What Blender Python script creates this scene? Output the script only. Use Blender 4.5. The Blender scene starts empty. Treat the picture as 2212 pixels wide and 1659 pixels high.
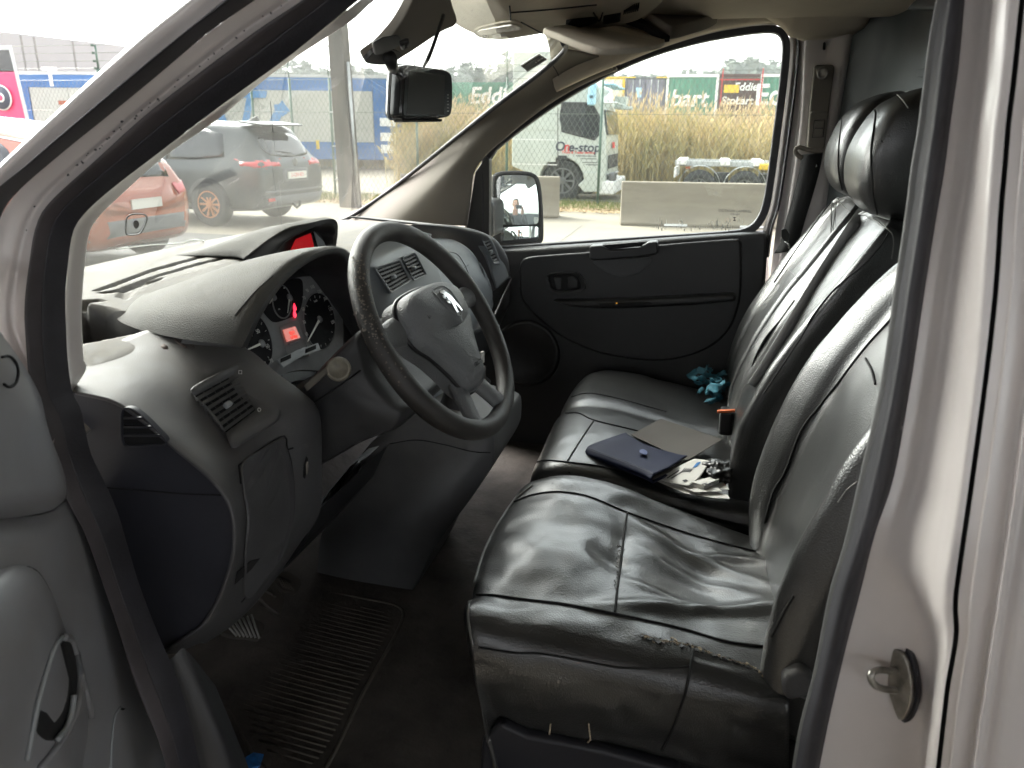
import bpy, bmesh, math, random
from mathutils import Vector, Matrix, noise
from mathutils.bvhtree import BVHTree
from mathutils.geometry import tessellate_polygon

random.seed(7)
scene = bpy.context.scene
col = scene.collection

# ---------------------------------------------------------------- camera
# World frame: X runs to the rear of the van, Y from the driver's side to the passenger's, Z up, yard at z = 0.
FPX, CX, CY = 1662.0, 1106.0, 829.5            # focal length and centre for a 2212 x 1659 picture
EYE = Vector((0.0, -0.62, 1.68))
_down = Vector((-61.0, 5031.0, FPX)).normalized()
_lat = Vector((444.0, -(FPX * FPX - 61.0 * 444.0) / 5031.0, FPX)).normalized()
_lon = _down.cross(_lat)
RW = Matrix((_lon, _lat, -_down))              # rows: world axes in camera axes (x right, y down, z forward)
cam_data = bpy.data.cameras.new("camera")
cam = bpy.data.objects.new("camera", cam_data)
col.objects.link(cam)
cam_data.sensor_width = 36.0
cam_data.lens = 36.0 * FPX / 2212.0
cam_data.clip_start, cam_data.clip_end = 0.02, 2000.0
_m = RW @ Matrix(((1, 0, 0), (0, -1, 0), (0, 0, -1)))
cam.matrix_world = Matrix.Translation(EYE) @ _m.to_4x4()
scene.camera = cam
cam_data.dof.use_dof = True
cam_data.dof.focus_distance = 1.7
cam_data.dof.aperture_fstop = 9.0

# ---------------------------------------------------------------- sky, sun, exposure
SUN_EL, SUN_AZ = math.radians(38), math.radians(-62)   # azimuth from +Y towards +X
sun_dir = Vector((math.sin(SUN_AZ) * math.cos(SUN_EL), math.cos(SUN_AZ) * math.cos(SUN_EL), math.sin(SUN_EL)))
world = bpy.data.worlds.new("World")
scene.world = world
world.use_nodes = True
nt = world.node_tree
nt.nodes.clear()
sky = nt.nodes.new("ShaderNodeTexSky")
sky.sky_type = 'NISHITA'
sky.sun_disc = False
sky.sun_elevation = SUN_EL
sky.sun_rotation = SUN_AZ
sky.dust_density = 4.0
sky.air_density = 1.2
hsv = nt.nodes.new("ShaderNodeHueSaturation")
hsv.inputs["Saturation"].default_value = 0.17      # thin overcast: the blue is washed out of the sky
bg = nt.nodes.new("ShaderNodeBackground")
bg.inputs["Strength"].default_value = 0.15
wo = nt.nodes.new("ShaderNodeOutputWorld")
nt.links.new(sky.outputs[0], hsv.inputs["Color"])
nt.links.new(hsv.outputs[0], bg.inputs["Color"])
nt.links.new(bg.outputs[0], wo.inputs["Surface"])
sun_data = bpy.data.lights.new("sun", 'SUN')
sun_data.energy = 1.0
sun_data.angle = math.radians(35)
sun_data.color = (1.0, 0.95, 0.88)
sun = bpy.data.objects.new("sun", sun_data)
sun.rotation_euler = sun_dir.to_track_quat('Z', 'Y').to_euler()
col.objects.link(sun)
scene.view_settings.view_transform = 'Standard'
scene.view_settings.look = 'None'
scene.view_settings.gamma = 1.0
scene.view_settings.use_curve_mapping = False
scene.view_settings.exposure = 2.88
scene.render.engine = 'CYCLES'
cy = scene.cycles
cy.max_bounces = 9
cy.diffuse_bounces = 4
cy.glossy_bounces = 4
cy.transparent_max_bounces = 16
cy.sample_clamp_indirect = 6.0
cy.use_denoising = True
cy.caustics_reflective = False
cy.caustics_refractive = False

# ---------------------------------------------------------------- from a pixel of the 2212 px picture to a point on a known plane
def ray(px, py):
    return (RW @ Vector((px - CX, py - CY, FPX))).normalized()
def PL(px, py, p0, n):
    d = ray(px, py); n = Vector(n); p0 = Vector(p0)
    return EYE + d * ((p0 - EYE).dot(n) / d.dot(n))
def PY(px, py, Y): return PL(px, py, (0, Y, 0), (0, 1, 0))
def PZ(px, py, Z): return PL(px, py, (0, 0, Z), (0, 0, 1))
def PX(px, py, X): return PL(px, py, (X, 0, 0), (1, 0, 0))
def near_side(px, py, y0):                     # driver's body side, leaning in above the belt
    a = PY(px, py, y0)
    return a if a.z < 1.33 else PL(px, py, (0, y0, 1.33), (0, 1, -0.24))
def far_side(px, py, y0):                      # passenger's body side
    a = PY(px, py, y0)
    return a if a.z < 1.36 else PL(px, py, (0, y0, 1.36), (0, 1, 0.24))

# ---------------------------------------------------------------- helpers
ROOT = {}
def base_of(o):
    while o.parent is not None: o = o.parent
    return ROOT.get(o.name, Vector((0, 0, 0)))
def tag(o, label=None, cat=None, group=None, kind=None):
    if label: o["label"] = label
    if cat: o["category"] = cat
    if group: o["group"] = group
    if kind: o["kind"] = kind
    return o
def thing(name, label, cat, loc=(0, 0, 0), rz=0.0, group=None):
    o = bpy.data.objects.new(name, None)
    o.empty_display_size = 0.1
    col.objects.link(o)
    o.location = loc
    o.rotation_euler = (0, 0, rz)
    ROOT[o.name] = Vector(loc)
    return tag(o, label, cat, group)
def obj(name, verts, faces, mat, parent=None, smooth=True, bevel=0.0, sub=0, solid=0.0, local=False, segs=2, sharp=None):
    """one mesh object; verts in world space unless local"""
    if parent is not None:
        base = Vector((0, 0, 0)) if local else base_of(parent)
    else:
        vs = [Vector(v) for v in verts]
        base = Vector((sum(v.x for v in vs) / len(vs), sum(v.y for v in vs) / len(vs), min(v.z for v in vs)))
    me = bpy.data.meshes.new(name)
    me.from_pydata([tuple(Vector(v) - base) for v in verts], [], faces)
    bm = bmesh.new(); bm.from_mesh(me)
    bmesh.ops.recalc_face_normals(bm, faces=bm.faces)
    bm.to_mesh(me); bm.free()
    me.materials.append(mat)
    if smooth:
        me.shade_smooth()
        if sharp is not None: me.set_sharp_from_angle(angle=math.radians(sharp))
    o = bpy.data.objects.new(name, me)
    col.objects.link(o)
    if parent is not None: o.parent = parent
    else:
        o.location = base; ROOT[o.name] = base
    if solid:
        m = o.modifiers.new("solid", 'SOLIDIFY'); m.thickness = abs(solid); m.offset = -1 if solid > 0 else 1
    if bevel:
        m = o.modifiers.new("bevel", 'BEVEL'); m.width = bevel; m.segments = segs; m.limit_method = 'ANGLE'; m.angle_limit = math.radians(32)
        me.shade_smooth()
        m2 = o.modifiers.new("wn", 'WEIGHTED_NORMAL'); m2.keep_sharp = True
    if sub:
        m = o.modifiers.new("sub", 'SUBSURF'); m.levels = sub; m.render_levels = sub
    return o
def cr(p, n, closed=False):
    """n points along a centripetal-ish Catmull-Rom through p"""
    p = [Vector(a) for a in p]
    if len(p) == 2 and not closed:
        return [p[0].lerp(p[1], i / (n - 1)) for i in range(n)]
    k = len(p)
    def g(i):
        if closed: return p[i % k]
        if i < 0: return p[0] * 2 - p[1]
        if i >= k: return p[-1] * 2 - p[-2]
        return p[i]
    segn = k if closed else k - 1
    cum = [0.0]
    for i in range(segn): cum.append(cum[-1] + max(1e-9, (g(i + 1) - g(i)).length ** 0.7))
    out = []
    m = n if closed else n - 1
    for j in range(n):
        s = cum[-1] * j / m
        i = 0
        while i < segn - 1 and cum[i + 1] < s: i += 1
        t = (s - cum[i]) / (cum[i + 1] - cum[i])
        a, b, c, d = g(i - 1), g(i), g(i + 1), g(i + 2)
        lb = (c - b).length
        m1, m2 = (c - a) * 0.5, (d - b) * 0.5
        if m1.length > lb * 1.5: m1 = m1 * (lb * 1.5 / m1.length)
        if m2.length > lb * 1.5: m2 = m2 * (lb * 1.5 / m2.length)
        t2, t3 = t * t, t * t * t
        out.append(b * (2 * t3 - 3 * t2 + 1) + m1 * (t3 - 2 * t2 + t) + c * (-2 * t3 + 3 * t2) + m2 * (t3 - t2))
    return out
def gridfaces(nr, nc, cr_=False, cc=False):
    f = []
    for i in range(nr if cr_ else nr - 1):
        for j in range(nc if cc else nc - 1):
            a, b = i, (i + 1) % nr
            c, d = j, (j + 1) % nc
            f.append((a * nc + c, a * nc + d, b * nc + d, b * nc + c))
    return f
def surf_pts(rows, nu, nv, cu=False, cv=False):
    """rows: list of point lists (same length or not) -> nv x nu grid"""
    r = [cr(a, nu, cu) for a in rows]
    cols = [cr([r[i][j] for i in range(len(r))], nv, cv) for j in range(nu)]
    return [[cols[j][i] for j in range(nu)] for i in range(nv)]
def surf(name, rows, mat, parent=None, nu=40, nv=20, cu=False, cv=False, solid=0.0, fn=None, caps=False, local=False):
    g = surf_pts(rows, nu, nv, cu, cv)
    if fn: g = [[fn(p, i / (nv - 1), j / max(1, nu - 1)) for j, p in enumerate(row)] for i, row in enumerate(g)]
    verts = [p for row in g for p in row]
    faces = gridfaces(nv, nu, cv, cu)
    if caps:
        faces.append(tuple(range(nu))); faces.append(tuple((nv - 1) * nu + j for j in range(nu)))
    return obj(name, verts, faces, mat, parent, solid=solid, local=local)
def tube_geo(pts, r, closed=False, n=8, flat=1.0, up=None):
    pts = [Vector(p) for p in pts]
    k = len(pts)
    rr = r if isinstance(r, (list, tuple)) else [r] * k
    verts, faces = [], []
    prev = None
    for i, p in enumerate(pts):
        a = pts[(i - 1) % k] if (closed or i > 0) else p
        b = pts[(i + 1) % k] if (closed or i < k - 1) else p
        t = (b - a).normalized() if (b - a).length > 1e-9 else Vector((0, 0, 1))
        if prev is None:
            u = Vector(up) if up is not None else (Vector((0, 0, 1)) if abs(t.z) < 0.9 else Vector((1, 0, 0)))
        else: u = Vector(up) if up is not None else prev
        u = (u - t * u.dot(t)).normalized()
        prev = u
        w = t.cross(u)
        for j in range(n):
            an = 2 * math.pi * j / n
            verts.append(p + u * (math.cos(an) * rr[i] * flat) + w * (math.sin(an) * rr[i]))
    faces = gridfaces(k, n, closed, True)
    if not closed:
        faces.append(tuple(range(n))); faces.append(tuple((k - 1) * n + j for j in range(n)))
    return verts, faces
def tube(name, pts, r, mat, parent=None, closed=False, n=8, samples=0, flat=1.0, up=None, local=False):
    if samples: pts = cr(pts, samples, closed)
    v, f = tube_geo(pts, r, closed, n, flat, up)
    return obj(name, v, f, mat, parent, local=local)
def join_geo(parts):
    V, F = [], []
    for v, f in parts:
        o = len(V); V += list(v); F += [tuple(i + o for i in q) for q in f]
    return V, F
BOXF = [(0, 1, 3, 2), (4, 6, 7, 5), (0, 4, 5, 1), (2, 3, 7, 6), (0, 2, 6, 4), (1, 5, 7, 3)]
def box_geo(c, s, m=None):
    c = Vector(c)
    v = [Vector((x * s[0] / 2, y * s[1] / 2, z * s[2] / 2)) for x in (-1, 1) for y in (-1, 1) for z in (-1, 1)]
    if m is not None: v = [m @ a for a in v]
    return [a + c for a in v], BOXF
def box(name, c, s, mat, parent=None, m=None, bevel=0.0, local=False, segs=2):
    v, f = box_geo(c, s, m)
    return obj(name, v, f, mat, parent, smooth=bool(bevel), bevel=bevel, local=local, segs=segs)
def basis(x, y, z):
    return Matrix((x, y, z)).transposed()
def frame_from(n, up=(0, 0, 1)):
    """columns: right, up, normal"""
    n = Vector(n).normalized(); up = Vector(up)
    r = up.cross(n).normalized(); u = n.cross(r)
    return basis(r, u, n)
def poly_geo(pts, d):
    """closed prism from 3-D outline pts extruded by vector d"""
    pts = [Vector(p) for p in pts]; d = Vector(d); n = len(pts)
    tris = tessellate_polygon([pts])
    v = pts + [p + d for p in pts]
    f = [tuple(t) for t in tris] + [tuple(n + i for i in reversed(t)) for t in tris]
    f += [(i, (i + 1) % n, n + (i + 1) % n, n + i) for i in range(n)]
    return v, f
def ngon_geo(pts, d):
    pts = [Vector(p) for p in pts]; d = Vector(d); n = len(pts)
    return pts + [p + d for p in pts], [tuple(range(n)), tuple(2 * n - 1 - i for i in range(n))] + [(i, (i + 1) % n, n + (i + 1) % n, n + i) for i in range(n)]
def prism(name, pts, d, mat, parent=None, bevel=0.0, local=False, smooth=False, ngon=True, segs=2):
    v, f = (ngon_geo if ngon else poly_geo)(pts, d)
    return obj(name, v, f, mat, parent, smooth=smooth or bool(bevel), bevel=bevel, local=local, segs=segs)
def ring_geo(outer, inner, d):
    """frame between two outlines of equal count, extruded by d"""
    n = len(outer); d = Vector(d)
    v = [Vector(p) for p in outer] + [Vector(p) for p in inner]
    v += [p + d for p in v]
    f = []
    for i in range(n):
        k = (i + 1) % n
        f += [(i, k, n + k, n + i), (2 * n + i, 3 * n + i, 3 * n + k, 2 * n + k), (i, 2 * n + i, 2 * n + k, k), (n + i, n + k, 3 * n + k, 3 * n + i)]
    return v, f
def lathe_geo(profile, n=32, c=(0, 0, 0), m=None):
    """profile [(r, h)] about local z, then matrix m"""
    c = Vector(c); v = []
    for r, h in profile:
        for j in range(n):
            a = 2 * math.pi * j / n
            p = Vector((r * math.cos(a), r * math.sin(a), h))
            v.append((m @ p if m is not None else p) + c)
    f = gridfaces(len(profile), n, False, True)
    f.append(tuple(range(n))); f.append(tuple((len(profile) - 1) * n + j for j in range(n)))
    return v, f
def rrect(w, h, r, n=5):
    out = []
    for cx, cy, a0 in ((w / 2 - r, h / 2 - r, 0), (-w / 2 + r, h / 2 - r, 90), (-w / 2 + r, -h / 2 + r, 180), (w / 2 - r, -h / 2 + r, 270)):
        for i in range(n + 1):
            a = math.radians(a0 + 90 * i / n)
            out.append((cx + r * math.cos(a), cy + r * math.sin(a)))
    return out
def bvh(o):
    me = o.data
    base = base_of(o) if o.parent is not None else o.location
    return BVHTree.FromPolygons([v.co + base for v in me.vertices], [tuple(p.vertices) for p in me.polygons])
def hit(px, py, tree):
    d = ray(px, py)
    loc, nor, _, _ = tree.ray_cast(EYE, d)
    if loc is None:
        loc, nor, _, _ = tree.find_nearest(EYE + d * 1.3)
    if nor.dot(d) > 0: nor = -nor
    return loc, nor
def seam(name, px, tree, mat, parent, r=0.0016, samples=40, sink=0.3, n=6):
    pts = []
    for q in cr([(a, b, 0) for a, b in px], samples):
        l, nn = hit(q.x, q.y, tree)
        pts.append(l + nn * (r * (1 - sink)))
    return tube(name, pts, r, mat, parent, n=n)
def plate(name, px, tree, mat, parent, off=0.0, th=0.004, bevel=0.0015, samples=0, dense=0, segs=2):
    """a thin plate laid on a surface: outline given where it is seen on that surface"""
    if samples: px = [(q.x, q.y) for q in cr([(a, b, 0) for a, b in px], samples, True)]
    pts, ns = [], Vector((0, 0, 0))
    for a, b in px:
        l, nn = hit(a, b, tree); pts.append((l, nn)); ns += nn
    v0 = [l + nn * off for l, nn in pts]; v1 = [l + nn * (off + th) for l, nn in pts]
    n = len(v0)
    tris = tessellate_polygon([v1])
    f = [tuple(t) for t in tris] + [tuple(n + i for i in reversed(t)) for t in tris] + [(i, (i + 1) % n, n + (i + 1) % n, n + i) for i in range(n)]
    if n <= 90: f = [tuple(range(n)), tuple(2 * n - 1 - i for i in range(n))] + f[-n:]
    return obj(name, v0 + v1, f, mat, parent, bevel=bevel, segs=segs)
def text(name, body, size, mat, parent, m, extrude=0.0006, bold=False, shear=0.0, align='CENTER', local=False, space=1.0, squash=1.0):
    """m: 4x4 matrix whose x/y axes carry the lettering"""
    cu = bpy.data.curves.new(name, 'FONT')
    cu.body = body; cu.size = size; cu.extrude = extrude; cu.shear = shear
    cu.align_x = align; cu.align_y = 'CENTER'; cu.space_character = space
    if bold: cu.offset = size * 0.022
    t = bpy.data.objects.new(name, cu)
    col.objects.link(t)
    dg = bpy.context.evaluated_depsgraph_get()
    me = bpy.data.meshes.new_from_object(t.evaluated_get(dg))
    bpy.data.objects.remove(t); bpy.data.curves.remove(cu)
    base = Vector((0, 0, 0)) if (local or parent is None) else base_of(parent)
    me.transform(Matrix.Translation(-base) @ m @ Matrix.Diagonal((squash, 1, 1, 1)))
    me.materials.clear(); me.materials.append(mat)
    me.name = name
    o = bpy.data.objects.new(name, me)
    col.objects.link(o)
    if parent is not None: o.parent = parent
    return o
def at_frame(origin, m3):
    return Matrix.Translation(Vector(origin)) @ m3.to_4x4()
def copy_tree(o, parent=None):
    c = o.copy(); col.objects.link(c)
    if parent is not None: c.parent = parent
    else: ROOT[c.name] = Vector(c.location)
    for ch in o.children: copy_tree(ch, c)
    return c

# ---------------------------------------------------------------- materials
def node_mat(name):
    m = bpy.data.materials.new(name); m.use_nodes = True
    n = m.node_tree; b = n.nodes["Principled BSDF"]
    return m, n, b
def M(name, c, rough=0.5, metal=0.0, var=0.0, vscale=6.0, c2=None, bump=0.0, bscale=400.0, bump2=0.0, b2scale=30.0, coat=0.0, spec=0.5,
      dust=0.0, dustc=(0.33, 0.29, 0.22), dscale=18.0, rvar=0.0, emit=None, estr=0.0, kind='noise', stretch=None, tint=1.0):
    """plain surface with colour variation, fine relief and, on upward faces, settled dust"""
    m, n, b = node_mat(name)
    L = n.links.new
    tc = n.nodes.new("ShaderNodeTexCoord")
    co = tc.outputs["Object"]
    if stretch:
        mp = n.nodes.new("ShaderNodeMapping"); mp.inputs["Scale"].default_value = stretch
        L(co, mp.inputs["Vector"]); co = mp.outputs[0]
    c = tuple(c) + (1.0,)
    b.inputs["Roughness"].default_value = rough
    b.inputs["Metallic"].default_value = metal
    b.inputs["Specular IOR Level"].default_value = spec
    b.inputs["Coat Weight"].default_value = coat
    b.inputs["Coat Roughness"].default_value = 0.08 if rough < 0.28 else 0.24
    colour = None
    if var or c2 is not None:
        nz = n.nodes.new("ShaderNodeTexNoise"); nz.inputs["Scale"].default_value = vscale; nz.inputs["Detail"].default_value = 6
        nz.inputs["Roughness"].default_value = 0.62
        L(co, nz.inputs["Vector"])
        rp = n.nodes.new("ShaderNodeValToRGB")
        rp.color_ramp.elements[0].position = 0.34; rp.color_ramp.elements[1].position = 0.68
        a = c2 + (1.0,) if c2 is not None else tuple(x * (1 - var) for x in c[:3]) + (1.0,)
        rp.color_ramp.elements[0].color = a
        rp.color_ramp.elements[1].color = c if c2 is not None else tuple(min(1, x * (1 + var)) for x in c[:3]) + (1.0,)
        L(nz.outputs["Fac"], rp.inputs[0])
        colour = rp.outputs[0]
        if rvar:
            mr = n.nodes.new("ShaderNodeMapRange")
            mr.inputs["From Min"].default_value = 0.3; mr.inputs["From Max"].default_value = 0.7
            mr.inputs["To Min"].default_value = max(0.02, rough - rvar); mr.inputs["To Max"].default_value = min(1, rough + rvar)
            L(nz.outputs["Fac"], mr.inputs["Value"]); L(mr.outputs[0], b.inputs["Roughness"])
    if dust:
        ge = n.nodes.new("ShaderNodeNewGeometry")
        sp = n.nodes.new("ShaderNodeSeparateXYZ"); L(ge.outputs["Normal"], sp.inputs[0])
        up = n.nodes.new("ShaderNodeMapRange"); up.inputs["From Min"].default_value = 0.25; up.inputs["From Max"].default_value = 0.95
        up.inputs["To Max"].default_value = dust
        L(sp.outputs["Z"], up.inputs["Value"])
        dn = n.nodes.new("ShaderNodeTexNoise"); dn.inputs["Scale"].default_value = dscale; dn.inputs["Detail"].default_value = 8; dn.inputs["Roughness"].default_value = 0.7
        L(co, dn.inputs["Vector"])
        dm = n.nodes.new("ShaderNodeMapRange"); dm.inputs["From Min"].default_value = 0.3; dm.inputs["From Max"].default_value = 0.62
        dm.inputs["To Min"].default_value = 0.35
        L(dn.outputs["Fac"], dm.inputs["Value"])
        mu = n.nodes.new("ShaderNodeMath"); mu.operation = 'MULTIPLY'
        L(up.outputs[0], mu.inputs[0]); L(dm.outputs[0], mu.inputs[1])
        mx = n.nodes.new("ShaderNodeMix"); mx.data_type = 'RGBA'
        if colour is not None: L(colour, mx.inputs["A"])
        else: mx.inputs["A"].default_value = c
        mx.inputs["B"].default_value = dustc + (1.0,)
        L(mu.outputs[0], mx.inputs["Factor"])
        colour = mx.outputs["Result"]
        mr = n.nodes.new("ShaderNodeMapRange"); mr.inputs["To Min"].default_value = rough; mr.inputs["To Max"].default_value = 0.85
        L(mu.outputs[0], mr.inputs["Value"]); L(mr.outputs[0], b.inputs["Roughness"])
    if colour is not None: L(colour, b.inputs["Base Color"])
    else: b.inputs["Base Color"].default_value = c
    h = None
    if bump:
        t = n.nodes.new("ShaderNodeTexVoronoi" if kind == 'leather' else "ShaderNodeTexNoise")
        t.inputs["Scale"].default_value = bscale
        L(co, t.inputs["Vector"])
        bp = n.nodes.new("ShaderNodeBump"); bp.inputs["Strength"].default_value = bump; bp.inputs["Distance"].default_value = 0.002
        L(t.outputs["Distance" if kind == 'leather' else "Fac"], bp.inputs["Height"])
        h = bp.outputs[0]
    if bump2:
        t = n.nodes.new("ShaderNodeTexNoise"); t.inputs["Scale"].default_value = b2scale; t.inputs["Detail"].default_value = 3
        L(co, t.inputs["Vector"])
        bp = n.nodes.new("ShaderNodeBump"); bp.inputs["Strength"].default_value = bump2; bp.inputs["Distance"].default_value = 0.01
        L(t.outputs["Fac"], bp.inputs["Height"])
        if h is not None: L(h, bp.inputs["Normal"])
        h = bp.outputs[0]
    if h is not None: L(h, b.inputs["Normal"])
    if emit:
        b.inputs["Emission Color"].default_value = tuple(emit) + (1.0,); b.inputs["Emission Strength"].default_value = estr
    return m
def glass_mat(name, tint=(0.93, 0.96, 0.94), refl=0.06, rough=0.02, dirt=0.0, scratch=False, dirtc=(0.7, 0.72, 0.68)):
    """thin pane: clear with a mirror-like film; dirt scatters the light that falls on the pane"""
    m = bpy.data.materials.new(name); m.use_nodes = True
    n = m.node_tree; n.nodes.clear(); L = n.links.new
    out = n.nodes.new("ShaderNodeOutputMaterial")
    tr = n.nodes.new("ShaderNodeBsdfTransparent"); tr.inputs[0].default_value = tint + (1,)
    gl = n.nodes.new("ShaderNodeBsdfGlossy"); gl.inputs["Roughness"].default_value = rough
    ge = n.nodes.new("ShaderNodeNewGeometry")             # Schlick reflectance, the same from both sides of the pane
    dt = n.nodes.new("ShaderNodeVectorMath"); dt.operation = 'DOT_PRODUCT'
    L(ge.outputs["Normal"], dt.inputs[0]); L(ge.outputs["Incoming"], dt.inputs[1])
    def mth(op, a, b=None):
        q = n.nodes.new("ShaderNodeMath"); q.operation = op
        for i, x in enumerate((a, b)):
            if x is None: continue
            if isinstance(x, (int, float)): q.inputs[i].default_value = x
            else: L(x, q.inputs[i])
        return q.outputs[0]
    one = mth('SUBTRACT', 1.0, mth('ABSOLUTE', dt.outputs["Value"]))
    frs = mth('ADD', refl, mth('MULTIPLY', 1.0 - refl, mth('POWER', one, 5.0)))
    mx = n.nodes.new("ShaderNodeMixShader")
    L(frs, mx.inputs[0]); L(tr.outputs[0], mx.inputs[1]); L(gl.outputs[0], mx.inputs[2])
    last = mx.outputs[0]
    if dirt:
        df = n.nodes.new("ShaderNodeBsdfDiffuse"); df.inputs[0].default_value = dirtc + (1,)
        tl = n.nodes.new("ShaderNodeBsdfTranslucent"); tl.inputs[0].default_value = dirtc + (1,)
        ds = n.nodes.new("ShaderNodeMixShader"); ds.inputs[0].default_value = 0.6
        L(df.outputs[0], ds.inputs[1]); L(tl.outputs[0], ds.inputs[2])
        tc = n.nodes.new("ShaderNodeTexCoord")
        nz = n.nodes.new("ShaderNodeTexNoise"); nz.inputs["Scale"].default_value = 3.0; nz.inputs["Detail"].default_value = 7
        L(tc.outputs["Object"], nz.inputs["Vector"])
        mr = n.nodes.new("ShaderNodeMapRange"); mr.inputs["From Min"].default_value = 0.3; mr.inputs["From Max"].default_value = 0.7
        mr.inputs["To Min"].default_value = dirt * 0.6; mr.inputs["To Max"].default_value = dirt * 1.3
        L(nz.outputs["Fac"], mr.inputs["Value"])
        fac = mr.outputs[0]
        if scratch:
            for (rot, sc, th, amt) in ((0.5, (7, 330, 60), 0.64, 0.30), (0.72, (11, 430, 90), 0.65, 0.30), (-0.5, (6, 380, 70), 0.68, 0.22), (1.9, (8, 400, 70), 0.68, 0.22), (0.2, (120, 420, 160), 0.69, 0.28)):
                mp = n.nodes.new("ShaderNodeMapping"); mp.inputs["Rotation"].default_value = (0, 0, rot); mp.inputs["Scale"].default_value = sc
                L(tc.outputs["Object"], mp.inputs["Vector"])
                q = n.nodes.new("ShaderNodeTexNoise"); q.inputs["Scale"].default_value = 1.0; q.inputs["Detail"].default_value = 2
                L(mp.outputs[0], q.inputs["Vector"])
                r = n.nodes.new("ShaderNodeMapRange"); r.inputs["From Min"].default_value = th; r.inputs["From Max"].default_value = th + 0.06
                r.inputs["To Max"].default_value = amt
                L(q.outputs["Fac"], r.inputs["Value"])
                pn = n.nodes.new("ShaderNodeTexNoise"); pn.inputs["Scale"].default_value = 4.5; pn.inputs["Detail"].default_value = 4
                sh_ = n.nodes.new("ShaderNodeMapping"); sh_.inputs["Location"].default_value = (rot * 7, sc[0], th * 9)
                L(tc.outputs["Object"], sh_.inputs["Vector"]); L(sh_.outputs[0], pn.inputs["Vector"])
                pr = n.nodes.new("ShaderNodeMapRange"); pr.inputs["From Min"].default_value = 0.46; pr.inputs["From Max"].default_value = 0.62
                L(pn.outputs["Fac"], pr.inputs["Value"])
                mk = n.nodes.new("ShaderNodeMath"); mk.operation = 'MULTIPLY'; L(r.outputs[0], mk.inputs[0]); L(pr.outputs[0], mk.inputs[1])
                ad = n.nodes.new("ShaderNodeMath"); ad.operation = 'ADD'
                L(fac, ad.inputs[0]); L(mk.outputs[0], ad.inputs[1]); fac = ad.outputs[0]
        m2 = n.nodes.new("ShaderNodeMixShader")
        L(fac, m2.inputs[0]); L(last, m2.inputs[1]); L(ds.outputs[0], m2.inputs[2])
        last = m2.outputs[0]
    L(last, out.inputs[0])
    return m
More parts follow.
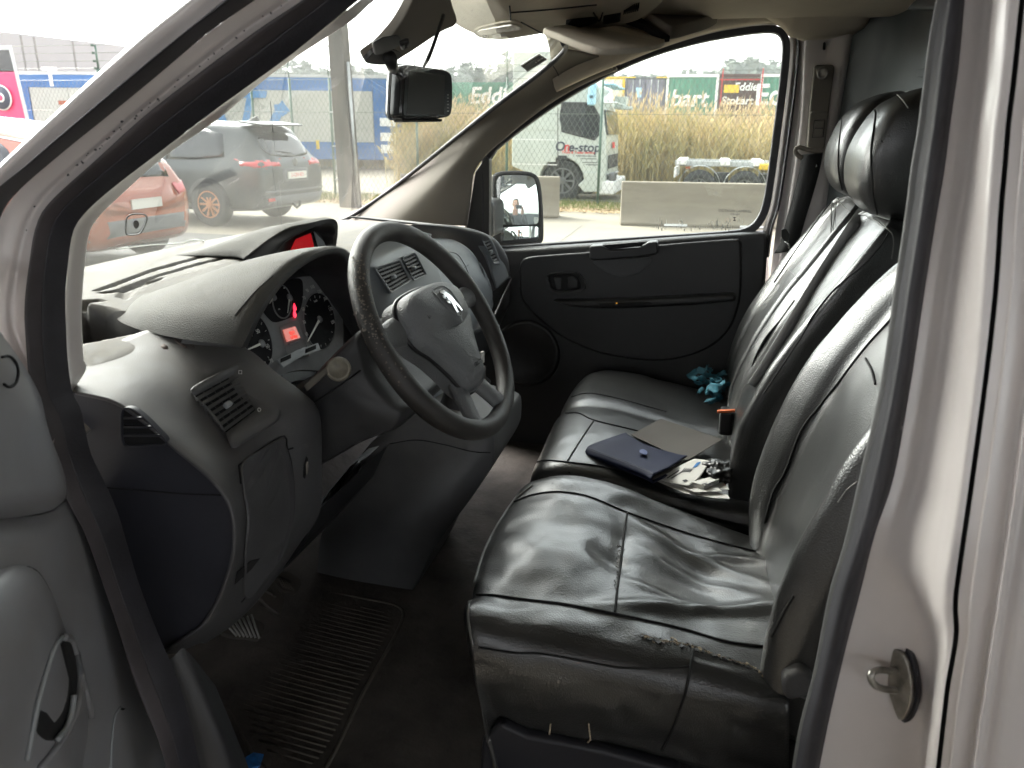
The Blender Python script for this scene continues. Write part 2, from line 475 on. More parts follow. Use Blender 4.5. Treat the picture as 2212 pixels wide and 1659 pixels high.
MAT = dict(
    paint=M("white_van_paint", (0.57, 0.53, 0.515), 0.28, var=0.05, vscale=9, coat=0.5, bump2=0.02, b2scale=14),
    seal=M("door_seal_rubber", (0.022, 0.021, 0.026), 0.55, var=0.35, vscale=14, bump=0.15, bscale=300),
    sealgrey=M("seal_lip", (0.10, 0.10, 0.10), 0.5, var=0.2),
    dash=M("dusty_dash_plastic", (0.070, 0.067, 0.064), 0.52, bump=0.35, bscale=900, kind='leather', dust=0.75, dustc=(0.19, 0.172, 0.135), dscale=30, var=0.1, vscale=20),
    hood=M("hood_plastic", (0.058, 0.056, 0.050), 0.62, bump=0.55, bscale=620, kind='leather', dust=0.4, dustc=(0.125, 0.112, 0.080), spec=0.3, dscale=24, var=0.12, vscale=20),
    fascia=M("dark_grey_plastic", (0.074, 0.073, 0.077), 0.46, bump=0.3, bscale=900, kind='leather', dust=0.4, dustc=(0.15, 0.137, 0.108), dscale=26, var=0.12, vscale=16),
    endcap=M("blue_black_plastic", (0.022, 0.023, 0.032), 0.55, bump=0.12, bscale=800, var=0.12, vscale=10),
    lower=M("lower_trim_plastic", (0.036, 0.036, 0.038), 0.45, bump=0.22, bscale=900, kind='leather', dust=0.3, dustc=(0.22, 0.21, 0.19), var=0.12, vscale=12),
    silver=M("silver_grey_plastic", (0.25, 0.268, 0.28), 0.42, bump=0.08, bscale=900, dust=0.4, dustc=(0.42, 0.41, 0.38), var=0.08),
    sealbrown=M("weathered_seal_rubber", (0.050, 0.043, 0.046), 0.6, var=0.3, vscale=12),
    black=M("black_plastic", (0.012, 0.012, 0.013), 0.4, var=0.2),
    mirrorback=M('mirror_shell', (0.012, 0.012, 0.013), 0.75, spec=0.15),
    console=M('console_plastic', (0.085, 0.085, 0.088), 0.45, bump=0.2, bscale=900, kind='leather', var=0.12, vscale=8, dust=0.2),
    hole=M("recess_shade_black", (0.004, 0.004, 0.005), 0.9),  # near-black: paints the shade inside openings, also colours joints
    wheel=M("worn_wheel_leather", (0.030, 0.027, 0.025), 0.46, bump=0.3, bscale=900, kind='leather', var=0.25, vscale=25, rvar=0.1),
    airbag=M("airbag_plastic", (0.15, 0.155, 0.16), 0.42, bump=0.55, bscale=520, kind='leather', var=0.06),
    chrome=M("chrome", (0.78, 0.78, 0.78), 0.18, metal=1.0),
    steel=M("worn_steel", (0.30, 0.285, 0.26), 0.42, metal=1.0, var=0.3, vscale=60),
    leather=M("black_leatherette", (0.019, 0.019, 0.0185), 0.33, bump=0.28, bscale=420, kind='leather', bump2=0.06, b2scale=16, coat=0.6, spec=0.9),
    leather_side=M("matt_leatherette", (0.020, 0.018, 0.018), 0.42, bump=0.25, bscale=520, kind='leather', bump2=0.2, b2scale=14, var=0.15, vscale=8),
    thread=M("seam_thread", (0.008, 0.008, 0.008), 0.8),
    piping=M("pale_piping", (0.16, 0.155, 0.145), 0.4),
    foam=M("torn_backing", (0.42, 0.34, 0.24), 0.9, var=0.35, vscale=120),
    liner=M("grey_beige_headlining", (0.60, 0.54, 0.45), 0.85, spec=0.1, bump=0.25, bscale=700, var=0.06, vscale=10),
    pillar=M("beige_pillar_trim", (0.19, 0.172, 0.148), 0.75, spec=0.1, bump=0.12, bscale=700, var=0.05),
    bulk=M("painted_bulkhead", (0.115, 0.13, 0.135), 0.38, var=0.10, vscale=5, bump2=0.05, b2scale=6),
    floor=M("dirty_floor_vinyl", (0.075, 0.062, 0.052), 0.85, c2=(0.032, 0.026, 0.022), vscale=9, bump=0.6, bscale=120, bump2=0.5, b2scale=24),
    mat_=M("ribbed_rubber_mat", (0.10, 0.085, 0.068), 0.8, c2=(0.042, 0.036, 0.030), vscale=7, bump=0.4, bscale=200),
    belt=M("grey_seat_belt", (0.22, 0.22, 0.215), 0.6, bump=0.3, bscale=900),
    beltblack=M("black_seat_belt", (0.006, 0.006, 0.0065), 0.7, bump=0.3, bscale=900),
    door_trim=M("black_door_trim", (0.009, 0.009, 0.0095), 0.42, bump=0.2, bscale=900, kind='leather', var=0.1),
    door_near=M("grey_door_trim", (0.245, 0.252, 0.27), 0.36, bump=0.12, bscale=900, kind='leather', c2=(0.19, 0.18, 0.175), vscale=4.0),
    navy=M("navy_vinyl", (0.010, 0.014, 0.040), 0.62, spec=0.25, bump=0.15, bscale=600, var=0.1),
    paper=M("white_paper", (0.68, 0.67, 0.63), 0.8, var=0.05),
    paper_grey=M("grey_card", (0.085, 0.076, 0.068), 0.8, var=0.1),
    ink=M("grey_ink", (0.08, 0.08, 0.09), 0.8),
    inkblue=M("blue_ink", (0.05, 0.20, 0.48), 0.8),
    teal=M("teal_tissue", (0.02, 0.13, 0.18), 0.8, var=0.3, vscale=40),
    blue=M("blue_scrap", (0.02, 0.16, 0.48), 0.6, var=0.35, vscale=60),
    orange_tag=M("orange_tag", (0.6, 0.13, 0.03), 0.6),
    bezel=M("gloss_black_bezel", (0.006, 0.006, 0.007), 0.12),
    mirror=M("mirror_silver", (0.80, 0.82, 0.82), 0.015, metal=1.0),
    gauge=M("gauge_black", (0.010, 0.010, 0.012), 0.8, spec=0.15),
    gaugegrey=M("gauge_grey", (0.26, 0.265, 0.27), 0.75, var=0.1, vscale=30, spec=0.15),
    white=M("printed_white", (0.62, 0.62, 0.60), 0.6),
    needle=M("needle_white", (0.7, 0.69, 0.62), 0.4),
    amberlcd=M("pink_lcd", (0.35, 0.10, 0.08), 0.3, emit=(1.0, 0.20, 0.14), estr=0.07),
    lcdink=M("lcd_segments", (0.4, 0.02, 0.01), 0.4, emit=(1.0, 0.05, 0.03), estr=0.14),
    warn=M("warning_lamp", (0.4, 0.0, 0.01), 0.4, emit=(1.0, 0.02, 0.05), estr=0.4),
    red_screen=M("red_screen", (0.30, 0.012, 0.016), 0.10, emit=(1.0, 0.02, 0.03), estr=0.035),
)
# ================================================================ THE YARD
def ground_mat():
    m = M("yard_concrete", (0.19, 0.168, 0.125), 0.85, c2=(0.15, 0.132, 0.10), vscale=0.5, bump=0.3, bscale=60)
    return m
YM = dict(
    ground=ground_mat(),
    joint=M("tar_joint", (0.10, 0.095, 0.09), 0.9),
    grass=M("short_grass", (0.085, 0.125, 0.02), 0.8, c2=(0.16, 0.16, 0.035), vscale=1.6),
    litter=M("leaf_litter", (0.24, 0.16, 0.08), 0.9, c2=(0.36, 0.28, 0.16), vscale=8),
    reed=M("dry_reed", (0.56, 0.42, 0.20), 0.8, c2=(0.34, 0.30, 0.12), vscale=1.1),
    plume=M("reed_plume", (0.56, 0.45, 0.29), 0.9, var=0.25, vscale=3),
    concrete=M("barrier_concrete", (0.20, 0.175, 0.13), 0.85, c2=(0.155, 0.134, 0.10), vscale=2.2, bump=0.4, bscale=90, stretch=(0.5, 1, 3)),
    green=M("green_fence_paint", (0.05, 0.10, 0.07), 0.5, var=0.2),
    wire=M("dull_wire", (0.13, 0.15, 0.12), 0.5, metal=0.2),
    galv=M("galvanised_steel", (0.42, 0.43, 0.42), 0.45, metal=0.6, var=0.15),
    pole=M("weathered_pole", (0.105, 0.09, 0.075), 0.9, c2=(0.05, 0.047, 0.038), vscale=5, bump=0.5, bscale=60, stretch=(1, 1, 0.15)),
    white=M("white_truck_paint", (0.48, 0.52, 0.47), 0.35, var=0.04, vscale=2, coat=0.3),
    panel=M("pale_cladding", (0.20, 0.193, 0.205), 0.6, var=0.04, vscale=0.3),
    streak=M("rust_streak", (0.10, 0.09, 0.085), 0.8, var=0.3),
    blue=M("blue_tarpaulin", (0.010, 0.10, 0.30), 0.5, var=0.12, vscale=2),
    tarp=M("white_tarpaulin", (0.38, 0.38, 0.345), 0.6, var=0.05, vscale=1.5),
    print_blue=M("printed_blue", (0.06, 0.20, 0.42), 0.6),
    pink=M("pink_box_body", (0.70, 0.03, 0.13), 0.45),
    slate=M("slate_container", (0.16, 0.16, 0.21), 0.6, var=0.18, vscale=2.5),
    dgreen=M("green_container", (0.075, 0.22, 0.15), 0.6, var=0.15, vscale=2),
    cream=M("cream_container", (0.62, 0.60, 0.52), 0.6, var=0.08, vscale=2),
    brown=M("dark_brown_container", (0.07, 0.035, 0.03), 0.6, var=0.2, vscale=3),
    redline=M("red_edge_paint", (0.45, 0.03, 0.03), 0.5),
    yellow=M("yellow_sign", (0.62, 0.42, 0.02), 0.5),
    lightblue=M("pale_blue_label", (0.35, 0.62, 0.78), 0.5),
    letter=M("white_lettering", (0.72, 0.72, 0.70), 0.6),
    navy=M("navy_lettering", (0.03, 0.035, 0.06), 0.5),
    redtxt=M("red_lettering", (0.62, 0.03, 0.03), 0.5),
    tyre=M("tyre_rubber", (0.018, 0.018, 0.019), 0.75),
    rim=M("grey_rim", (0.13, 0.135, 0.14), 0.4, metal=0.5),
    copper=M("copper_alloy", (0.50, 0.22, 0.10), 0.35, metal=0.6),
    orange=M("orange_car_paint", (0.30, 0.055, 0.010), 0.25, coat=0.8, var=0.04),
    grey=M("dark_grey_car_paint", (0.018, 0.024, 0.026), 0.3, coat=0.5, var=0.05),
    cladding=M("grey_car_cladding", (0.10, 0.105, 0.11), 0.6),
    carglass=M("dark_car_glass", (0.012, 0.014, 0.016), 0.04, spec=0.8),
    tail=M("red_tail_lamp", (0.42, 0.012, 0.015), 0.2, coat=0.6),
    plate=M("number_plate", (0.62, 0.60, 0.54), 0.5),
    tree=M("pine_foliage", (0.085, 0.105, 0.075), 0.9, c2=(0.12, 0.14, 0.11), vscale=0.25),
    trunk=M("pine_trunk", (0.12, 0.085, 0.06), 0.9),
    shed=M("blue_grey_shed_wall", (0.17, 0.20, 0.225), 0.7, var=0.05, vscale=0.5),
    shedroof=M("shed_roof_sheet", (0.09, 0.09, 0.09), 0.7, var=0.1),
)
def kind(o, k="structure"): o["kind"] = k; return o

R = 900.0
kind(obj("ground", [(-R, -R, 0), (R, -R, 0), (R, R, 0), (-R, R, 0)], [(0, 1, 2, 3)], YM['ground'], smooth=False))
# slab joints in the concrete
g = []
a, b = PZ(1258, 486, 0.004), PZ(1208, 523, 0.004)
d = (b - a).normalized(); s = Vector((-d.y, d.x, 0)) * 0.012
g.append(([a - s, a + s, b + d * 6 + s, b + d * 6 - s], [(0, 1, 2, 3)]))
for yy in (6.2, 12.2):
    p, q = Vector((-2 if yy < 9 else -25, yy, 0.004)), Vector((14, yy + 2.2, 0.004)); s = Vector((0, 0.010, 0))
    g.append(([p - s, q - s, q + s, p + s], [(0, 1, 2, 3)]))
v, f = join_geo(g)
kind(obj("pavement_joints", v, f, YM['joint'], smooth=False))
kind(obj("asphalt", [(-60, -1.5, .004), (-2.6, -1.5, .004), (-2.9, 4.0, .004), (-5.2, 10.6, .004), (-60, 9.2, .004)], [(0, 1, 2, 3, 4)], M("parking_asphalt", (0.055, 0.056, 0.054), 0.85, c2=(0.036, 0.037, 0.036), vscale=1.2, bump=.3, bscale=90), smooth=False))
# bank the containers stand on
v = [(-140, 33.5, 0.0), (140, 33.5, 0.0), (140, 36.2, 1.22), (-140, 36.2, 1.22), (140, 90, 1.25), (-140, 90, 1.25), (-140, 91, 0.0), (140, 91, 0.0)]
kind(obj("earth_bank", v, [(0, 1, 2, 3), (3, 2, 4, 5), (5, 4, 7, 6)], YM['litter'], smooth=False))
# verge along the fence
v = [(-45, 16.2, 0.006), (40, 16.3, 0.006), (40, 18.6, 0.03), (-45, 18.6, 0.03)]
kind(obj("verge", v, [(0, 1, 2, 3)], YM['litter'], smooth=False))

rnd = random.Random(3)
V, F = [], []
for i in range(9000):
    x = rnd.uniform(-12, 3.5); y = 16.6 + 1.9 * rnd.random() ** 0.8
    h = rnd.uniform(0.05, 0.16); a = rnd.uniform(0, 6.28); w = 0.012
    dx, dy = math.cos(a) * w, math.sin(a) * w
    k = len(V); lx, ly = rnd.uniform(-.05, .05), rnd.uniform(-.05, .05)
    V += [(x - dx, y - dy, 0.0), (x + dx, y + dy, 0.0), (x + lx, y + ly, h)]
    F.append((k, k + 1, k + 2))
o = obj("grass", V, F, YM['grass'], smooth=False); tag(o, "strip of short green grass along the foot of the wire fence", "grass", kind="stuff")
V, F = [], []
for i in range(2600):
    x = rnd.uniform(-12, 3.5); y = rnd.uniform(15.9, 17.0); z = rnd.uniform(0.01, 0.05); r = rnd.uniform(0.02, 0.05); a = rnd.uniform(0, 6.28)
    c, s = math.cos(a) * r, math.sin(a) * r; k = len(V)
    V += [(x + c, y + s, z), (x - s * .5, y + c * .5, z + rnd.uniform(0, .03)), (x - c, y - s, z), (x + s * .5, y - c * .5, z + rnd.uniform(0, .03))]
    F.append((k, k + 1, k + 2, k + 3))
o = obj("fallen_leaves", V, F, YM['litter'], smooth=False); tag(o, "scatter of dry fallen leaves on the verge before the grass strip", "leaves", kind="stuff")

def reed_bed(name, n, xr, yr, hmin, hmax, label, skip=None, seed=1):
    rnd = random.Random(seed)
    V, F, VP, FP = [], [], [], []
    for i in range(n):
        x = rnd.uniform(*xr); y = yr[0] + (yr[1] - yr[0]) * rnd.random()
        if skip and skip(x, y): continue
        hh = rnd.uniform(hmin, hmax) * (0.86 + 0.14 * math.sin(x * 0.9 + y * 0.7) )
        a = rnd.uniform(0, 3.14); w = rnd.uniform(0.006, 0.011)
        lx, ly = rnd.gauss(0, 0.10) + 0.06, rnd.gauss(0, 0.08)
        dx, dy = math.cos(a) * w, math.sin(a) * w
        k = len(V)
        V += [(x - dx, y - dy, 0), (x + dx, y + dy, 0), (x + lx * .4 - dx, y + ly * .4 - dy, hh * .6), (x + lx * .4 + dx, y + ly * .4 + dy, hh * .6), (x + lx, y + ly, hh)]
        F += [(k, k + 1, k + 3, k + 2), (k + 2, k + 3, k + 4)]
        for q in range(3):
            z0 = hh * rnd.uniform(0.25, 0.85); fr = z0 / hh; ang = rnd.uniform(0, 6.28); ln = rnd.uniform(0.16, 0.34); ww = 0.006
            px, py = x + lx * fr, y + ly * fr; cx, cy = math.cos(ang), math.sin(ang)
            k = len(V)
            V += [(px - cy * ww, py + cx * ww, z0), (px + cy * ww, py - cx * ww, z0), (px + cx * ln * .25 , py + cy * ln * .25, z0 + ln * .75), (px + cx * ln * .6, py + cy * ln * .6, z0 + ln * .95)]
            F += [(k, k + 1, k + 2), (k + 1, k + 3, k + 2)]
        if rnd.random() < 0.42:
            k = len(VP); ln = rnd.uniform(0.16, 0.30); pw = rnd.uniform(0.012, 0.024); tx, ty, tz = x + lx, y + ly, hh - 0.05
            ox, oy = rnd.gauss(.03, .03), rnd.gauss(0, .03)
            VP += [(tx, ty, tz), (tx + pw, ty, tz + ln * .4), (tx + ox, ty + oy, tz + ln), (tx - pw, ty, tz + ln * .45), (tx, ty + pw, tz + ln * .4), (tx, ty - pw, tz + ln * .45)]
            FP += [(k, k + 1, k + 2, k + 3), (k, k + 4, k + 2, k + 5)]
    o = obj(name, V, F, YM['reed'], smooth=False); tag(o, label, "reeds", kind="stuff")
    p = obj("plumes", VP, FP, YM['plume'], o, smooth=False); p["kind"] = "stuff"
    return o
reed_bed("reed_bed", 21000, (-9.5, 6), (21.5, 29.5), 1.5, 2.7, "tall golden reeds growing behind the wire fence, before the containers", seed=5)
reed_bed("reed_bed", 11000, (-32, -9.5), (31.5, 36), 1.4, 3.1, "tall golden reeds growing past the blue and white trailer", seed=9)

# ---------------------------------------------------------------- concrete barriers
def barrier(x0, x1, y0, y1, label, h=0.79):
    d = Vector((x1 - x0, y1 - y0, 0)); L = d.length
    t = thing("concrete_barrier", label, "barrier", (x0, y0, 0), math.atan2(d.y, d.x), "concrete barriers in the yard")
    prof = [(0.0, 0.0), (0.0, 0.05), (0.05, 0.11), (0.12, 0.24), (0.16, 0.40), (0.185, h - 0.02), (0.20, h), (0.34, h), (0.355, h - 0.02), (0.38, 0.40), (0.42, 0.24), (0.49, 0.11), (0.54, 0.05), (0.54, 0.0)]
    pts = [Vector((0, y, z)) for y, z in prof]
    prism("barrier_body", pts, (L, 0, 0), YM['concrete'], t, bevel=0.012, local=True)
    for s in (0.28, 0.66):
        box("forklift_slot", (L * s, -0.003, 0.03), (0.42, 0.05, 0.035), YM['letter'], t, local=True)
    return t
p = PZ(1340, 487, 0)
barrier(p.x, p.x + 3.6, p.y, p.y + 0.55, "long pale concrete barrier right of the white truck cab")
p = PZ(1206, 472, 0)
barrier(p.x - 3.2, p.x, p.y - 0.5, p.y, "concrete barrier half hidden by the wing mirror, before the truck wheel", h=0.80)

# ---------------------------------------------------------------- chain-link fence
FY = 17.85
FX0, FX1, FZ = -34.0, 14.0, 2.80
fence = thing("wire_fence", "tall green chain-link fence with barbed wire strands across the yard", "fence", (0, FY, 0))
g = []
step, r = 0.125, 0.0035
def bar(a, b, r):
    a, b = Vector(a), Vector(b); t = (b - a).normalized(); u = Vector((0, 1, 0)); w = t.cross(u)
    ring = [u * r, -u * r * 0.5 + w * r * 0.87, -u * r * 0.5 - w * r * 0.87]
    return [a + q for q in ring] + [b + q for q in ring], [(0, 1, 4, 3), (1, 2, 5, 4), (2, 0, 3, 5)]
n = int((FX1 - FX0) / step)
H = FZ - 0.05
for i in range(-int(H / step / 0.62) - 1, n):
    x = FX0 + i * step
    run = H * 0.62
    for sgn in (1, -1):
        xa = x if sgn > 0 else x + run
        xb = x + run if sgn > 0 else x
        g.append(bar((xa, FY + 0.03 + 0.004 * sgn, 0.05), (xb, FY + 0.03 + 0.004 * sgn, FZ), r))
v, f = join_geo(g)
o = obj("wire_mesh", v, f, YM['wire'], fence, smooth=False); o["kind"] = "stuff"
def zz(px, py): return PY(px, py, FY).z
for z in (FZ, zz(1500, 152), zz(1500, 137), zz(1500, 248), 0.12):
    tube("wire_strand", [(FX0, FY, z), (FX1, FY, z)], 0.006, YM['wire'], fence, n=5)
post_px = (40, 552, 634, 718, 901, 1095, 1297, 1760)
for q in post_px:
    x = PY(q, 300, FY).x
    v, f = join_geo([tube_geo([(x, FY, 0), (x, FY, FZ + 0.03)], 0.032, n=8), tube_geo([(x, FY, FZ + 0.02), (x, FY - 0.06, FZ + 0.62)], 0.016, n=6)])
    obj("post", v, f, YM['green'], fence)
# electric-wire post on the left
pt, pb = PY(205, 96, FY), PY(214, 150, FY)
g = [tube_geo([(pb.x, FY - .02, 0), (pb.x, FY - .02, pb.z)], 0.06, n=8), tube_geo([(pb.x, FY - .02, pb.z), (pb.x, FY - .02, pt.z)], 0.028, n=8)]
for fz in (0.97, 0.66, 0.34, 0.05):
    z = pb.z + (pt.z - pb.z) * fz
    g.append(lathe_geo([(0.0, -0.03), (0.05, -0.03), (0.03, 0.0), (0.05, 0.02), (0.0, 0.03)], 10, (pb.x - 0.06, FY - .05, z)))
v, f = join_geo(g)
ep = obj("insulator_post", v, f, YM['green'], fence)
for fz in (0.97, 0.66, 0.34):
    z = pb.z + (pt.z - pb.z) * fz
    tube("electric_wire", [(FX0, FY - .05, z), (pb.x + 5, FY - .05, z)], 0.006, YM['wire'], fence, n=4)

# ---------------------------------------------------------------- pole beside the fence
b = PY(758, 449, 15.6); tp = PY(729, 55, 15.6)
w = 0.19
t = thing("utility_pole", "weathered grey concrete pole standing before the fence, rising out of view", "pole", (b.x, 15.6, 0))
ax = (tp - b).normalized()
top = b + ax * 6.5; bot = Vector((b.x - ax.x * .02, 15.6, -0.02))
def sq(c, w): return [Vector((c.x + x * w, c.y + y * w, c.z)) for x, y in ((-1, -1), (1, -1), (1, 1), (-1, 1))]
obj("shaft", sq(bot, w) + sq(top, w * .8), [(0, 1, 2, 3), (4, 5, 6, 7), (0, 1, 5, 4), (1, 2, 6, 5), (2, 3, 7, 6), (3, 0, 4, 7)], YM['pole'], t, smooth=False, bevel=0.02)
tube("conduit", [(bot.x + 0.235, 15.5, 0), (bot.x + 0.225 + ax.x * 3, 15.5, 3.0)], 0.035, YM['galv'], t, n=8)
for zz_ in (0.6, 1.3, 2.0, 2.7, 3.3):
    box("step_bolt", (bot.x + ax.x * zz_ - 0.20, 15.42, zz_), (0.07, 0.03, 0.03), YM['galv'], t)
# light mast far off
p = PY(1490, 122, 60)
t = thing("light_mast", "thin pale light mast standing before the far pine wood", "mast", (p.x, 60, 0))
tube("mast_pole", [(p.x, 60, 1.2), (p.x - 0.05, 60, p.z)], 0.07, YM['letter'], t, n=8)
box("lamp_head", (p.x - 0.15, 60, p.z), (0.5, 0.25, 0.10), YM['galv'], t)

# ---------------------------------------------------------------- containers on the bank
def corrugated(x0, x1, z0, z1, y, pitch=0.26, depth=0.035):
    """ribbed sheet facing -Y"""
    n = max(2, int((x1 - x0) / pitch)); V, F = [], []
    xs = []
    for i in range(n):
        a = x0 + (x1 - x0) * i / n; p = (x1 - x0) / n
        xs += [(a, 0), (a + p * .30, 0), (a + p * .45, depth), (a + p * .85, depth)]
    xs.append((x1, 0))
    for x, d in xs: V += [(x, y - d, z0), (x, y - d, z1)]
    for i in range(len(xs) - 1): F.append((2 * i, 2 * i + 2, 2 * i + 3, 2 * i + 1))
    return V, F
def container(px0, px1, pyt, Y, mat, label, frame=None, deep=6.0, ribs=True, topmat=None):
    a, b = PY(px0, pyt, Y), PY(px1, pyt, Y)
    z0, z1 = 1.23, a.z
    t = thing("shipping_container", label, "container", ((a.x + b.x) / 2, Y, 0), 0, "shipping containers on the bank")
    fr = frame or mat
    box("box_body", ((a.x + b.x) / 2, Y + deep / 2 + 0.03, (z0 + z1) / 2 - 0.02), (b.x - a.x - 0.06, deep, z1 - z0 - 0.08), mat, t)
    w = 0.11
    if ribs:
        v, f = corrugated(a.x + w, b.x - w, z0 + w, z1 - w, Y + 0.01)
        obj("ribbed_panel", v, f, mat, t, smooth=False)
    for x in (a.x + w / 2, b.x - w / 2): box("corner_post", (x, Y + 0.02, (z0 + z1) / 2), (w, 0.10, z1 - z0), fr, t)
    for z in (z1 - w / 2, z0 + w / 2): box("rail", ((a.x + b.x) / 2, Y + 0.025, z), (b.x - a.x - 2 * w, 0.09, w), topmat or fr, t)
    return t, a, b
def facing(px, py, Y): return at_frame(PY(px, py, Y), Matrix(((1, 0, 0), (0, 0, -1), (0, 1, 0))))
CY_ = 38.0
t, a, b = container(1300, 1351, 166, CY_, YM['cream'], "cream ribbed container behind the truck's front", frame=YM['yellow'])
t, a, b = container(1352.5, 1439, 167, CY_, YM['slate'], "slate blue container end with double doors and pale blue label", frame=M("slate_frame", (0.09, 0.09, 0.12), 0.6), ribs=False)
for k, (p0, p1) in enumerate(((1358, 1394), (1397, 1434))):
    c0, c1 = PY(p0, 172, CY_), PY(p1, 172, CY_)
    v, f = corrugated(c0.x, c1.x, 1.4, c0.z, CY_ - 0.02, pitch=0.4)
    dr = obj("door", v, f, YM['slate'], t, smooth=False)
    for q in (0.3, 0.7):
        x = c0.x + (c1.x - c0.x) * q
        tube("locking_bar", [(x, CY_ - 0.08, 1.4), (x, CY_ - 0.08, c0.z)], 0.022, YM['galv'], dr, n=6)
c = PY(1380, 200, CY_); box("label_plate", (c.x, CY_ - 0.09, c.z), (0.26, 0.015, 0.42), YM['lightblue'], t)
for q in (1362, 1430): box("corner_casting", PY(q, 168, CY_) + Vector((0, -0.07, 0)), (0.5, 0.08, 0.07), YM['yellow'], t)
t, a, b = container(1441, 1554, 161, CY_, YM['dgreen'], "green container with large white letters and a white top rail", frame=YM['letter'])
text("lettering", "bart", 1.02, YM['letter'], t, facing(1487, 214, CY_ - 0.06), bold=True, extrude=0.005, shear=0.18)
t, a, b = container(1555.5, 1643, 160, CY_, YM['brown'], "dark brown container end with a red edge and a yellow sign", frame=YM['brown'], ribs=False)
w = 0.05
for q in (1556.5, 1642): box("red_edge", PY(q, 215, CY_) + Vector((0, -0.05, 0)), (w, 0.05, 2.6), YM['redline'], t)
box("red_edge", PY(1599, 172, CY_) + Vector((0, -0.06, 0)), (b.x - a.x, 0.04, w), YM['redline'], t)
c = PY(1580, 192, CY_); box("sign", (c.x, CY_ - 0.07, c.z), (0.66, 0.02, 0.34), YM['yellow'], t)
text("lettering", "Eddie", 0.46, YM['letter'], t, facing(1611, 188, CY_ - 0.06), bold=True, extrude=0.004, shear=0.15)
text("lettering", "Stobart", 0.46, YM['letter'], t, facing(1592, 218, CY_ - 0.06), bold=True, extrude=0.004, shear=0.15)
t, a, b = container(1645, 1800, 160, CY_, YM['dgreen'], "green container at the right window edge with a white top and big white letters", frame=YM['letter'])
text("lettering", "Eddie", 1.25, YM['letter'], t, facing(1700, 207, CY_ - 0.06), bold=True, extrude=0.005)
t, a, b = container(962, 1115, 178, CY_ + 1.5, YM['dgreen'], "dark green container seen through the windscreen beside the mirror", frame=YM['dgreen'])
text("lettering", "Eddie", 1.10, YM['letter'], t, facing(1064, 208, CY_ + 1.42), bold=True, extrude=0.005, shear=0.15)

# ---------------------------------------------------------------- pine wood on the skyline (one mass)
rnd = random.Random(11)
V, F, VT, FT = [], [], [], []
for i in range(640):
    x = -150 + 215 * (i + rnd.random()) / 640; y = 150 + rnd.uniform(-6, 25)
    h = rnd.uniform(10.5, 14.6) * (0.93 + 0.1 * math.sin(x * 0.13)); w = rnd.uniform(1.9, 3.2)
    k = len(VT)
    VT += [(x - .15, y, 0), (x + .15, y, 0), (x + .06, y, h * .9), (x - .06, y, h * .9)]; FT.append((k, k + 1, k + 2, k + 3))
    for q in range(190):
        fz = rnd.random() ** 0.85
        z = h * (0.10 + 0.90 * fz); rr = w * (1.05 - 0.72 * max(0, fz - 0.45) / 0.55) * math.sqrt(rnd.random())
        an = rnd.uniform(0, 6.28); cx, cy_ = x + math.cos(an) * rr, y + math.sin(an) * rr * .7
        s = rnd.uniform(0.6, 1.35); k = len(V)
        for m in range(4):
            V.append((cx + rnd.uniform(-s, s), cy_ + rnd.uniform(-s, s) * .6, z + rnd.uniform(-s, s) * .55))
        F += [(k, k + 1, k + 2), (k, k + 2, k + 3)]
o = obj("pine_wood", V, F, YM['tree'], smooth=False); tag(o, "distant pine wood forming the skyline behind the containers", "wood", kind="stuff")
obj("trunks", VT, FT, YM['trunk'], o, smooth=False)["kind"] = "stuff"

# ---------------------------------------------------------------- warehouse at the left
A, B = PZ(-120, 52, 9.0), PZ(420, 116, 9.0)
t = thing("warehouse", "large pale warehouse with streaked wall panels at the far left", "building", ((A.x + B.x) / 2, (A.y + B.y) / 2, 0))
d = (B - A); d.z = 0; L = d.length; d.normalize(); nrm = Vector((-d.y, d.x, 0))
if nrm.dot(Vector((EYE.x, EYE.y, 0)) - A) > 0: nrm = -nrm
prism("walls", [Vector((A.x, A.y, 0)) + nrm * .3, Vector((A.x, A.y, 9)) + nrm * .3, Vector((B.x, B.y, 9)) + nrm * .3, Vector((B.x, B.y, 0)) + nrm * .3], nrm * 25, YM['panel'], t)
pan = [PL(q, 100, (A.x, A.y, 0), nrm) for q in (-120, 48, 76, 158, 268, 345, 420)]
for i in range(len(pan) - 1):
    p, q = pan[i], pan[i + 1]; e = (q - p).normalized() * 0.10
    p, q = p + e, q - e
    prism("wall_panel", [Vector((p.x, p.y, .2)), Vector((p.x, p.y, 8.9)), Vector((q.x, q.y, 8.9)), Vector((q.x, q.y, .2))], nrm * .31, YM['panel'], t)
for i, q in enumerate(pan[1:-1]):
    hgt = (3.5, 4.4, 4.8, 3.2, 4.0)[i]
    wv = d * (0.10 if i < 3 else 0.06)
    top = 8.8
    v = [q - wv + Vector((0, 0, top - q.z)), q + wv + Vector((0, 0, top - q.z)), q + wv * .3 + Vector((0, 0, top - hgt - q.z))]
    prism("rust_streak", [x - nrm * 0.012 for x in v], nrm * 0.010, YM['streak'], t)

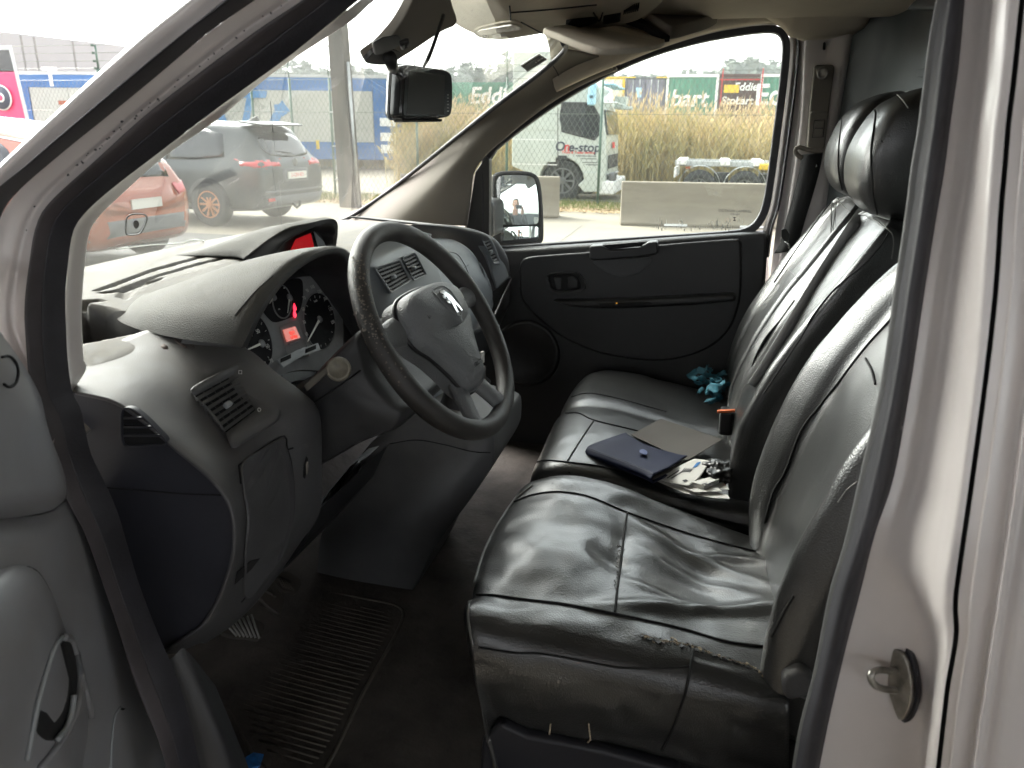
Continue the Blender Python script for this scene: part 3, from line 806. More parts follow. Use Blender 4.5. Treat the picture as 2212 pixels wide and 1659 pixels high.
# ---------------------------------------------------------------- blue and white curtain-sided trailer
TZ = 3.7
A, B = PZ(30, 153, TZ), PZ(868, 163, TZ)
d = B - A; d.z = 0; L = d.length; d.normalize(); nrm = Vector((-d.y, d.x, 0))
if nrm.y < 0: nrm = -nrm
t = thing("curtain_trailer", "long blue and white curtain-sided trailer parked behind the fence", "trailer", ((A.x + B.x) / 2, (A.y + B.y) / 2, 0))
def TP(px, py): return PL(px, py, A, nrm)
zb = TP(868, 346).z; zt = TZ
def tp(s, z, off=0.0): return Vector((A.x, A.y, 0)) + d * s + Vector((0, 0, z)) + nrm * off
def slab(name, s0, s1, z0, z1, mat, off=0.0, th=0.05, parent=t, bevel=0.0):
    return prism(name, [tp(s0, z0, off), tp(s1, z0, off), tp(s1, z1, off), tp(s0, z1, off)], nrm * th, mat, parent, bevel=bevel)
slab("cargo_box", 0.02, L - 0.02, zb + 0.05, zt - .05, YM['tarp'], off=0.06, th=2.45)
zt1 = TP(800, 197).z; zb1 = TP(800, 308).z; sR = (TP(806, 250) - A).dot(d)
slab("top_band", 0, sR, zt1, zt - 0.12, YM['blue'], off=0.0)
slab("roof_rail", 0, L, zt - .11, zt, YM['galv'], off=-0.01, th=0.1)
slab("lower_band", 0, sR, zb, zb1, YM['blue'])
slab("front_board", sR + .02, L, zb, zt - 0.12, YM['blue'], off=-0.005)
sl = 0.0
slab("rear_frame", -0.02, 0.45, zb, zt1, YM['blue'], off=-0.008)
k = (TP(640, 250) - A).dot(d)
# curtain with straps
ns = 9
for i in range(ns):
    s0 = 0.5 + (sR - 0.5) * i / ns; s1 = 0.5 + (sR - 0.5) * (i + 1) / ns
    slab("curtain", s0 + .01, s1 - .01, zb1 + .01, zt1 - .01, YM['tarp'], off=0.005 + 0.004 * (i % 2))
def tmat(px, py, off=-0.02): return at_frame(TP(px, py) + nrm * off, basis(d, Vector((0, 0, 1)), d.cross(Vector((0, 0, 1)))))
text("lettering", "ART", 2.05, YM['print_blue'], t, tmat(558, 243, -0.03), shear=0.3, extrude=0.004, bold=True, align='RIGHT')
dog = [(586, 262), (590, 249), (598, 233), (596, 222), (607, 221), (614, 213), (620, 222), (631, 236), (622, 243), (612, 249), (606, 262)]
prism("dog_emblem", [TP(x - 4, y + 4) - nrm * 0.03 for x, y in dog], nrm * 0.015, YM['print_blue'], t)
text("lettering", "T", 1.0, YM['letter'], t, tmat(110, 168, -0.02), extrude=0.004, bold=True)
for yy in (264, 296, 322):
    slab("white_marking", L - 0.95, L - 0.25, TP(850, yy + 9).z, TP(850, yy - 9).z, YM['letter'], off=-0.03, th=0.02)
slab("yellow_placard", (TP(683, 312) - A).dot(d), (TP(690, 312) - A).dot(d), TP(686, 322).z, TP(686, 303).z, YM['yellow'], off=-0.02, th=0.02)
slab("orange_placard", 1.6, 2.4, TP(100, 226).z, TP(100, 217).z, YM['orange'], off=-0.03, th=0.02)
for s in (2.2, 3.5, 4.8):
    c = tp(s, 0.45, 0.25)
    m3 = basis(d, Vector((0, 0, 1)), -nrm)
    v, f = lathe_geo([(0.0, -.12), (0.45, -.12), (0.47, 0.0), (0.44, .14), (0.28, .14), (0.25, .05), (0, .05)], 20, c, m3)
    obj("wheel", v, f, YM['tyre'], t)
for s in (L - 3.0,):
    slab("landing_leg", s, s + .14, 0.0, zb + 0.1, YM['galv'], off=0.35, th=0.14)
# pink box body at the very left
a, b = PY(-60, 100, 16.0), PY(44, 100, 16.0)
t = thing("pink_van_body", "bright pink vehicle body with a round eye emblem at the left edge", "truck", ((a.x + b.x) / 2, 16, 0))
ztop = PY(30, 98, 16).z; zmid = PY(30, 155, 16).z
pd = ray(44, 170); pd = Vector((pd.x, pd.y, 0)).normalized()
prism("box_body", [(a.x, 16, 0.5), (b.x - .10, 16, 0.5), (b.x - .20, 16, zmid), (a.x, 16, zmid)], pd * 2.2, YM['pink'], t, bevel=0.02)
prism("upper_window", [(a.x, 16.01, zmid + .02), (b.x - .20, 16.01, zmid + .02), (b.x - .33, 16.01, ztop - .1), (a.x, 16.01, ztop - .1)], pd * 2.1, YM['carglass'], t)
prism("edge_frame", [(b.x - .10, 15.97, 0.5), (b.x + .02, 15.97, 0.5), (b.x - .22, 15.97, ztop), (b.x - .9, 15.97, ztop), (b.x - .9, 15.97, ztop - .1), (b.x - .32, 15.97, ztop - .1)], pd * 2.25, YM['galv'], t)
c = PY(4, 211, 15.96)
m3 = Matrix(((1, 0, 0), (0, 0, -1), (0, 1, 0)))
for nm, r0, mt, off in (("emblem_ring", 0.30, YM['letter'], 0), ("emblem_disc", 0.27, YM['navy'], -.012), ("emblem_pupil", 0.11, YM['letter'], -.024), ("emblem_dot", 0.07, YM['pink'], -.036)):
    v, f = lathe_geo([(0.0001, 0), (r0, 0), (r0, .02), (0.0001, .02)], 28, c + Vector((0, off, 0)), m3)
    obj(nm, v, f, mt, t)
for x in (a.x + .3,):
    v, f = lathe_geo([(0.0, -.1), (0.36, -.1), (0.38, 0), (0.36, .1), (0, .1)], 18, (x, 16.1, 0.38), m3); obj("wheel", v, f, YM['tyre'], t)
# ================================================================ VEHICLES IN THE YARD
def wheel_parts(t, c, r, width, axis, rim_mat, spokes=10, local=True, hub=0.62):
    """axis: outward unit vector"""
    ax = Vector(axis); m3 = basis(Vector((0, 0, 1)).cross(ax).normalized(), Vector((0, 0, 1)), ax)
    prof = [(hub * r, -width * .5), (r * .94, -width * .5), (r, -width * .35), (r, width * .3), (r * .95, width * .46), (hub * r * 1.08, width * .5), (hub * r, width * .40)]
    n = 36; v = []
    for rr, h in prof:
        for j in range(n):
            a = 2 * math.pi * j / n; v.append(m3 @ Vector((rr * math.cos(a), rr * math.sin(a), h)) + Vector(c))
    f = gridfaces(len(prof), n, False, True)
    tyre = obj("tyre", v, f, YM['tyre'], t, local=local)
    parts = []
    n = 36; v = []
    for rr, h in [(hub * r, width * .44), (hub * r * .90, width * .44), (hub * r * .86, width * .1), (0.001, width * .06)]:
        for j in range(n):
            a = 2 * math.pi * j / n; v.append(m3 @ Vector((rr * math.cos(a), rr * math.sin(a), h)) + Vector(c))
    parts.append((v[:2 * n], gridfaces(2, n, False, True)))
    back = obj("rim_well", v[n:], gridfaces(3, n, False, True), YM['tyre'], t, local=local)
    for k in range(spokes):
        a = 2 * math.pi * k / spokes
        u = Vector((math.cos(a), math.sin(a), 0)); w = Vector((-math.sin(a), math.cos(a), 0))
        s0, s1, hw0, hw1 = 0.10 * r, hub * r * .93, 0.035 * r, 0.055 * r
        q = [u * s0 - w * hw0, u * s1 - w * hw1, u * s1 + w * hw1, u * s0 + w * hw0]
        vv = [m3 @ (p + Vector((0, 0, width * .36))) + Vector(c) for p in q] + [m3 @ (p + Vector((0, 0, width * .2))) + Vector(c) for p in q]
        parts.append((vv, [(0, 1, 2, 3), (4, 7, 6, 5), (0, 4, 5, 1), (1, 5, 6, 2), (2, 6, 7, 3), (3, 7, 4, 0)]))
    vv, ff = lathe_geo([(0.001, width * .2), (0.16 * r, width * .2), (0.15 * r, width * .42), (0.001, width * .44)], 20, c, m3)
    parts.append((vv, ff))
    v, f = join_geo(parts)
    obj("rim", v, f, rim_mat, t, local=local, smooth=False)

def car(name, label, loc, rz, body_mat, rim_mat, st, belt, kind_):
    """local axes: +x forward, +y left, z up; origin under the rear bumper. st rows: x, low, belt, roof, half width, half width of roof"""
    t = thing(name, label, "car", loc, rz)
    rows = []
    for x, zl, zb, zr, w, wr in st:
        half = [(0.0, zl), (w * .80, zl), (w * .95, zl + .10), (w, zl + .34), (w * .99, zb - .12), (w * .955, zb), (wr + (w * .955 - wr) * .45, zb + (zr - zb) * .55), (wr * 1.0, zr - .075), (wr * .82, zr - .018), (0.0, zr)]
        ring = [Vector((x, y, z)) for y, z in half] + [Vector((x, -y, z)) for y, z in reversed(half[1:-1])]
        rows.append(ring)
    g = surf_pts(rows, 72, 60, True, False)
    V = [p for r in g for p in r]; nu = 72
    F = gridfaces(60, nu, False, True)
    for e in (0, 59):
        k = len(V); c = sum((V[e * nu + j] for j in range(nu)), Vector()) / nu; V.append(c)
        F += [(e * nu + j, e * nu + (j + 1) % nu, k) for j in range(nu)]
    body = obj("body", V, F, body_mat, t, local=True, sharp=50)
    tree = BVHTree.FromPolygons(V, F)
    def shell(nm, pts, axis, mat, off=0.006, th=0.012, parent=t, n=0):
        """plate conforming to the body; pts = (a,b) seen along axis: 'l' (x,z) from the left, 'r' (y,z) from the rear"""
        if n: pts = [(q.x, q.y) for q in cr([(a, b, 0) for a, b in pts], n, True)]
        # subdivide the outline fan so it follows the curve
        cx = sum(p[0] for p in pts) / len(pts); cz = sum(p[1] for p in pts) / len(pts)
        rings = [[(cx + (a - cx) * s, cz + (b - cz) * s) for a, b in pts] for s in (1, .75, .5, .25)]
        v = []
        def h(a, b):
            if axis == 'l': o, dd = Vector((a, 3, b)), Vector((0, -1, 0))
            elif axis == 'rt': o, dd = Vector((a, -3, b)), Vector((0, 1, 0))
            else: o, dd = Vector((-3, a, b)), Vector((1, 0, 0))
            l, nn, _, _ = tree.ray_cast(o, dd)
            if l is None: l, nn, _, _ = tree.find_nearest(o + dd * 3)
            if nn.dot(dd) > 0: nn = -nn
            return l + (nn - dd).normalized() * off
        m = len(pts)
        for r in rings: v += [h(a, b) for a, b in r]
        v.append(h(cx, cz))
        f = gridfaces(4, m, False, True) + [(3 * m + j, 3 * m + (j + 1) % m, 4 * m) for j in range(m)]
        return obj(nm, v, f, mat, parent, local=True, solid=th)
    return t, body, shell, tree

# ---- dark grey SUV
gl = Vector((-7.28, 12.3, 0))
rz = math.atan2(0.10, -1.0)
st = [(0.0, .42, .95, 1.02, .70, .55), (0.06, .34, 1.0, 1.12, .86, .62), (0.28, .28, 1.04, 1.42, .91, .60), (0.52, .26, 1.04, 1.62, .925, .63), (1.1, .24, 1.02, 1.68, .93, .66), (2.2, .24, .98, 1.69, .93, .66),
      (2.95, .24, .96, 1.60, .93, .64), (3.35, .24, .95, 1.24, .93, .62), (3.7, .25, .94, 1.03, .92, .74), (4.2, .3, .86, .92, .88, .7), (4.42, .4, .7, .76, .74, .6)]
t, body, shell, tree = car("parked_suv", "dark grey five-door SUV with copper wheels parked beyond the orange car", gl, rz, YM['grey'], YM['copper'], st, 1.0, 0)
t["group"] = "cars parked in the yard"; t.scale = (1.05, 1.05, 1.05)
for sx, side in ((1.10, 1), (3.72, 1), (1.10, -1), (3.72, -1)):
    wheel_parts(t, (sx, side * .84, .36), .36, .23, (0, side, 0), YM['copper'])
    arc = [(sx + .43 * math.cos(a), .36 + .43 * math.sin(a)) for a in [math.pi * i / 12 for i in range(13)]] + [(sx - .43, .26), (sx + .43, .26)]
    shell("wheel_arch", arc, 'l' if side > 0 else 'rt', YM['tyre'], off=0.004, th=0.01)
shell("rear_window", [(-.52, 1.16), (.52, 1.16), (.46, 1.47), (-.46, 1.47)], 'r', YM['carglass'], n=28)
shell("side_window", [(.75, 1.12), (1.35, 1.07), (1.95, 1.07), (1.95, 1.52), (1.2, 1.56), (.85, 1.48)], 'l', YM['carglass'])
shell("side_window", [(2.03, 1.06), (2.9, 1.04), (3.05, 1.08), (2.7, 1.45), (2.03, 1.52)], 'l', YM['carglass'])
for s in (1, -1):
    shell("tail_lamp", [(s * .88, .96), (s * .40, .98), (s * .42, 1.05), (s * .86, 1.10)], 'r', YM['tail'], off=0.012)
    shell("tail_lamp", [(.02, .95), (.42, .99), (.45, 1.06), (.05, 1.10)], 'l' if s > 0 else 'rt', YM['tail'], off=0.010)
sp = prism("roof_spoiler", [(.62, -.60, 1.66), (.62, .60, 1.66), (.18, .56, 1.615), (.18, -.56, 1.615)], (0, 0, .03), YM['grey'], t, bevel=0.012, local=True)
pl = box("number_plate", (-.028, 0, .83), (.02, .52, .115), YM['plate'], t, local=True)
shell("plate_recess", [(-.36, .72), (.36, .72), (.36, .94), (-.36, .94)], 'r', YM['cladding'], off=0.003)
text("lettering", "2-CEV-871", .085, YM['redtxt'], pl, at_frame((-.040, 0, .83), basis(Vector((0, -1, 0)), Vector((0, 0, 1)), Vector((-1, 0, 0)))), local=True)
shell("bumper_cladding", [(-.84, .36), (.84, .36), (.84, .52), (-.84, .52)], 'r', YM['cladding'], off=0.01)
shell("bumper_strip", [(-.82, .56), (.82, .56), (.82, .60), (-.82, .60)], 'r', YM['rim'], off=0.016)
v, f = tube_geo([(-.02, 0.18, .36), (-.10, .18, .30), (-.16, .18, .34), (-.17, .18, .42)], .022, n=8); obj("tow_hook", v, f, YM['tyre'], t, local=True)
v, f = lathe_geo([(0.001, 0), (.07, 0), (.07, .012), (.055, .016), (.001, .016)], 24, (-.012 + .02, 0, 1.045), basis(Vector((0, -1, 0)), Vector((0, 0, 1)), Vector((-1, 0, 0))))
l, nn, _, _ = tree.ray_cast(Vector((-3, 0, 1.045)), Vector((1, 0, 0)))
dx = l.x - .012
obj("badge", [p + Vector((dx, 0, 0)) for p in v], f, YM['rim'], t, local=True)
l, nn, _, _ = tree.ray_cast(Vector((-3, 0, 1.18)), Vector((1, 0, 0)))
tube("rear_wiper", [(l.x - .015, -.05, 1.17), (l.x + .005, .18, 1.20), (l.x + .03, .36, 1.22)], .012, YM['tyre'], t, local=True, n=6)
prism("antenna_fin", [(.62, 0, 1.66), (.92, 0, 1.68), (.68, 0, 1.78)], (0, .03, 0), YM['grey'], t, bevel=0.01, local=True)
box("fog_reflector", (-.005, .72, .46), (.02, .16, .05), YM['tail'], t, local=True)

# ---- orange SUV
ol = Vector((-6.70, 7.62, 0))
st = [(0.0, .42, .80, .86, .70, .56), (0.07, .34, .92, 1.00, .87, .62), (0.16, .28, 1.00, 1.32, .91, .60), (0.34, .26, 1.03, 1.44, .925, .62), (0.9, .24, 1.03, 1.57, .93, .65), (2.0, .24, 1.0, 1.74, .93, .66),
      (2.8, .24, .98, 1.74, .93, .64), (3.4, .24, .96, 1.30, .93, .62), (3.7, .25, .94, 1.05, .92, .74), (4.2, .3, .86, .92, .88, .7), (4.4, .4, .7, .76, .74, .6)]
t, body, shell, tree = car("parked_suv", "orange SUV with dark side windows and grey cladding, nearest the windscreen", ol, math.atan2(0.02, -1.0), YM['orange'], YM['rim'], st, 1.0, 0)
t["group"] = "cars parked in the yard"
for sx, side in ((0.80, 1), (3.5, 1), (0.80, -1), (3.5, -1)):
    wheel_parts(t, (sx, side * .84, .35), .35, .23, (0, side, 0), YM['rim'])
    arc = [(sx + .46 * math.cos(a), .35 + .46 * math.sin(a)) for a in [math.pi * i / 12 for i in range(13)]] + [(sx - .46, .26), (sx + .46, .26)]
    shell("wheel_arch", arc, 'l' if side > 0 else 'rt', YM['cladding'], off=0.004, th=0.01)
shell("side_window", [(1.05, 1.14), (1.7, 1.08), (2.5, 1.06), (2.5, 1.60), (1.7, 1.58), (1.2, 1.42)], 'l', YM['carglass'], n=30)
shell("side_window", [(2.58, 1.05), (3.2, 1.05), (2.9, 1.48), (2.58, 1.58)], 'l', YM['carglass'])
shell("rear_window", [(-.58, 1.06), (.58, 1.06), (.54, 1.28), (-.54, 1.28)], 'r', YM['carglass'])
shell("brake_light", [(-.50, 1.36), (.50, 1.36), (.50, 1.395), (-.50, 1.395)], 'r', YM['tail'], off=0.03, th=.03)
shell("sill_cladding", [(0.1, .30), (3.9, .30), (3.9, .48), (0.1, .50)], 'l', YM['cladding'], off=0.008)
shell("bumper_cladding", [(-.86, .40), (.86, .40), (.86, .64), (-.86, .64)], 'r', YM['cladding'], off=0.01)
for s in (1, -1):
    shell("tail_lamp", [(s * .88, .84), (s * .62, .84), (s * .60, .98), (s * .86, 1.02)], 'r', YM['tail'], off=0.01)
box("number_plate", (-.01, 0, .78), (.02, .52, .115), YM['plate'], t, local=True)
shell("roof_highlight", [(0.5, 1.40), (2.6, 1.70), (2.6, 1.73), (0.5, 1.43)], 'l', YM['letter'], off=0.01)  # white strip paints the sky's reflection along the roof

# ---- white tractor unit behind the fence
TY0 = 18.6
def W(px, py, y=TY0): return PY(px, py, y)
t = thing("truck_cab", "white tractor unit with a dark side window standing behind the fence", "truck", (W(1220, 300).x, TY0 + 1.2, 0))
D = Vector((0, 2.48, 0))
xb = W(1106, 300).x
top = 3.45
side = [Vector((xb, TY0, W(1200, 361).z)), Vector((xb, TY0, top)), Vector((W(1240, 150).x, TY0, top)), Vector((W(1293, 190).x, TY0, W(1293, 186).z)), W(1302, 233), W(1309, 297), W(1308, 395), W(1302, 414),
        W(1262, 416), W(1248, 400)]
c = W(1212, 408); rr = 0.56
arch = [Vector((c.x + rr * math.cos(a), TY0, max(W(1200, 418).z, 0.5 + rr * math.sin(a)))) for a in [math.radians(x) for x in range(5, 176, 17)]]
cab = prism("cab_body", side + [Vector((p.x, p.y, p.z)) for p in arch], D, YM['white'], t, bevel=0.03, ngon=True, segs=3)
prism("lower_panel", [W(1258, 370) - Vector((0, .015, 0)), W(1304, 376) - Vector((0, .015, 0)), W(1299, 414) - Vector((0, .015, 0)), W(1272, 414) - Vector((0, .015, 0)), W(1266, 392) - Vector((0, .015, 0))], (0, .05, 0), YM['white'], t, bevel=.008)
win = [(1217, 226), (1275, 227), (1290, 252), (1292, 284), (1282, 297), (1217, 279)]
wpts = [(q.x, q.y) for q in cr([(a, b, 0) for a, b in win], 36, True)]
fr = prism("window_frame", [W(*p) - Vector((0, .022, 0)) for p in [(1212, 220), (1279, 221), (1296, 250), (1298, 288), (1285, 304), (1212, 285)]], (0, .05, 0), YM['tyre'], t, bevel=.02)
prism("pane", [W(*p) - Vector((0, .028, 0)) for p in wpts], (0, .01, 0), YM['carglass'], fr)
prism("door_seam", [W(1204, 232) - Vector((0, .003, 0)), W(1206, 232) - Vector((0, .003, 0)), W(1206, 358) - Vector((0, .003, 0)), W(1204, 358) - Vector((0, .003, 0))], (0, .02, 0), YM['joint'], t)
for yy in (299.5, 353): prism("side_rail", [W(1108, yy) - Vector((0, .012, 0)), W(1203, yy + 2) - Vector((0, .012, 0)), W(1203, yy + 4) - Vector((0, .012, 0)), W(1108, yy + 2) - Vector((0, .012, 0))], (0, .02, 0), YM['letter'], t)
for q0, q1, y0, y1 in ((1110, 1134, 302, 350), (1136, 1200, 302, 350), (1140, 1198, 240, 281)):
    prism("locker_panel", [W(q0, y0) - Vector((0, .010, 0)), W(q1, y0) - Vector((0, .010, 0)), W(q1, y1) - Vector((0, .010, 0)), W(q0, y1) - Vector((0, .010, 0))], (0, .012, 0), YM['white'], t, bevel=.004)
x0, x1 = W(1308, 300).x, W(1309, 300).x
# windscreen and front on the +X face
def front(nm, y0, y1, za, zb_, mat, off=0.01, th=0.03, xa=None, xb_=None):
    xa = W(1303, 235).x if xa is None else xa; xb_ = W(1309, 297).x if xb_ is None else xb_
    return prism(nm, [Vector((xb_ + off, TY0 + y0, za)), Vector((xb_ + off, TY0 + y1, za)), Vector((xa + off, TY0 + y1, zb_)), Vector((xa + off, TY0 + y0, zb_))], (th, 0, 0), mat, t, bevel=.01)
zw0, zw1 = W(1309, 291).z, W(1303, 236).z
front("windscreen", .10, 2.38, zw0, zw1, YM['carglass'])
xf = W(1309, 340).x
front("grille", .35, 2.1, W(1309, 366).z, W(1309, 336).z, YM['tyre'], xa=xf, xb_=xf)
front("lower_grille", .30, 2.2, W(1309, 412).z, W(1309, 378).z, YM['cladding'], xa=xf, xb_=xf)
for k in range(4): front("grille_bar", .32, 2.15, W(1309, 408 - k * 9).z, W(1309, 405 - k * 9).z, YM['letter'], off=.04, xa=xf, xb_=xf)
front("badge", 1.0, 1.4, W(1309, 322).z, W(1309, 308).z, YM['redtxt'], xa=xf, xb_=xf, off=.012, th=.02)
v, f = join_geo([box_geo((xf + .02, TY0 + 1.24, .37), (.42, 2.5, .34))])
obj("bumper", v, f, YM['letter'], t, bevel=.05)
box("headlamp", (xf + .16, TY0 + .22, .62), (.14, .42, .20), YM['rim'], t, bevel=.03)
# mirrors
m = thing
a0 = W(1300, 205)
mg = [box_geo(W(1283, 196) + Vector((0, -.22, 0)), (.16, .22, .44)), box_geo(W(1281, 216) + Vector((0, -.22, 0)), (.18, .22, .26))]
v, f = join_geo(mg); obj("side_mirror", v, f, YM['lightblue'], t, bevel=.04)
mg = [tube_geo([W(1303, 222), W(1318, 218) + Vector((0, 1.2, 0)), W(1334, 224) + Vector((0, 1.4, 0)), W(1343, 232) + Vector((0, 1.4, 0))], .03, n=6), box_geo(W(1314, 217) + Vector((.1, 1.8, 0)), (.3, .5, .30)), box_geo(W(1340, 230) + Vector((0, 1.4, 0)), (.28, .16, .08))]
v, f = join_geo(mg); obj("kerb_mirror", v, f, YM['white'], t, bevel=.03)
box("sun_visor", (W(1304, 178).x + .08, TY0 + 1.24, W(1304, 186).z + .05), (.30, 2.3, .05), YM['lightblue'], t, bevel=.02)
wheel_parts(t, (c.x, TY0 + .25, 0.50), .50, .30, (0, -1, 0), YM['rim'], spokes=8, local=False)
v, f = box_geo((c.x, TY0 + 1.3, .62), (1.3, 1.6, .9)); obj("chassis", v, f, YM['tyre'], t, smooth=False)
def tm(px, py): return facing(px, py, TY0 - 0.006)
text("lettering", "O", .295, YM['navy'], t, tm(1208.5 + 1, 317), bold=True, shear=.12, extrude=.002)
text("lettering", "n", .295, YM['redtxt'], t, tm(1224, 317.6), bold=True, shear=.12, extrude=.002)
text("lettering", "e-stop", .295, YM['navy'], t, tm(1262, 319), bold=True, shear=.12, extrude=.002, space=1.02)
text("lettering", "Truck & Trailer service", .085, YM['redtxt'], t, tm(1249, 329.5), bold=True, extrude=.002)
text("lettering", "500", .10, YM['rim'], t, tm(1190, 338), extrude=.002)
box("model_plate", W(1215, 340) - Vector((0, .006, 0)), (.22, .012, .09), YM['tyre'], t)
for i, (px, py, w) in enumerate(((1266, 337, .50), (1272, 343, .38), (1275, 351, .36), (1278, 356, .30))):
    box("small_print", W(px, py) - Vector((0, .004, 0)), (w, .008, .018), YM['rim'], t)

# ---- skeletal container chassis behind the barrier
SY = 19.0
def S(px, py, y=SY): return PY(px, py, y)
t = thing("container_chassis", "empty black container chassis trailer with two wheels showing above the barrier", "trailer", (S(1560, 390).x, SY + .9, 0))
za, zb_ = S(1500, 360).z, S(1500, 348).z
box("frame_rail", ((S(1457, 352).x + 4.5) / 2, SY + .35, (za + zb_) / 2), (4.5 - S(1457, 352).x, .14, zb_ - za), YM['galv'], t, bevel=.01)
box("frame_rail", ((S(1457, 352).x + 4.5) / 2, SY + 1.6, (za + zb_) / 2), (4.5 - S(1457, 352).x, .14, zb_ - za), YM['galv'], t, bevel=.01)
for px in (1472, 1567, 1640):
    box("cross_member", (S(px, 352).x, SY + .95, zb_ - .03), (.22, 1.9, .12), YM['letter'], t, bevel=.01)
for px in (1510, 1609):
    c = S(px, 396)
    wheel_parts(t, (c.x, SY + .12, .42), .40, .28, (0, -1, 0), YM['rim'], spokes=10, local=False, hub=.5)
    g = [(Vector((c.x, SY + .02, .42)) + Vector((math.cos(a) * .50, 0, math.sin(a) * .50))) for a in [math.radians(x) for x in range(0, 181, 12)]]
    v = [p for p in g] + [p + Vector((0, .36, 0)) for p in g]; n = len(g)
    obj("mudguard", v, [(i, i + 1, n + i + 1, n + i) for i in range(n - 1)], YM['galv'], t, solid=.012)
    box("axle_box", (c.x + .5, SY + .5, .6), (.35, .5, .30), YM['tyre'], t)
box("tail_board", (S(1459, 365).x, SY + .95, .75), (.06, 1.9, .22), YM['letter'], t)
box("tail_lamp", (S(1461, 373).x - .02, SY + .08, .70), (.05, .14, .10), YM['tail'], t)
box("marker_lamp", S(1486, 362) - Vector((0, .02, 0)), (.10, .04, .05), YM['orange'], t)
box("yellow_tank", S(1650, 358) + Vector((.2, .1, -.03)), (.6, .3, .14), YM['yellow'], t, bevel=.03)
# ================================================================ THE VAN
van = thing("van", "white panel van cab seen through its open driver's door", "van", (0.0, 0.9, 0.0))
def NS(y0, *px): return [near_side(a, b, y0) for a, b in px]
def FS(y0, *px): return [far_side(a, b, y0) for a, b in px]
def strip(name, lines, mat, parent, n=60, nv=None, sol=0.0):
    return surf(name, lines, mat, parent, nu=n, nv=nv or (len(lines) * 6), solid=sol)
def ext(l, up=0.0, dn=0.0):
    """carry a line of picture points on past the frame, up and down"""
    (a, b), (c, d) = l[0], l[1]; (e, f_), (g_, h) = l[-2], l[-1]
    k = up / max(1e-6, math.hypot(a - c, b - d)); m = dn / max(1e-6, math.hypot(g_ - e, h - f_))
    return ([(a + (a - c) * k, b + (b - d) * k)] if up else []) + list(l) + ([(g_ + (g_ - e) * m, h + (h - f_) * m)] if dn else [])
# ---- front pillar and door opening, driver's side: lines run from the top of the picture down
LA = NS(-0.01, *ext([(480, -62), (408, 0), (297, 88), (213, 162), (133, 236), (0, 359), (-120, 480), (-220, 620)], 260))
LA2 = NS(0.06, *ext([(500, -75), (400, 2), (291, 90), (207, 164), (127, 238), (-6, 361), (-126, 482), (-226, 622)], 260))
LB = NS(0.0, *ext([(560, -58), (484, 0), (391, 76), (273, 172), (156, 270), (51, 363), (-60, 470), (-160, 620)], 260))
LC = NS(0.03, *ext([(630, -58), (551, 0), (449, 72), (332, 170), (234, 250), (129, 335), (39, 414), (0, 473), (-40, 600)], 260))
LBm = NS(-0.002, *ext([(596, -58), (520, 0), (421, 74), (303, 171), (196, 260), (90, 350), (-10, 440), (-90, 600)], 260))
LD = NS(0.045, *ext([(735, -55), (660, 0), (547, 74), (410, 176), (312, 254), (219, 340), (117, 434), (88, 488), (74, 566), (64, 648), (65, 715), (78, 840), (112, 905), (129, 980), (152, 1070), (192, 1140), (252, 1310), (302, 1475), (352, 1595), (375, 1690)], 260))
LDm = NS(0.062, *ext([(766, -52), (690, 4), (575, 86), (430, 194), (324, 276), (226, 368), (142, 452), (115, 497), (103, 570), (96, 648), (98, 735), (112, 842), (140, 925), (160, 1010), (186, 1100), (222, 1200), (278, 1330), (322, 1490), (368, 1600), (396, 1690)], 260))
LE = NS(0.085, *ext([(845, -52), (765, 8), (625, 121), (469, 234), (351, 324), (234, 414), (176, 469), (156, 508), (146, 578), (141, 648), (145, 760), (156, 845), (175, 885), (195, 975), (220, 1030), (255, 1110), (300, 1260), (350, 1390), (366, 1425), (400, 1520), (440, 1690)], 260))
LF = NS(0.135, *ext([(880, -45), (808, 0), (764, 40), (711, 76), (586, 160), (469, 258), (351, 340), (250, 430), (211, 469), (191, 504), (182, 566), (176, 648), (175, 685), (179, 775), (185, 797), (156, 846)], 260))
LEu = NS(0.092, *ext([(845, -52), (790, -10), (740, 30), (690, 68), (570, 160), (469, 234), (351, 324), (234, 414), (176, 469), (156, 508), (146, 578), (141, 648), (142, 690), (145, 760), (149, 800), (154, 846)], 260))
strip("pillar_edge", [LA2, LA, LB], MAT['paint'], van)
LBr = [p + Vector((0, -0.014, 0)) for p in LBm]
strip("outer_seal", [LB, LBr, LC], MAT['seal'], van)
# painted flange between the two seals
LCl = NS(0.03, *ext([(630, -58), (551, 0), (449, 72), (332, 170), (234, 250), (129, 335), (39, 414), (0, 473), (-30, 560), (-46, 648), (-40, 740), (10, 810), (60, 880), (110, 990)], 260))
LDu = NS(0.045, *ext([(735, -55), (660, 0), (547, 74), (410, 176), (312, 254), (219, 340), (117, 434), (88, 488), (74, 566), (64, 648), (64, 700), (68, 760), (78, 840), (112, 905)], 260))
LM1 = [a.lerp(b, .42) + Vector((0, .004, 0)) for a, b in zip(LCl, LDu)]
LM2 = [a.lerp(b, .52) + Vector((0, .012, 0)) for a, b in zip(LCl, LDu)]
flange = strip("pillar_flange", [LCl, LM1, LM2, LDu], MAT['paint'], van, nv=40)
LDr = [p + Vector((0, -0.016, 0)) for p in LDm]
LDs, LEs = cr(LD, 110), cr(LE, 110)
def mixl(t, dy): return [a.lerp(b, t) + Vector((0, dy, 0)) for a, b in zip(LDs, LEs)]
LDq = mixl(.50, -.008)
door_seal = strip("door_seal", [LDs, mixl(.10, -.012), mixl(.28, -.017), LDq], MAT['sealbrown'], van, n=110, nv=20)
strip("seal_lip", [LDq, mixl(.58, -.013), mixl(.80, -.010), LEs], MAT['seal'], van, n=110, nv=16)
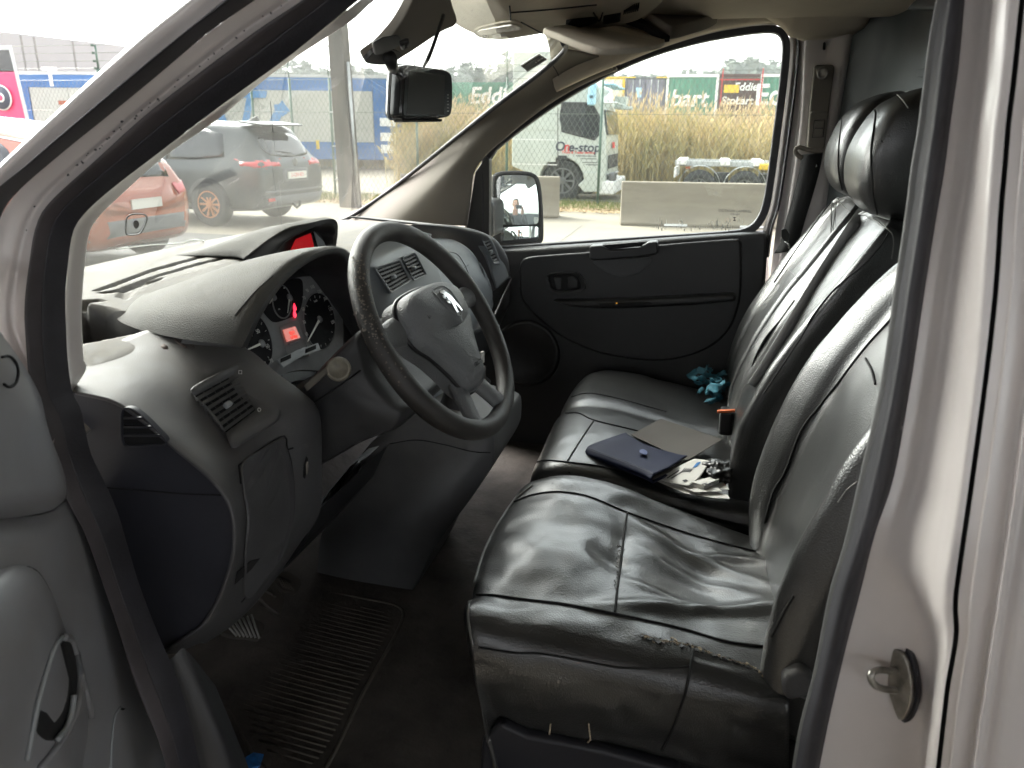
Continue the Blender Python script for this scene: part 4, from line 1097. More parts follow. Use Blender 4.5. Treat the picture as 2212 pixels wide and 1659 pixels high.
strip("pillar_trim", [LEu, [a.lerp(b, .5) + Vector((0, -.006, 0)) for a, b in zip(LEu, LF)], LF, [p + (p - EYE).normalized() * .012 for p in LF]], MAT['paint'], van, n=70, nv=24)
# rust specks on the flange
rnd = random.Random(4)
tr = bvh(flange)
specks = [(0, 0)]
cen = [(608, 12), (586, 28), (568, 34), (527, 66), (512, 82), (482, 106), (462, 116), (452, 128), (430, 144), (407, 164), (384, 172), (380, 188), (343, 214), (345, 218), (325, 222), (322, 232), (304, 238), (293, 250), (291, 256), (265, 262), (258, 275), (261, 280), (247, 283), (234, 297), (233, 300), (220, 315), (217, 321), (207, 323), (187, 331), (186, 335), (175, 348), (178, 352), (166, 356), (148, 378), (73, 445), (59, 497)]
for a, b in cen:
    l, nn = hit(a + rnd.uniform(-2, 2), b, tr)
    r = rnd.uniform(0.0007, 0.0017)
    u = nn.orthogonal().normalized(); w = nn.cross(u)
    m = rnd.randint(5, 8)
    pts = [l + nn * .0002 + (u * math.cos(6.283 * k / m) + w * math.sin(6.283 * k / m)) * r * rnd.uniform(.5, 1.4) for k in range(m)]
    prism("rust_speck", pts, nn * .0005, MAT['seal'], van)
# ---- body side in front of the pillar (wing / scuttle) hidden by the door; lower sill
sill_up = [near_side(a, b, 0.12) for a, b in ((362, 1418), (400, 1398), (420, 1430))]
s1 = NS(0.085, (366, 1425), (400, 1520), (440, 1690), (470, 1800))
s2 = NS(0.10, (398, 1400), (440, 1500), (492, 1640), (520, 1800))
s3 = [p + Vector((0.0, .05, -.10)) for p in s2]
strip("sill_plate", [s1, [a.lerp(b, .5) + Vector((0, -.006, .0)) for a, b in zip(s1, s2)], s2, s3], MAT['lower'], van, n=24, nv=20)

# ---- rear pillar of the door opening (driver's side)
G = [(2025, -40), (2021, 0), (2005, 88), (1995, 171), (1981, 281), (1968, 356), (1957, 444), (1931, 625), (1901, 830), (1856, 1030), (1821, 1180), (1791, 1280), (1756, 1455), (1726, 1570), (1706, 1690)]
Hh = [(2038, -40), (2034, 0), (2019, 88), (2009, 171), (1996, 281), (1983, 356), (1972, 444), (1944, 625), (1913, 830), (1868, 1030), (1831, 1180), (1800, 1280), (1763, 1455), (1733, 1570), (1713, 1690)]
I = [(2088, -40), (2084, 0), (2072, 134), (2062, 205), (2053, 270), (2040, 370), (2027, 444), (1998, 625), (1967, 830), (1931, 1030), (1891, 1150), (1861, 1270), (1826, 1405), (1791, 1555), (1764, 1690)]
J = [(2140, -40), (2134, 0), (2122, 134), (2114, 205), (2106, 270), (2094, 370), (2084, 444), (2058, 625), (2028, 830), (1988, 1050), (1962, 1150), (1948, 1232), (1982, 1320), (1998, 1405), (1990, 1530), (1984, 1690)]
J2 = [(2150, -40), (2146, 0), (2134, 134), (2127, 205), (2118, 270), (2110, 370), (2104, 444), (2090, 625), (2076, 830), (2048, 1050), (2030, 1150), (2017, 1232), (2014, 1315), (2031, 1372), (2020, 1480), (1994, 1690)]
K = [(2208, -40), (2202, 0), (2188, 134), (2180, 205), (2172, 270), (2164, 370), (2157, 444), (2145, 625), (2122, 830), (2088, 1080), (2072, 1190), (2058, 1300), (2060, 1370), (2042, 1480), (2036, 1530), (2018, 1690)]
L1 = [(2300, -40), (2296, 0), (2282, 134), (2276, 205), (2268, 270), (2258, 370), (2250, 444), (2236, 625), (2214, 830), (2180, 1080), (2164, 1190), (2148, 1300), (2132, 1400), (2118, 1500), (2108, 1560), (2090, 1690)]
L2 = [(a + 26, b) for a, b in L1]
L3 = [(a + 330, b) for a, b in L1]
G, Hh, I, J, J2, K, L1, L2, L3 = [ext(q, 150, 750) for q in (G, Hh, I, J, J2, K, L1, L2, L3)]
gI = NS(0.085, *I)
strip("seal_edge", [[p + Vector((.012, .03, 0)) for p in NS(.11, *G)], NS(.10, *G), NS(.095, *Hh)], MAT['sealgrey'], van, n=70)
strip("door_seal", [NS(.095, *Hh), [a.lerp(b, .35) + Vector((-.004, -.016, 0)) for a, b in zip(NS(.09, *Hh), gI)], [a.lerp(b, .7) + Vector((-.002, -.014, 0)) for a, b in zip(NS(.09, *Hh), gI)], gI], MAT['seal'], van, n=70, nv=28)
rs = lambda l: cr(l, 60)
jam = [rs(gI), [a.lerp(b, .5) for a, b in zip(rs(gI), rs(NS(.075, *J)))], rs(NS(.070, *J)), [a.lerp(b, .35) + Vector((.006, 0, 0)) for a, b in zip(rs(NS(.060, *J)), rs(NS(.028, *J2)))], rs(NS(.026, *J2)), [a.lerp(b, .5) + Vector((0, -.002, 0)) for a, b in zip(rs(NS(.012, *J2)), rs(NS(.004, *K)))], rs(NS(.002, *K))]
jamb = strip("door_jamb", jam, MAT['paint'], van, n=90, nv=50)
k0 = NS(.002, *K)
strip("body_gap", [k0, [p + Vector((.002, .02, 0)) for p in k0], [p + Vector((.004, 0, 0)) for p in k0]], MAT['hole'], van, n=90, nv=8)
strip("rear_pillar_skin", [[p + Vector((.004, 0, 0)) for p in k0], [p + Vector((.012, -.004, 0)) for p in k0], NS(-.006, *[((a * .55 + c * .45), b) for (a, b), (c, d_) in zip(K, L1)]), NS(-.004, *L1), NS(-.016, *[(a + 10, b) for a, b in L1]), NS(-.006, *L2), NS(-.012, *[(a + 60, b) for a, b in L1]), NS(-.02, *L3)], MAT['paint'], van, n=80, nv=60)
# striker
jt = bvh(jamb)
c, nn = hit(1956, 1478, jt)
ux = Vector((1, 0, 0)); uz = Vector((0, 0, 1))
pn = Vector((-0.75, -0.66, 0)).normalized()
rt = uz.cross(pn).normalized()
def SP(px, py): return PL(px, py, c + pn * .004, pn)
spl = prism("striker_plate", [SP(q.x, q.y) for q in cr([(a, b, 0) for a, b in ((1934, 1400), (1950, 1402), (1966, 1424), (1977, 1470), (1977, 1510), (1964, 1545), (1950, 1552), (1936, 1520), (1926, 1480), (1930, 1430))], 40, True)], pn * .006, MAT['steel'], van, bevel=.0015)
prism("striker_gasket", [SP(q.x, q.y) - pn * .004 for q in cr([(a, b, 0) for a, b in ((1930, 1395), (1952, 1396), (1972, 1420), (1983, 1470), (1983, 1512), (1968, 1552), (1950, 1560), (1930, 1524), (1920, 1480), (1924, 1428))], 40, True)], pn * .004, MAT['seal'], van)
lp = [SP(1944, 1449), SP(1915, 1447) + pn * .028, SP(1890, 1447) + pn * .044, SP(1879, 1458) + pn * .050, SP(1884, 1474) + pn * .050, SP(1900, 1486) + pn * .044, SP(1925, 1490) + pn * .024, SP(1944, 1491)]
def SQ(px, py, o): return PL(px, py, c + pn * o, pn)
lp2 = [SQ(1946, 1452, .0), SQ(1930, 1450, .014), SQ(1900, 1447, .034), SQ(1884, 1453, .046), SQ(1881, 1466, .048), SQ(1890, 1480, .044), SQ(1908, 1488, .030), SQ(1930, 1491, .014), SQ(1944, 1493, 0)]
lp = []
o1, o2 = SP(1950, 1452), SP(1946, 1492)
for q in ((0, 0), (0, .018), (0, .036)): lp.append(o1 + pn * q[1])
mid = (o1 + o2) / 2 + pn * .052
lp += [o1.lerp(mid, .6) + pn * .004, mid, o2.lerp(mid, .6) + pn * .004]
for q in (.036, .018, 0): lp.append(o2 + pn * q)
tube("striker_loop", cr(lp2, 40), .0034, MAT['steel'], spl, n=10)

# ---- windscreen
def WS(px, py, off=0.0): return PL(px, py, (-1.19, 1, 1.402 + off), (-0.58, 0, 1.0))
def ws_pt(x, y): 
    dy = (y - 0.95) / 0.75
    bow = 0.035 * (1 - dy * dy)
    return Vector((x - bow, y, 1.402 + (x + 1.19) * 0.58 + 0.012 * (1 - dy * dy)))
rows = []
for i in range(15):
    s = -.12 + 1.11 * i / 14
    x = -1.215 + s * 0.86
    y0, y1 = 0.17 + .10 * s, 1.78 - .12 * s
    rows.append([ws_pt(x, y0 + (y1 - y0) * k / 16) for k in range(17)])
GL = dict(screen=glass_mat("dirty_windscreen_glass", refl=0.045, tint=(0.86, 0.90, 0.86), dirt=0.030, scratch=True), side=glass_mat("side_window_glass", refl=0.035, tint=(0.93, 0.96, 0.94), dirt=0.005))
ws = surf("windscreen", rows, GL['screen'], van, nu=40, nv=30)
wtree = bvh(ws)
# dotted sunband either side of the mirror cover
dots = []
def inside(px, py, poly):
    c = False; j = len(poly) - 1
    for i in range(len(poly)):
        if (poly[i][1] > py) != (poly[j][1] > py) and px < (poly[j][0] - poly[i][0]) * (py - poly[i][1]) / (poly[j][1] - poly[i][1]) + poly[i][0]: c = not c
        j = i
    return c
for poly in ([(838, -10), (812, 20), (790, 44), (800, 52), (822, 62), (834, 76), (828, 98), (800, 122), (786, 132), (800, 138), (830, 138), (880, 90), (905, -10)], [(935, 100), (960, 72), (985, 54), (1005, 62), (1028, 73), (1015, 86), (985, 97), (950, 92)]):
    xs = [p[0] for p in poly]; ys = [p[1] for p in poly]
    y = min(ys); r_ = 0
    while y < max(ys):
        x = min(xs) + (r_ % 2) * 1.9
        while x < max(xs):
            if inside(x, y, poly):
                l, nn = hit(x, y, wtree)
                u = Vector((0, 1, 0)); w = nn.cross(u)
                rr = .00125
                dots.append(([l + nn * .001 + (u * math.cos(a) + w * math.sin(a)) * rr for a in (0, 1.047, 2.094, 3.142, 4.189, 5.236)], [(0, 1, 2, 3, 4, 5)]))
            x += 3.8
        y += 2.6; r_ += 1
v, f = join_geo(dots)
o = obj("dotted_band", v, f, MAT['black'], ws, smooth=False); o["kind"] = "stuff"
# cracks and stickers
def on_ws(px, off=0.0015): 
    out = []
    for a, b in px:
        l, nn = hit(a, b, wtree); out.append(l + nn * off)
    return out
MAT['crack'] = M("cracked_glass_edge", (0.75, 0.77, 0.72), 0.4)
tube("crack", cr(on_ws([(250, 537), (330, 528), (388, 525), (420, 518), (455, 523), (478, 526)]), 40), .0011, MAT['crack'], ws, n=5)
tube("crack", cr(on_ws([(478, 526), (520, 517), (560, 498), (620, 485), (700, 476)]), 40), .0007, MAT['crack'], ws, n=5)
sq_ = [(273, 470), (283, 462), (306, 461), (316, 467), (314, 482), (304, 501), (296, 505), (276, 506), (271, 500)]
tube("sticker", cr(on_ws(sq_), 60, True), .0013, MAT['black'], ws, closed=True, n=5)
pts = [(293 + 6 * math.cos(a), 483 + 9 * math.sin(a)) for a in [6.283 * k / 16 for k in range(16)]]
p3 = on_ws(pts, .001); prism("sensor_spot", p3, hit(293, 483, wtree)[1] * .001, MAT['ink'], ws)
stk = [(1127, 141), (1164, 118), (1178, 127), (1138, 151)]
p3 = on_ws([(1124, 141), (1164, 115), (1182, 127), (1139, 154)], .0012); prism("sticker", p3, hit(1150, 135, wtree)[1] * .0006, MAT['white'], ws)
p3 = on_ws(stk, .0022); prism("sticker_print", p3, hit(1150, 135, wtree)[1] * .0006, MAT['ink'], ws)
a_, b_ = hit(1143, 141, wtree)[0], hit(1168, 125, wtree)[0]
nn = hit(1150, 135, wtree)[1]
e1 = (b_ - a_).normalized(); e2 = nn.cross(e1)
if e2.z < 0 and False: e2 = -e2
text("lettering", "183", .018, MAT['white'], ws, at_frame(hit(1163, 128, wtree)[0] + nn * .0032, basis(e1, e2, nn)), extrude=.0003)
# black border of the screen along its base and far edge
strip("screen_border", [on_ws([(120, 604), (180, 590), (300, 560), (450, 526), (600, 500), (735, 474)], .001), on_ws([(120, 614), (180, 601), (300, 571), (450, 535), (600, 508), (740, 480)], .001)], MAT['black'], ws, n=40)
tube("screen_seal", [WS(a, b, -.004) for a, b in [(728, 482), (760, 467), (830, 420), (900, 366), (975, 306), (1050, 246), (1100, 208), (1150, 171), (1190, 139), (1212, 118), (1222, 104), (1216, 92)]], .0065, MAT['seal'], van, n=8, samples=60)
# wiper blade and arm outside
def wp(px, py, off=-.02): l, nn = hit(px, py, wtree); return l - Vector((-.5, 0, .86)) * off
tube("wiper_blade", [wp(178, 583, .012), wp(300, 562, .012), wp(440, 534, .012), wp(560, 508, .012)], .008, MAT['black'], van, n=6, samples=20)
tube("wiper_arm", [wp(345, 556, .03), wp(430, 540, .03), wp(520, 520, .03), wp(640, 494, .02)], .009, MAT['black'], van, n=6, samples=20)
# bonnet and scuttle ahead of the screen
bon = [[Vector((x, y, z)) for y in (-.0, .3, .95, 1.6, 1.9)] for x, z in ((-1.24, 1.365), (-1.36, 1.33), (-1.7, 1.20), (-2.0, 1.02), (-2.12, .75), (-2.14, .35))]
bon = [[p + Vector((-.06 * (1 - ((p.y - .95) / .95) ** 2), 0, .02 * (1 - ((p.y - .95) / .95) ** 2))) for p in r] for r in bon]
surf("bonnet", bon, MAT['paint'], van, nu=40, nv=40)
MAT['scuttle'] = M("scuttle_plastic", (0.03, 0.03, 0.03), 0.6)
surf("scuttle_panel", [[Vector((x - .03 * (1 - ((y - .95) / .95) ** 2), y, z)) for y in (.1, .5, .95, 1.4, 1.8)] for x, z in ((-1.16, 1.39), (-1.26, 1.372))], MAT['scuttle'], van, nu=30, nv=4)

# ---- far side: door opening, A-pillar trim, roof, B-pillar
pill = [
    [WS(742, 480), WS(830, 418), WS(900, 366), WS(975, 306), WS(1050, 246), WS(1100, 208), WS(1150, 171), WS(1200, 131), WS(1222, 108)],
    FS(1.70, (860, 483), (930, 410), (985, 350), (1030, 300), (1085, 255), (1130, 222), (1180, 186), (1245, 146), (1300, 124)),
    FS(1.735, (1004, 488), (1012, 430), (1020, 368), (1046, 330), (1095, 288), (1150, 244), (1205, 206), (1268, 172), (1330, 146)),
    FS(1.76, (1007, 492), (1016, 430), (1025, 372), (1050, 336), (1098, 294), (1153, 250), (1208, 212), (1271, 178), (1334, 152))]
ap = strip("front_pillar_trim", pill, MAT['pillar'], van, n=60, nv=26, sol=.004)
at_ = bvh(ap)
seam("trim_joint", [(1185, 128), (1200, 150), (1212, 172), (1226, 184)], at_, MAT['thread'], van, r=.0014)
lid = [(1196, 172), (1212, 160), (1222, 158), (1226, 166), (1218, 176), (1204, 184), (1195, 182)]
seam("trim_cap", lid + [lid[0]], at_, MAT['thread'], van, r=.0008, samples=50)
# black corner trim ahead of the window
prism("quarter_panel", [far_side(a, b, 1.765) for a, b in ((1008, 492), (1017, 430), (1026, 372), (1050, 338), (1057, 345), (1057, 400), (1056, 540), (1010, 520))], (0, .03, 0), MAT['door_trim'], van, bevel=.003)
# window frame seal (passenger door)
win_ = [(1057, 346), (1070, 325), (1120, 285), (1200, 228), (1300, 170), (1400, 125), (1500, 95), (1600, 76), (1660, 70), (1683, 76), (1691, 100), (1684, 180), (1670, 290), (1657, 390), (1648, 440), (1635, 472), (1612, 492), (1570, 500), (1400, 511), (1250, 521), (1110, 531), (1057, 535)]
win = [(1057, 346)] + [(q.x, q.y) for q in cr([(a, b, 0) for a, b in win_[1:-1]], 110)] + [(1057, 535)]
def off_poly(poly, d):
    out = []; n = len(poly)
    cx = sum(p[0] for p in poly) / n; cy_ = sum(p[1] for p in poly) / n
    for i in range(n):
        a, b = poly[i - 1], poly[(i + 1) % n]
        tx, ty = b[0] - a[0], b[1] - a[1]; l = math.hypot(tx, ty)
        nx, ny = ty / l, -tx / l
        out.append((poly[i][0] + nx * d, poly[i][1] + ny * d))
    return out
# ---- passenger door
pdoor = thing("passenger_door", "closed black-trimmed passenger door with window, seen across the cab", "door", (-0.2, 1.76, 0.7))
W0 = win; W1 = off_poly(win, 9); W2 = off_poly(win, 17)
def door_ring(name, pa, ya, pb, yb, mat, th):
    v, f = ring_geo([far_side(a, b, yb) for a, b in pb], [far_side(a, b, ya) for a, b in pa], (0, th, 0))
    return obj(name, v, f, mat, pdoor, bevel=.003)
top_ix = 17                                   # the upper run of the outline, up to the lower rear corner
wf = door_ring("window_seal", W0, 1.775, W2, 1.765, MAT['seal'], .03)
gv = [far_side(a, b, 1.79) for a, b in off_poly(win, 6)]
pane = prism("window_pane", gv, (0, .004, 0), GL['side'], pdoor)
lipA = [(1340, 140), (1430, 104), (1520, 76), (1600, 60), (1664, 54), (1696, 62), (1707, 98), (1701, 180), (1687, 290), (1673, 390), (1663, 450), (1648, 500), (1640, 560)]
lipB = [(a + 7, b - 2) for a, b in lipA]; lipB[:4] = [(a - 2, b - 7) for a, b in lipA[:4]]
lipC = [(a + 13, b - 3) for a, b in lipA]; lipC[:4] = [(a - 3, b - 13) for a, b in lipA[:4]]
lipD = [(a + 22, b - 5) for a, b in lipA]; lipD[:4] = [(a - 5, b - 20) for a, b in lipA[:4]]
strip("frame_lip", [FS(1.765, *lipA), FS(1.757, *lipB), FS(1.76, *lipC)], MAT['paint'], van, n=60, nv=12)
strip("door_seal", [FS(1.76, *lipC), FS(1.735, *[((a + c) / 2, (b + d_) / 2) for (a, b), (c, d_) in zip(lipC, lipD)]), FS(1.75, *lipD)], MAT['seal'], van, n=60, nv=14)
# trim panel
trim_rows = [
    FS(1.775, (1010, 541), (1057, 538), (1130, 533), (1300, 522), (1450, 511), (1600, 501), (1652, 497)),
    FS(1.735, (1010, 548), (1057, 545), (1130, 541), (1300, 529), (1450, 518), (1600, 508), (1656, 505)),
    FS(1.725, (1010, 580), (1057, 577), (1130, 575), (1300, 560), (1450, 545), (1600, 535), (1658, 532)),
    FS(1.725, (1010, 680), (1057, 680), (1130, 680), (1300, 668), (1450, 660), (1600, 650), (1650, 648)),
    FS(1.72, (1010, 800), (1057, 800), (1130, 800), (1300, 800), (1450, 790), (1600, 780), (1640, 775)),
    FS(1.72, (1010, 1000), (1057, 1000), (1130, 1000), (1300, 1000), (1450, 990), (1600, 980), (1640, 975))]
trim = surf("door_trim", trim_rows, MAT['door_trim'], pdoor, nu=50, nv=50, solid=.03)
tt = bvh(trim)
ins = [(1127, 640), (1124, 600), (1126, 566), (1140, 556), (1168, 552), (1300, 542), (1450, 527), (1580, 516), (1598, 517), (1602, 526), (1602, 600), (1598, 650), (1582, 700), (1552, 736), (1510, 760), (1462, 774), (1410, 778), (1360, 774), (1305, 764), (1250, 745), (1205, 720), (1170, 692), (1142, 664)]
insert = plate("door_insert", ins, tt, MAT['door_trim'], pdoor, off=-.004, th=.020, bevel=.009, samples=88, segs=3)
it = bvh(insert)
def door_pt(px, py, out): return far_side(px, py, 1.714 - out)
# pull handle: grip block with a scooped top
hx = [(1273, 532), (1300, 530), (1310, 537), (1318, 541), (1380, 536), (1392, 530), (1398, 524), (1420, 522), (1421, 549), (1380, 556), (1320, 561), (1288, 563), (1273, 560)]
prism("pull_handle", [door_pt(a, b, .045) for a, b in hx], (0, .05, 0), MAT['door_trim'], pdoor, bevel=.006, segs=3)
prism("grip_slot", [door_pt(a, b, .036) for a, b in ((1300, 530), (1394, 522), (1386, 532), (1318, 539))], (0, .02, 0), MAT['hole'], pdoor)
plate("scallop", [(1284, 563), (1300, 582), (1325, 594), (1350, 597), (1375, 592), (1396, 577), (1404, 558)], it, MAT['lower'], pdoor, off=-.002, th=.004, bevel=.002, samples=40)
v, f = ring_geo([door_pt(q.x, q.y, .024) for q in cr([(a, b, 0) for a, b in ((1184, 592), (1240, 589), (1258, 600), (1264, 620), (1255, 632), (1220, 636), (1192, 633), (1181, 615))], 40, True)],
                [door_pt(q.x, q.y, .020) for q in cr([(a, b, 0) for a, b in ((1190, 597), (1236, 594), (1250, 603), (1255, 618), (1248, 626), (1220, 629), (1197, 627), (1188, 613))], 40, True)], (0, .02, 0))
lr = obj("latch_surround", v, f, MAT['door_trim'], pdoor, bevel=.002)
prism("latch_cup", [door_pt(a, b, .0125) for a, b in ((1188, 596), (1240, 593), (1256, 604), (1254, 628), (1200, 630), (1186, 616))], (0, .004, 0), MAT['hole'], lr)
prism("latch_lever", [door_pt(a, b, .018) for a, b in ((1196, 600), (1212, 599), (1212, 625), (1202, 625))], (0, .006, 0), MAT['lower'], lr, bevel=.002)
prism("latch_lever", [door_pt(a, b, .019) for a, b in ((1226, 597), (1238, 596), (1248, 606), (1247, 622), (1226, 625))], (0, .006, 0), MAT['door_trim'], lr, bevel=.003)
shelf = [(1190, 651), (1230, 650), (1350, 648), (1500, 640), (1590, 636), (1590, 652), (1500, 660), (1380, 666), (1300, 668), (1230, 664)]
prism("armrest_ledge", [door_pt(a, b, .05) for a, b in shelf], (0, .05, 0), MAT['door_trim'], pdoor, bevel=.010, segs=3)
prism("switch_recess", [door_pt(a, b, .052) for a, b in ((1290, 655), (1400, 651), (1410, 655), (1395, 662), (1300, 663))], (0, .004, 0), MAT['hole'], pdoor)
box("switch_lamp", door_pt(1332, 655, .054), (.004, .003, .003), M("amber_lamp", (.5, .2, .02), .4, emit=(1, .45, .05), estr=.12), pdoor)
c = door_pt(1138, 762, .000); m3 = Matrix(((1, 0, 0), (0, 0, -1), (0, 1, 0)))
v, f = lathe_geo([(.105, 0), (.11, .006), (.098, .010), (.092, .005), (.001, .004)], 40, c, m3)
obj("speaker_grille", v, f, MAT['door_trim'], pdoor)
# glass print and dried drips
text("lettering", "OCTAVIA LAMIRIEL", .011, MAT['ink'], pane, at_frame(far_side(1588, 456, 1.786), m3), extrude=.0002)
text("lettering", "43R-001", .008, MAT['ink'], pane, at_frame(far_side(1588, 463, 1.786), m3), extrude=.0002)
prism("glass_mark", [far_side(a, b, 1.786) for a, b in ((1583, 469), (1590, 469), (1587, 473), (1590, 477), (1583, 477), (1587, 473))], (0, .0004, 0), MAT['ink'], pane)
MAT['lime'] = M("dried_lime", (.62, .63, .58), .7)
rnd = random.Random(8); g = []
for i in range(70):
    cx = rnd.choice((1430, 1470, 1512, 1545, 1555, 1565, 1575)) + rnd.gauss(0, 7 if rnd.random() < .7 else 14); cy0 = rnd.uniform(478, 500)
    h_ = rnd.uniform(2, 13); w_ = rnd.uniform(.4, 1.0)
    g.append(poly_geo([far_side(cx - w_, cy0, 1.787), far_side(cx + w_, cy0, 1.787), far_side(cx + rnd.uniform(-.5, .5), cy0 - h_, 1.787)], (0, .0003, 0)))
v, f = join_geo(g); o = obj("dried_drips", v, f, MAT['lime'], pane, smooth=False); o["kind"] = "stuff"
# wing mirror
def MP(px, py, y=2.0): return PY(px, py, y)
hs = [(1064, 385), (1070, 375), (1090, 370), (1130, 370), (1152, 375), (1164, 388), (1170, 420), (1173, 470), (1173, 515), (1168, 524), (1150, 528), (1070, 530), (1064, 520)]
nrm_m = Vector((0.225, -0.965, 0.10)).normalized()
def MPl(px, py, off=0.0): return PL(px, py, Vector((-0.50, 2.0, 1.40)) + nrm_m * off, nrm_m)
hp = [(q.x, q.y) for q in cr([(a, b, 0) for a, b in hs], 60, True)]
face = [MPl(*p) for p in hp]
cen_ = sum(face, Vector()) / 60
hv = [[p.lerp(cen_, 1 - s) - nrm_m * d for p in face] for s, d in ((.90, -.004), (1, .004), (1.02, .03), (1.0, .08), (.82, .13), (.5, .155), (.02, .16))]
V = [p for r in hv for p in r]
wm = obj("wing_mirror", V, gridfaces(7, 60, False, True) + [tuple(range(60))], MAT['mirrorback'], pdoor)
def curved_glass(nm, outline, rad, lift, n=48):
    pts = [(q.x, q.y) for q in cr([(a, b, 0) for a, b in outline], n, True)]
    rim = [MPl(a, b, lift) for a, b in pts]
    c = sum(rim, Vector()) / n
    V = []
    rings = 8
    for k in range(rings):
        s = 1 - k / rings
        for p in rim:
            q = c + (p - c) * s
            d2 = (q - c).length_squared; e2 = (p - c).length_squared
            V.append(q + nrm_m * ((e2 * 0 + .018 ** 1 * 0) - d2 / (2 * rad)))
    V.append(Vector(c))
    F = gridfaces(rings, n, False, True) + [((rings - 1) * n + j, (rings - 1) * n + (j + 1) % n, rings * n) for j in range(n)]
    return obj(nm, V, F, MAT['mirror'], wm)
curved_glass("mirror_glass", [(1073, 392), (1080, 381), (1100, 378), (1135, 379), (1150, 383), (1156, 392), (1162, 430), (1163, 478), (1155, 484), (1090, 486), (1080, 482), (1075, 440)], 1.5, .014)
curved_glass("mirror_glass", [(1084, 494), (1100, 491), (1150, 489), (1163, 492), (1164, 505), (1160, 518), (1140, 524), (1090, 527), (1082, 520)], .5, .016)
box("mirror_arm", (PY(1066, 470, 1.88).x - .03, 1.88, PY(1066, 470, 1.88).z), (.10, .14, .12), MAT['black'], pdoor, bevel=.02)
# outer door skin
skin = [FS(1.86, (1000, 545), (1300, 530), (1660, 505)), FS(1.90, (1000, 700), (1300, 690), (1660, 680)), FS(1.89, (1000, 1000), (1300, 1000), (1660, 1000))]
surf("door_skin", skin, MAT['paint'], pdoor, nu=10, nv=12, solid=.01)

# ---- far B-pillar
P0 = FS(1.755, (1722, 60), (1720, 110), (1709, 250), (1696, 350), (1686, 430), (1674, 510), (1664, 600), (1650, 760))
P1 = FS(1.735, (1736, 60), (1734, 110), (1726, 250), (1713, 350), (1702, 430), (1690, 510), (1680, 600), (1668, 760))
P1b = FS(1.715, (1744, 60), (1742, 110), (1735, 250), (1722, 350), (1710, 430), (1698, 510), (1688, 600), (1676, 760))
P2 = FS(1.71, (1840, 60), (1832, 110), (1810, 250), (1794, 350), (1785, 430), (1772, 510), (1762, 600), (1750, 760))
P3 = FS(1.76, (1846, 60), (1838, 110), (1816, 250), (1800, 350), (1791, 430), (1778, 510), (1768, 600), (1756, 760))
strip("far_pillar", [P0, P1, P1b, [a.lerp(b, .5) for a, b in zip(P1b, P2)], P2, P3], MAT['paint'], van, n=50, nv=40)
def BP(px, py, out): return far_side(px, py, 1.71 - out)
prism("slot", [BP(a, b, .001) for a, b in ((1778, 93), (1781, 90), (1784, 93), (1783, 106), (1780, 109), (1777, 106))], (0, .002, 0), MAT['hole'], van)
ht = prism("height_adjuster", [BP(a, b, .016) for a, b in ((1759, 144), (1766, 140), (1800, 140), (1803, 146), (1790, 246), (1748, 250))], (0, .02, 0), MAT['pillar'], van, bevel=.004)
c = BP(1777, 159, .017); v, f = lathe_geo([(.014, 0), (.014, .003), (.009, .004), (.008, .001), (.001, .001)], 20, c, Matrix(((1, 0, 0), (0, 0, -1), (0, 1, 0)))); obj("bolt", v, f, MAT['steel'], ht)
at2 = prism("height_button_cover", [BP(a, b, .024) for a, b in ((1750, 243), (1756, 240), (1788, 240), (1790, 246), (1782, 318), (1776, 323), (1750, 324), (1744, 316))], (0, .03, 0), MAT['pillar'], van, bevel=.005)
prism("button", [BP(a, b, .027) for a, b in ((1761, 262), (1780, 261), (1777, 294), (1757, 295))], (0, .006, 0), MAT['pillar'], at2, bevel=.002)
tube("button_groove", [BP(a, b, .0245) for a, b in ((1759, 260), (1782, 259), (1778, 296), (1755, 297), (1759, 260))], .0012, MAT['thread'], at2, n=5)
tube("button_groove", [BP(a, b, .0275) for a, b in ((1760, 277), (1778, 277))], .0012, MAT['thread'], at2, n=5)

# ---- roof lining
hl0 = FS(1.73, (1200, 190), (1268, 158), (1336, 130), (1430, 93), (1520, 64), (1610, 46), (1680, 42), (1716, 66), (1740, 80), (1800, 78), (1850, 66))
hl1 = [p + Vector((0, -.03, .014)) for p in hl0]
def roof_row(y, z): return [Vector((x, y, z - .05 * max(0, (-x - .20)) ** 1.0 * 1.4)) for x in [-.46 + .088 * k for k in range(11)]]
lin = surf("headlining", [hl0, hl1, [p.lerp(q, .5) + Vector((0, .0, .02)) for p, q in zip(hl1, roof_row(1.55, 1.945))], roof_row(1.50, 1.955), roof_row(1.2, 1.985), roof_row(.9, 1.99), roof_row(.5, 1.985), roof_row(.25, 1.95), roof_row(.16, 1.90)], MAT['liner'], van, nu=50, nv=60, solid=.012)
# drop-down rear part of the lining
hd = [FS(1.70, (1640, 30), (1690, 62), (1706, 79), (1736, 83), (1790, 79), (1842, 72), (1868, 58), (1880, 35), (1890, -20)),
      [p + Vector((0, -.14, .035)) for p in FS(1.70, (1640, 20), (1690, 40), (1706, 50), (1736, 52), (1790, 50), (1842, 44), (1868, 35), (1880, 20), (1890, -30))],
      [p + Vector((0, -.5, .05)) for p in FS(1.70, (1640, 20), (1690, 30), (1706, 36), (1736, 36), (1790, 34), (1842, 30), (1868, 25), (1880, 10), (1890, -30))],
      [p + Vector((0, -1.3, .04)) for p in FS(1.70, (1640, 20), (1690, 30), (1706, 36), (1736, 36), (1790, 34), (1842, 30), (1868, 25), (1880, 10), (1890, -30))]]
surf("headlining_rear", hd, MAT['liner'], van, nu=40, nv=30, solid=.012)
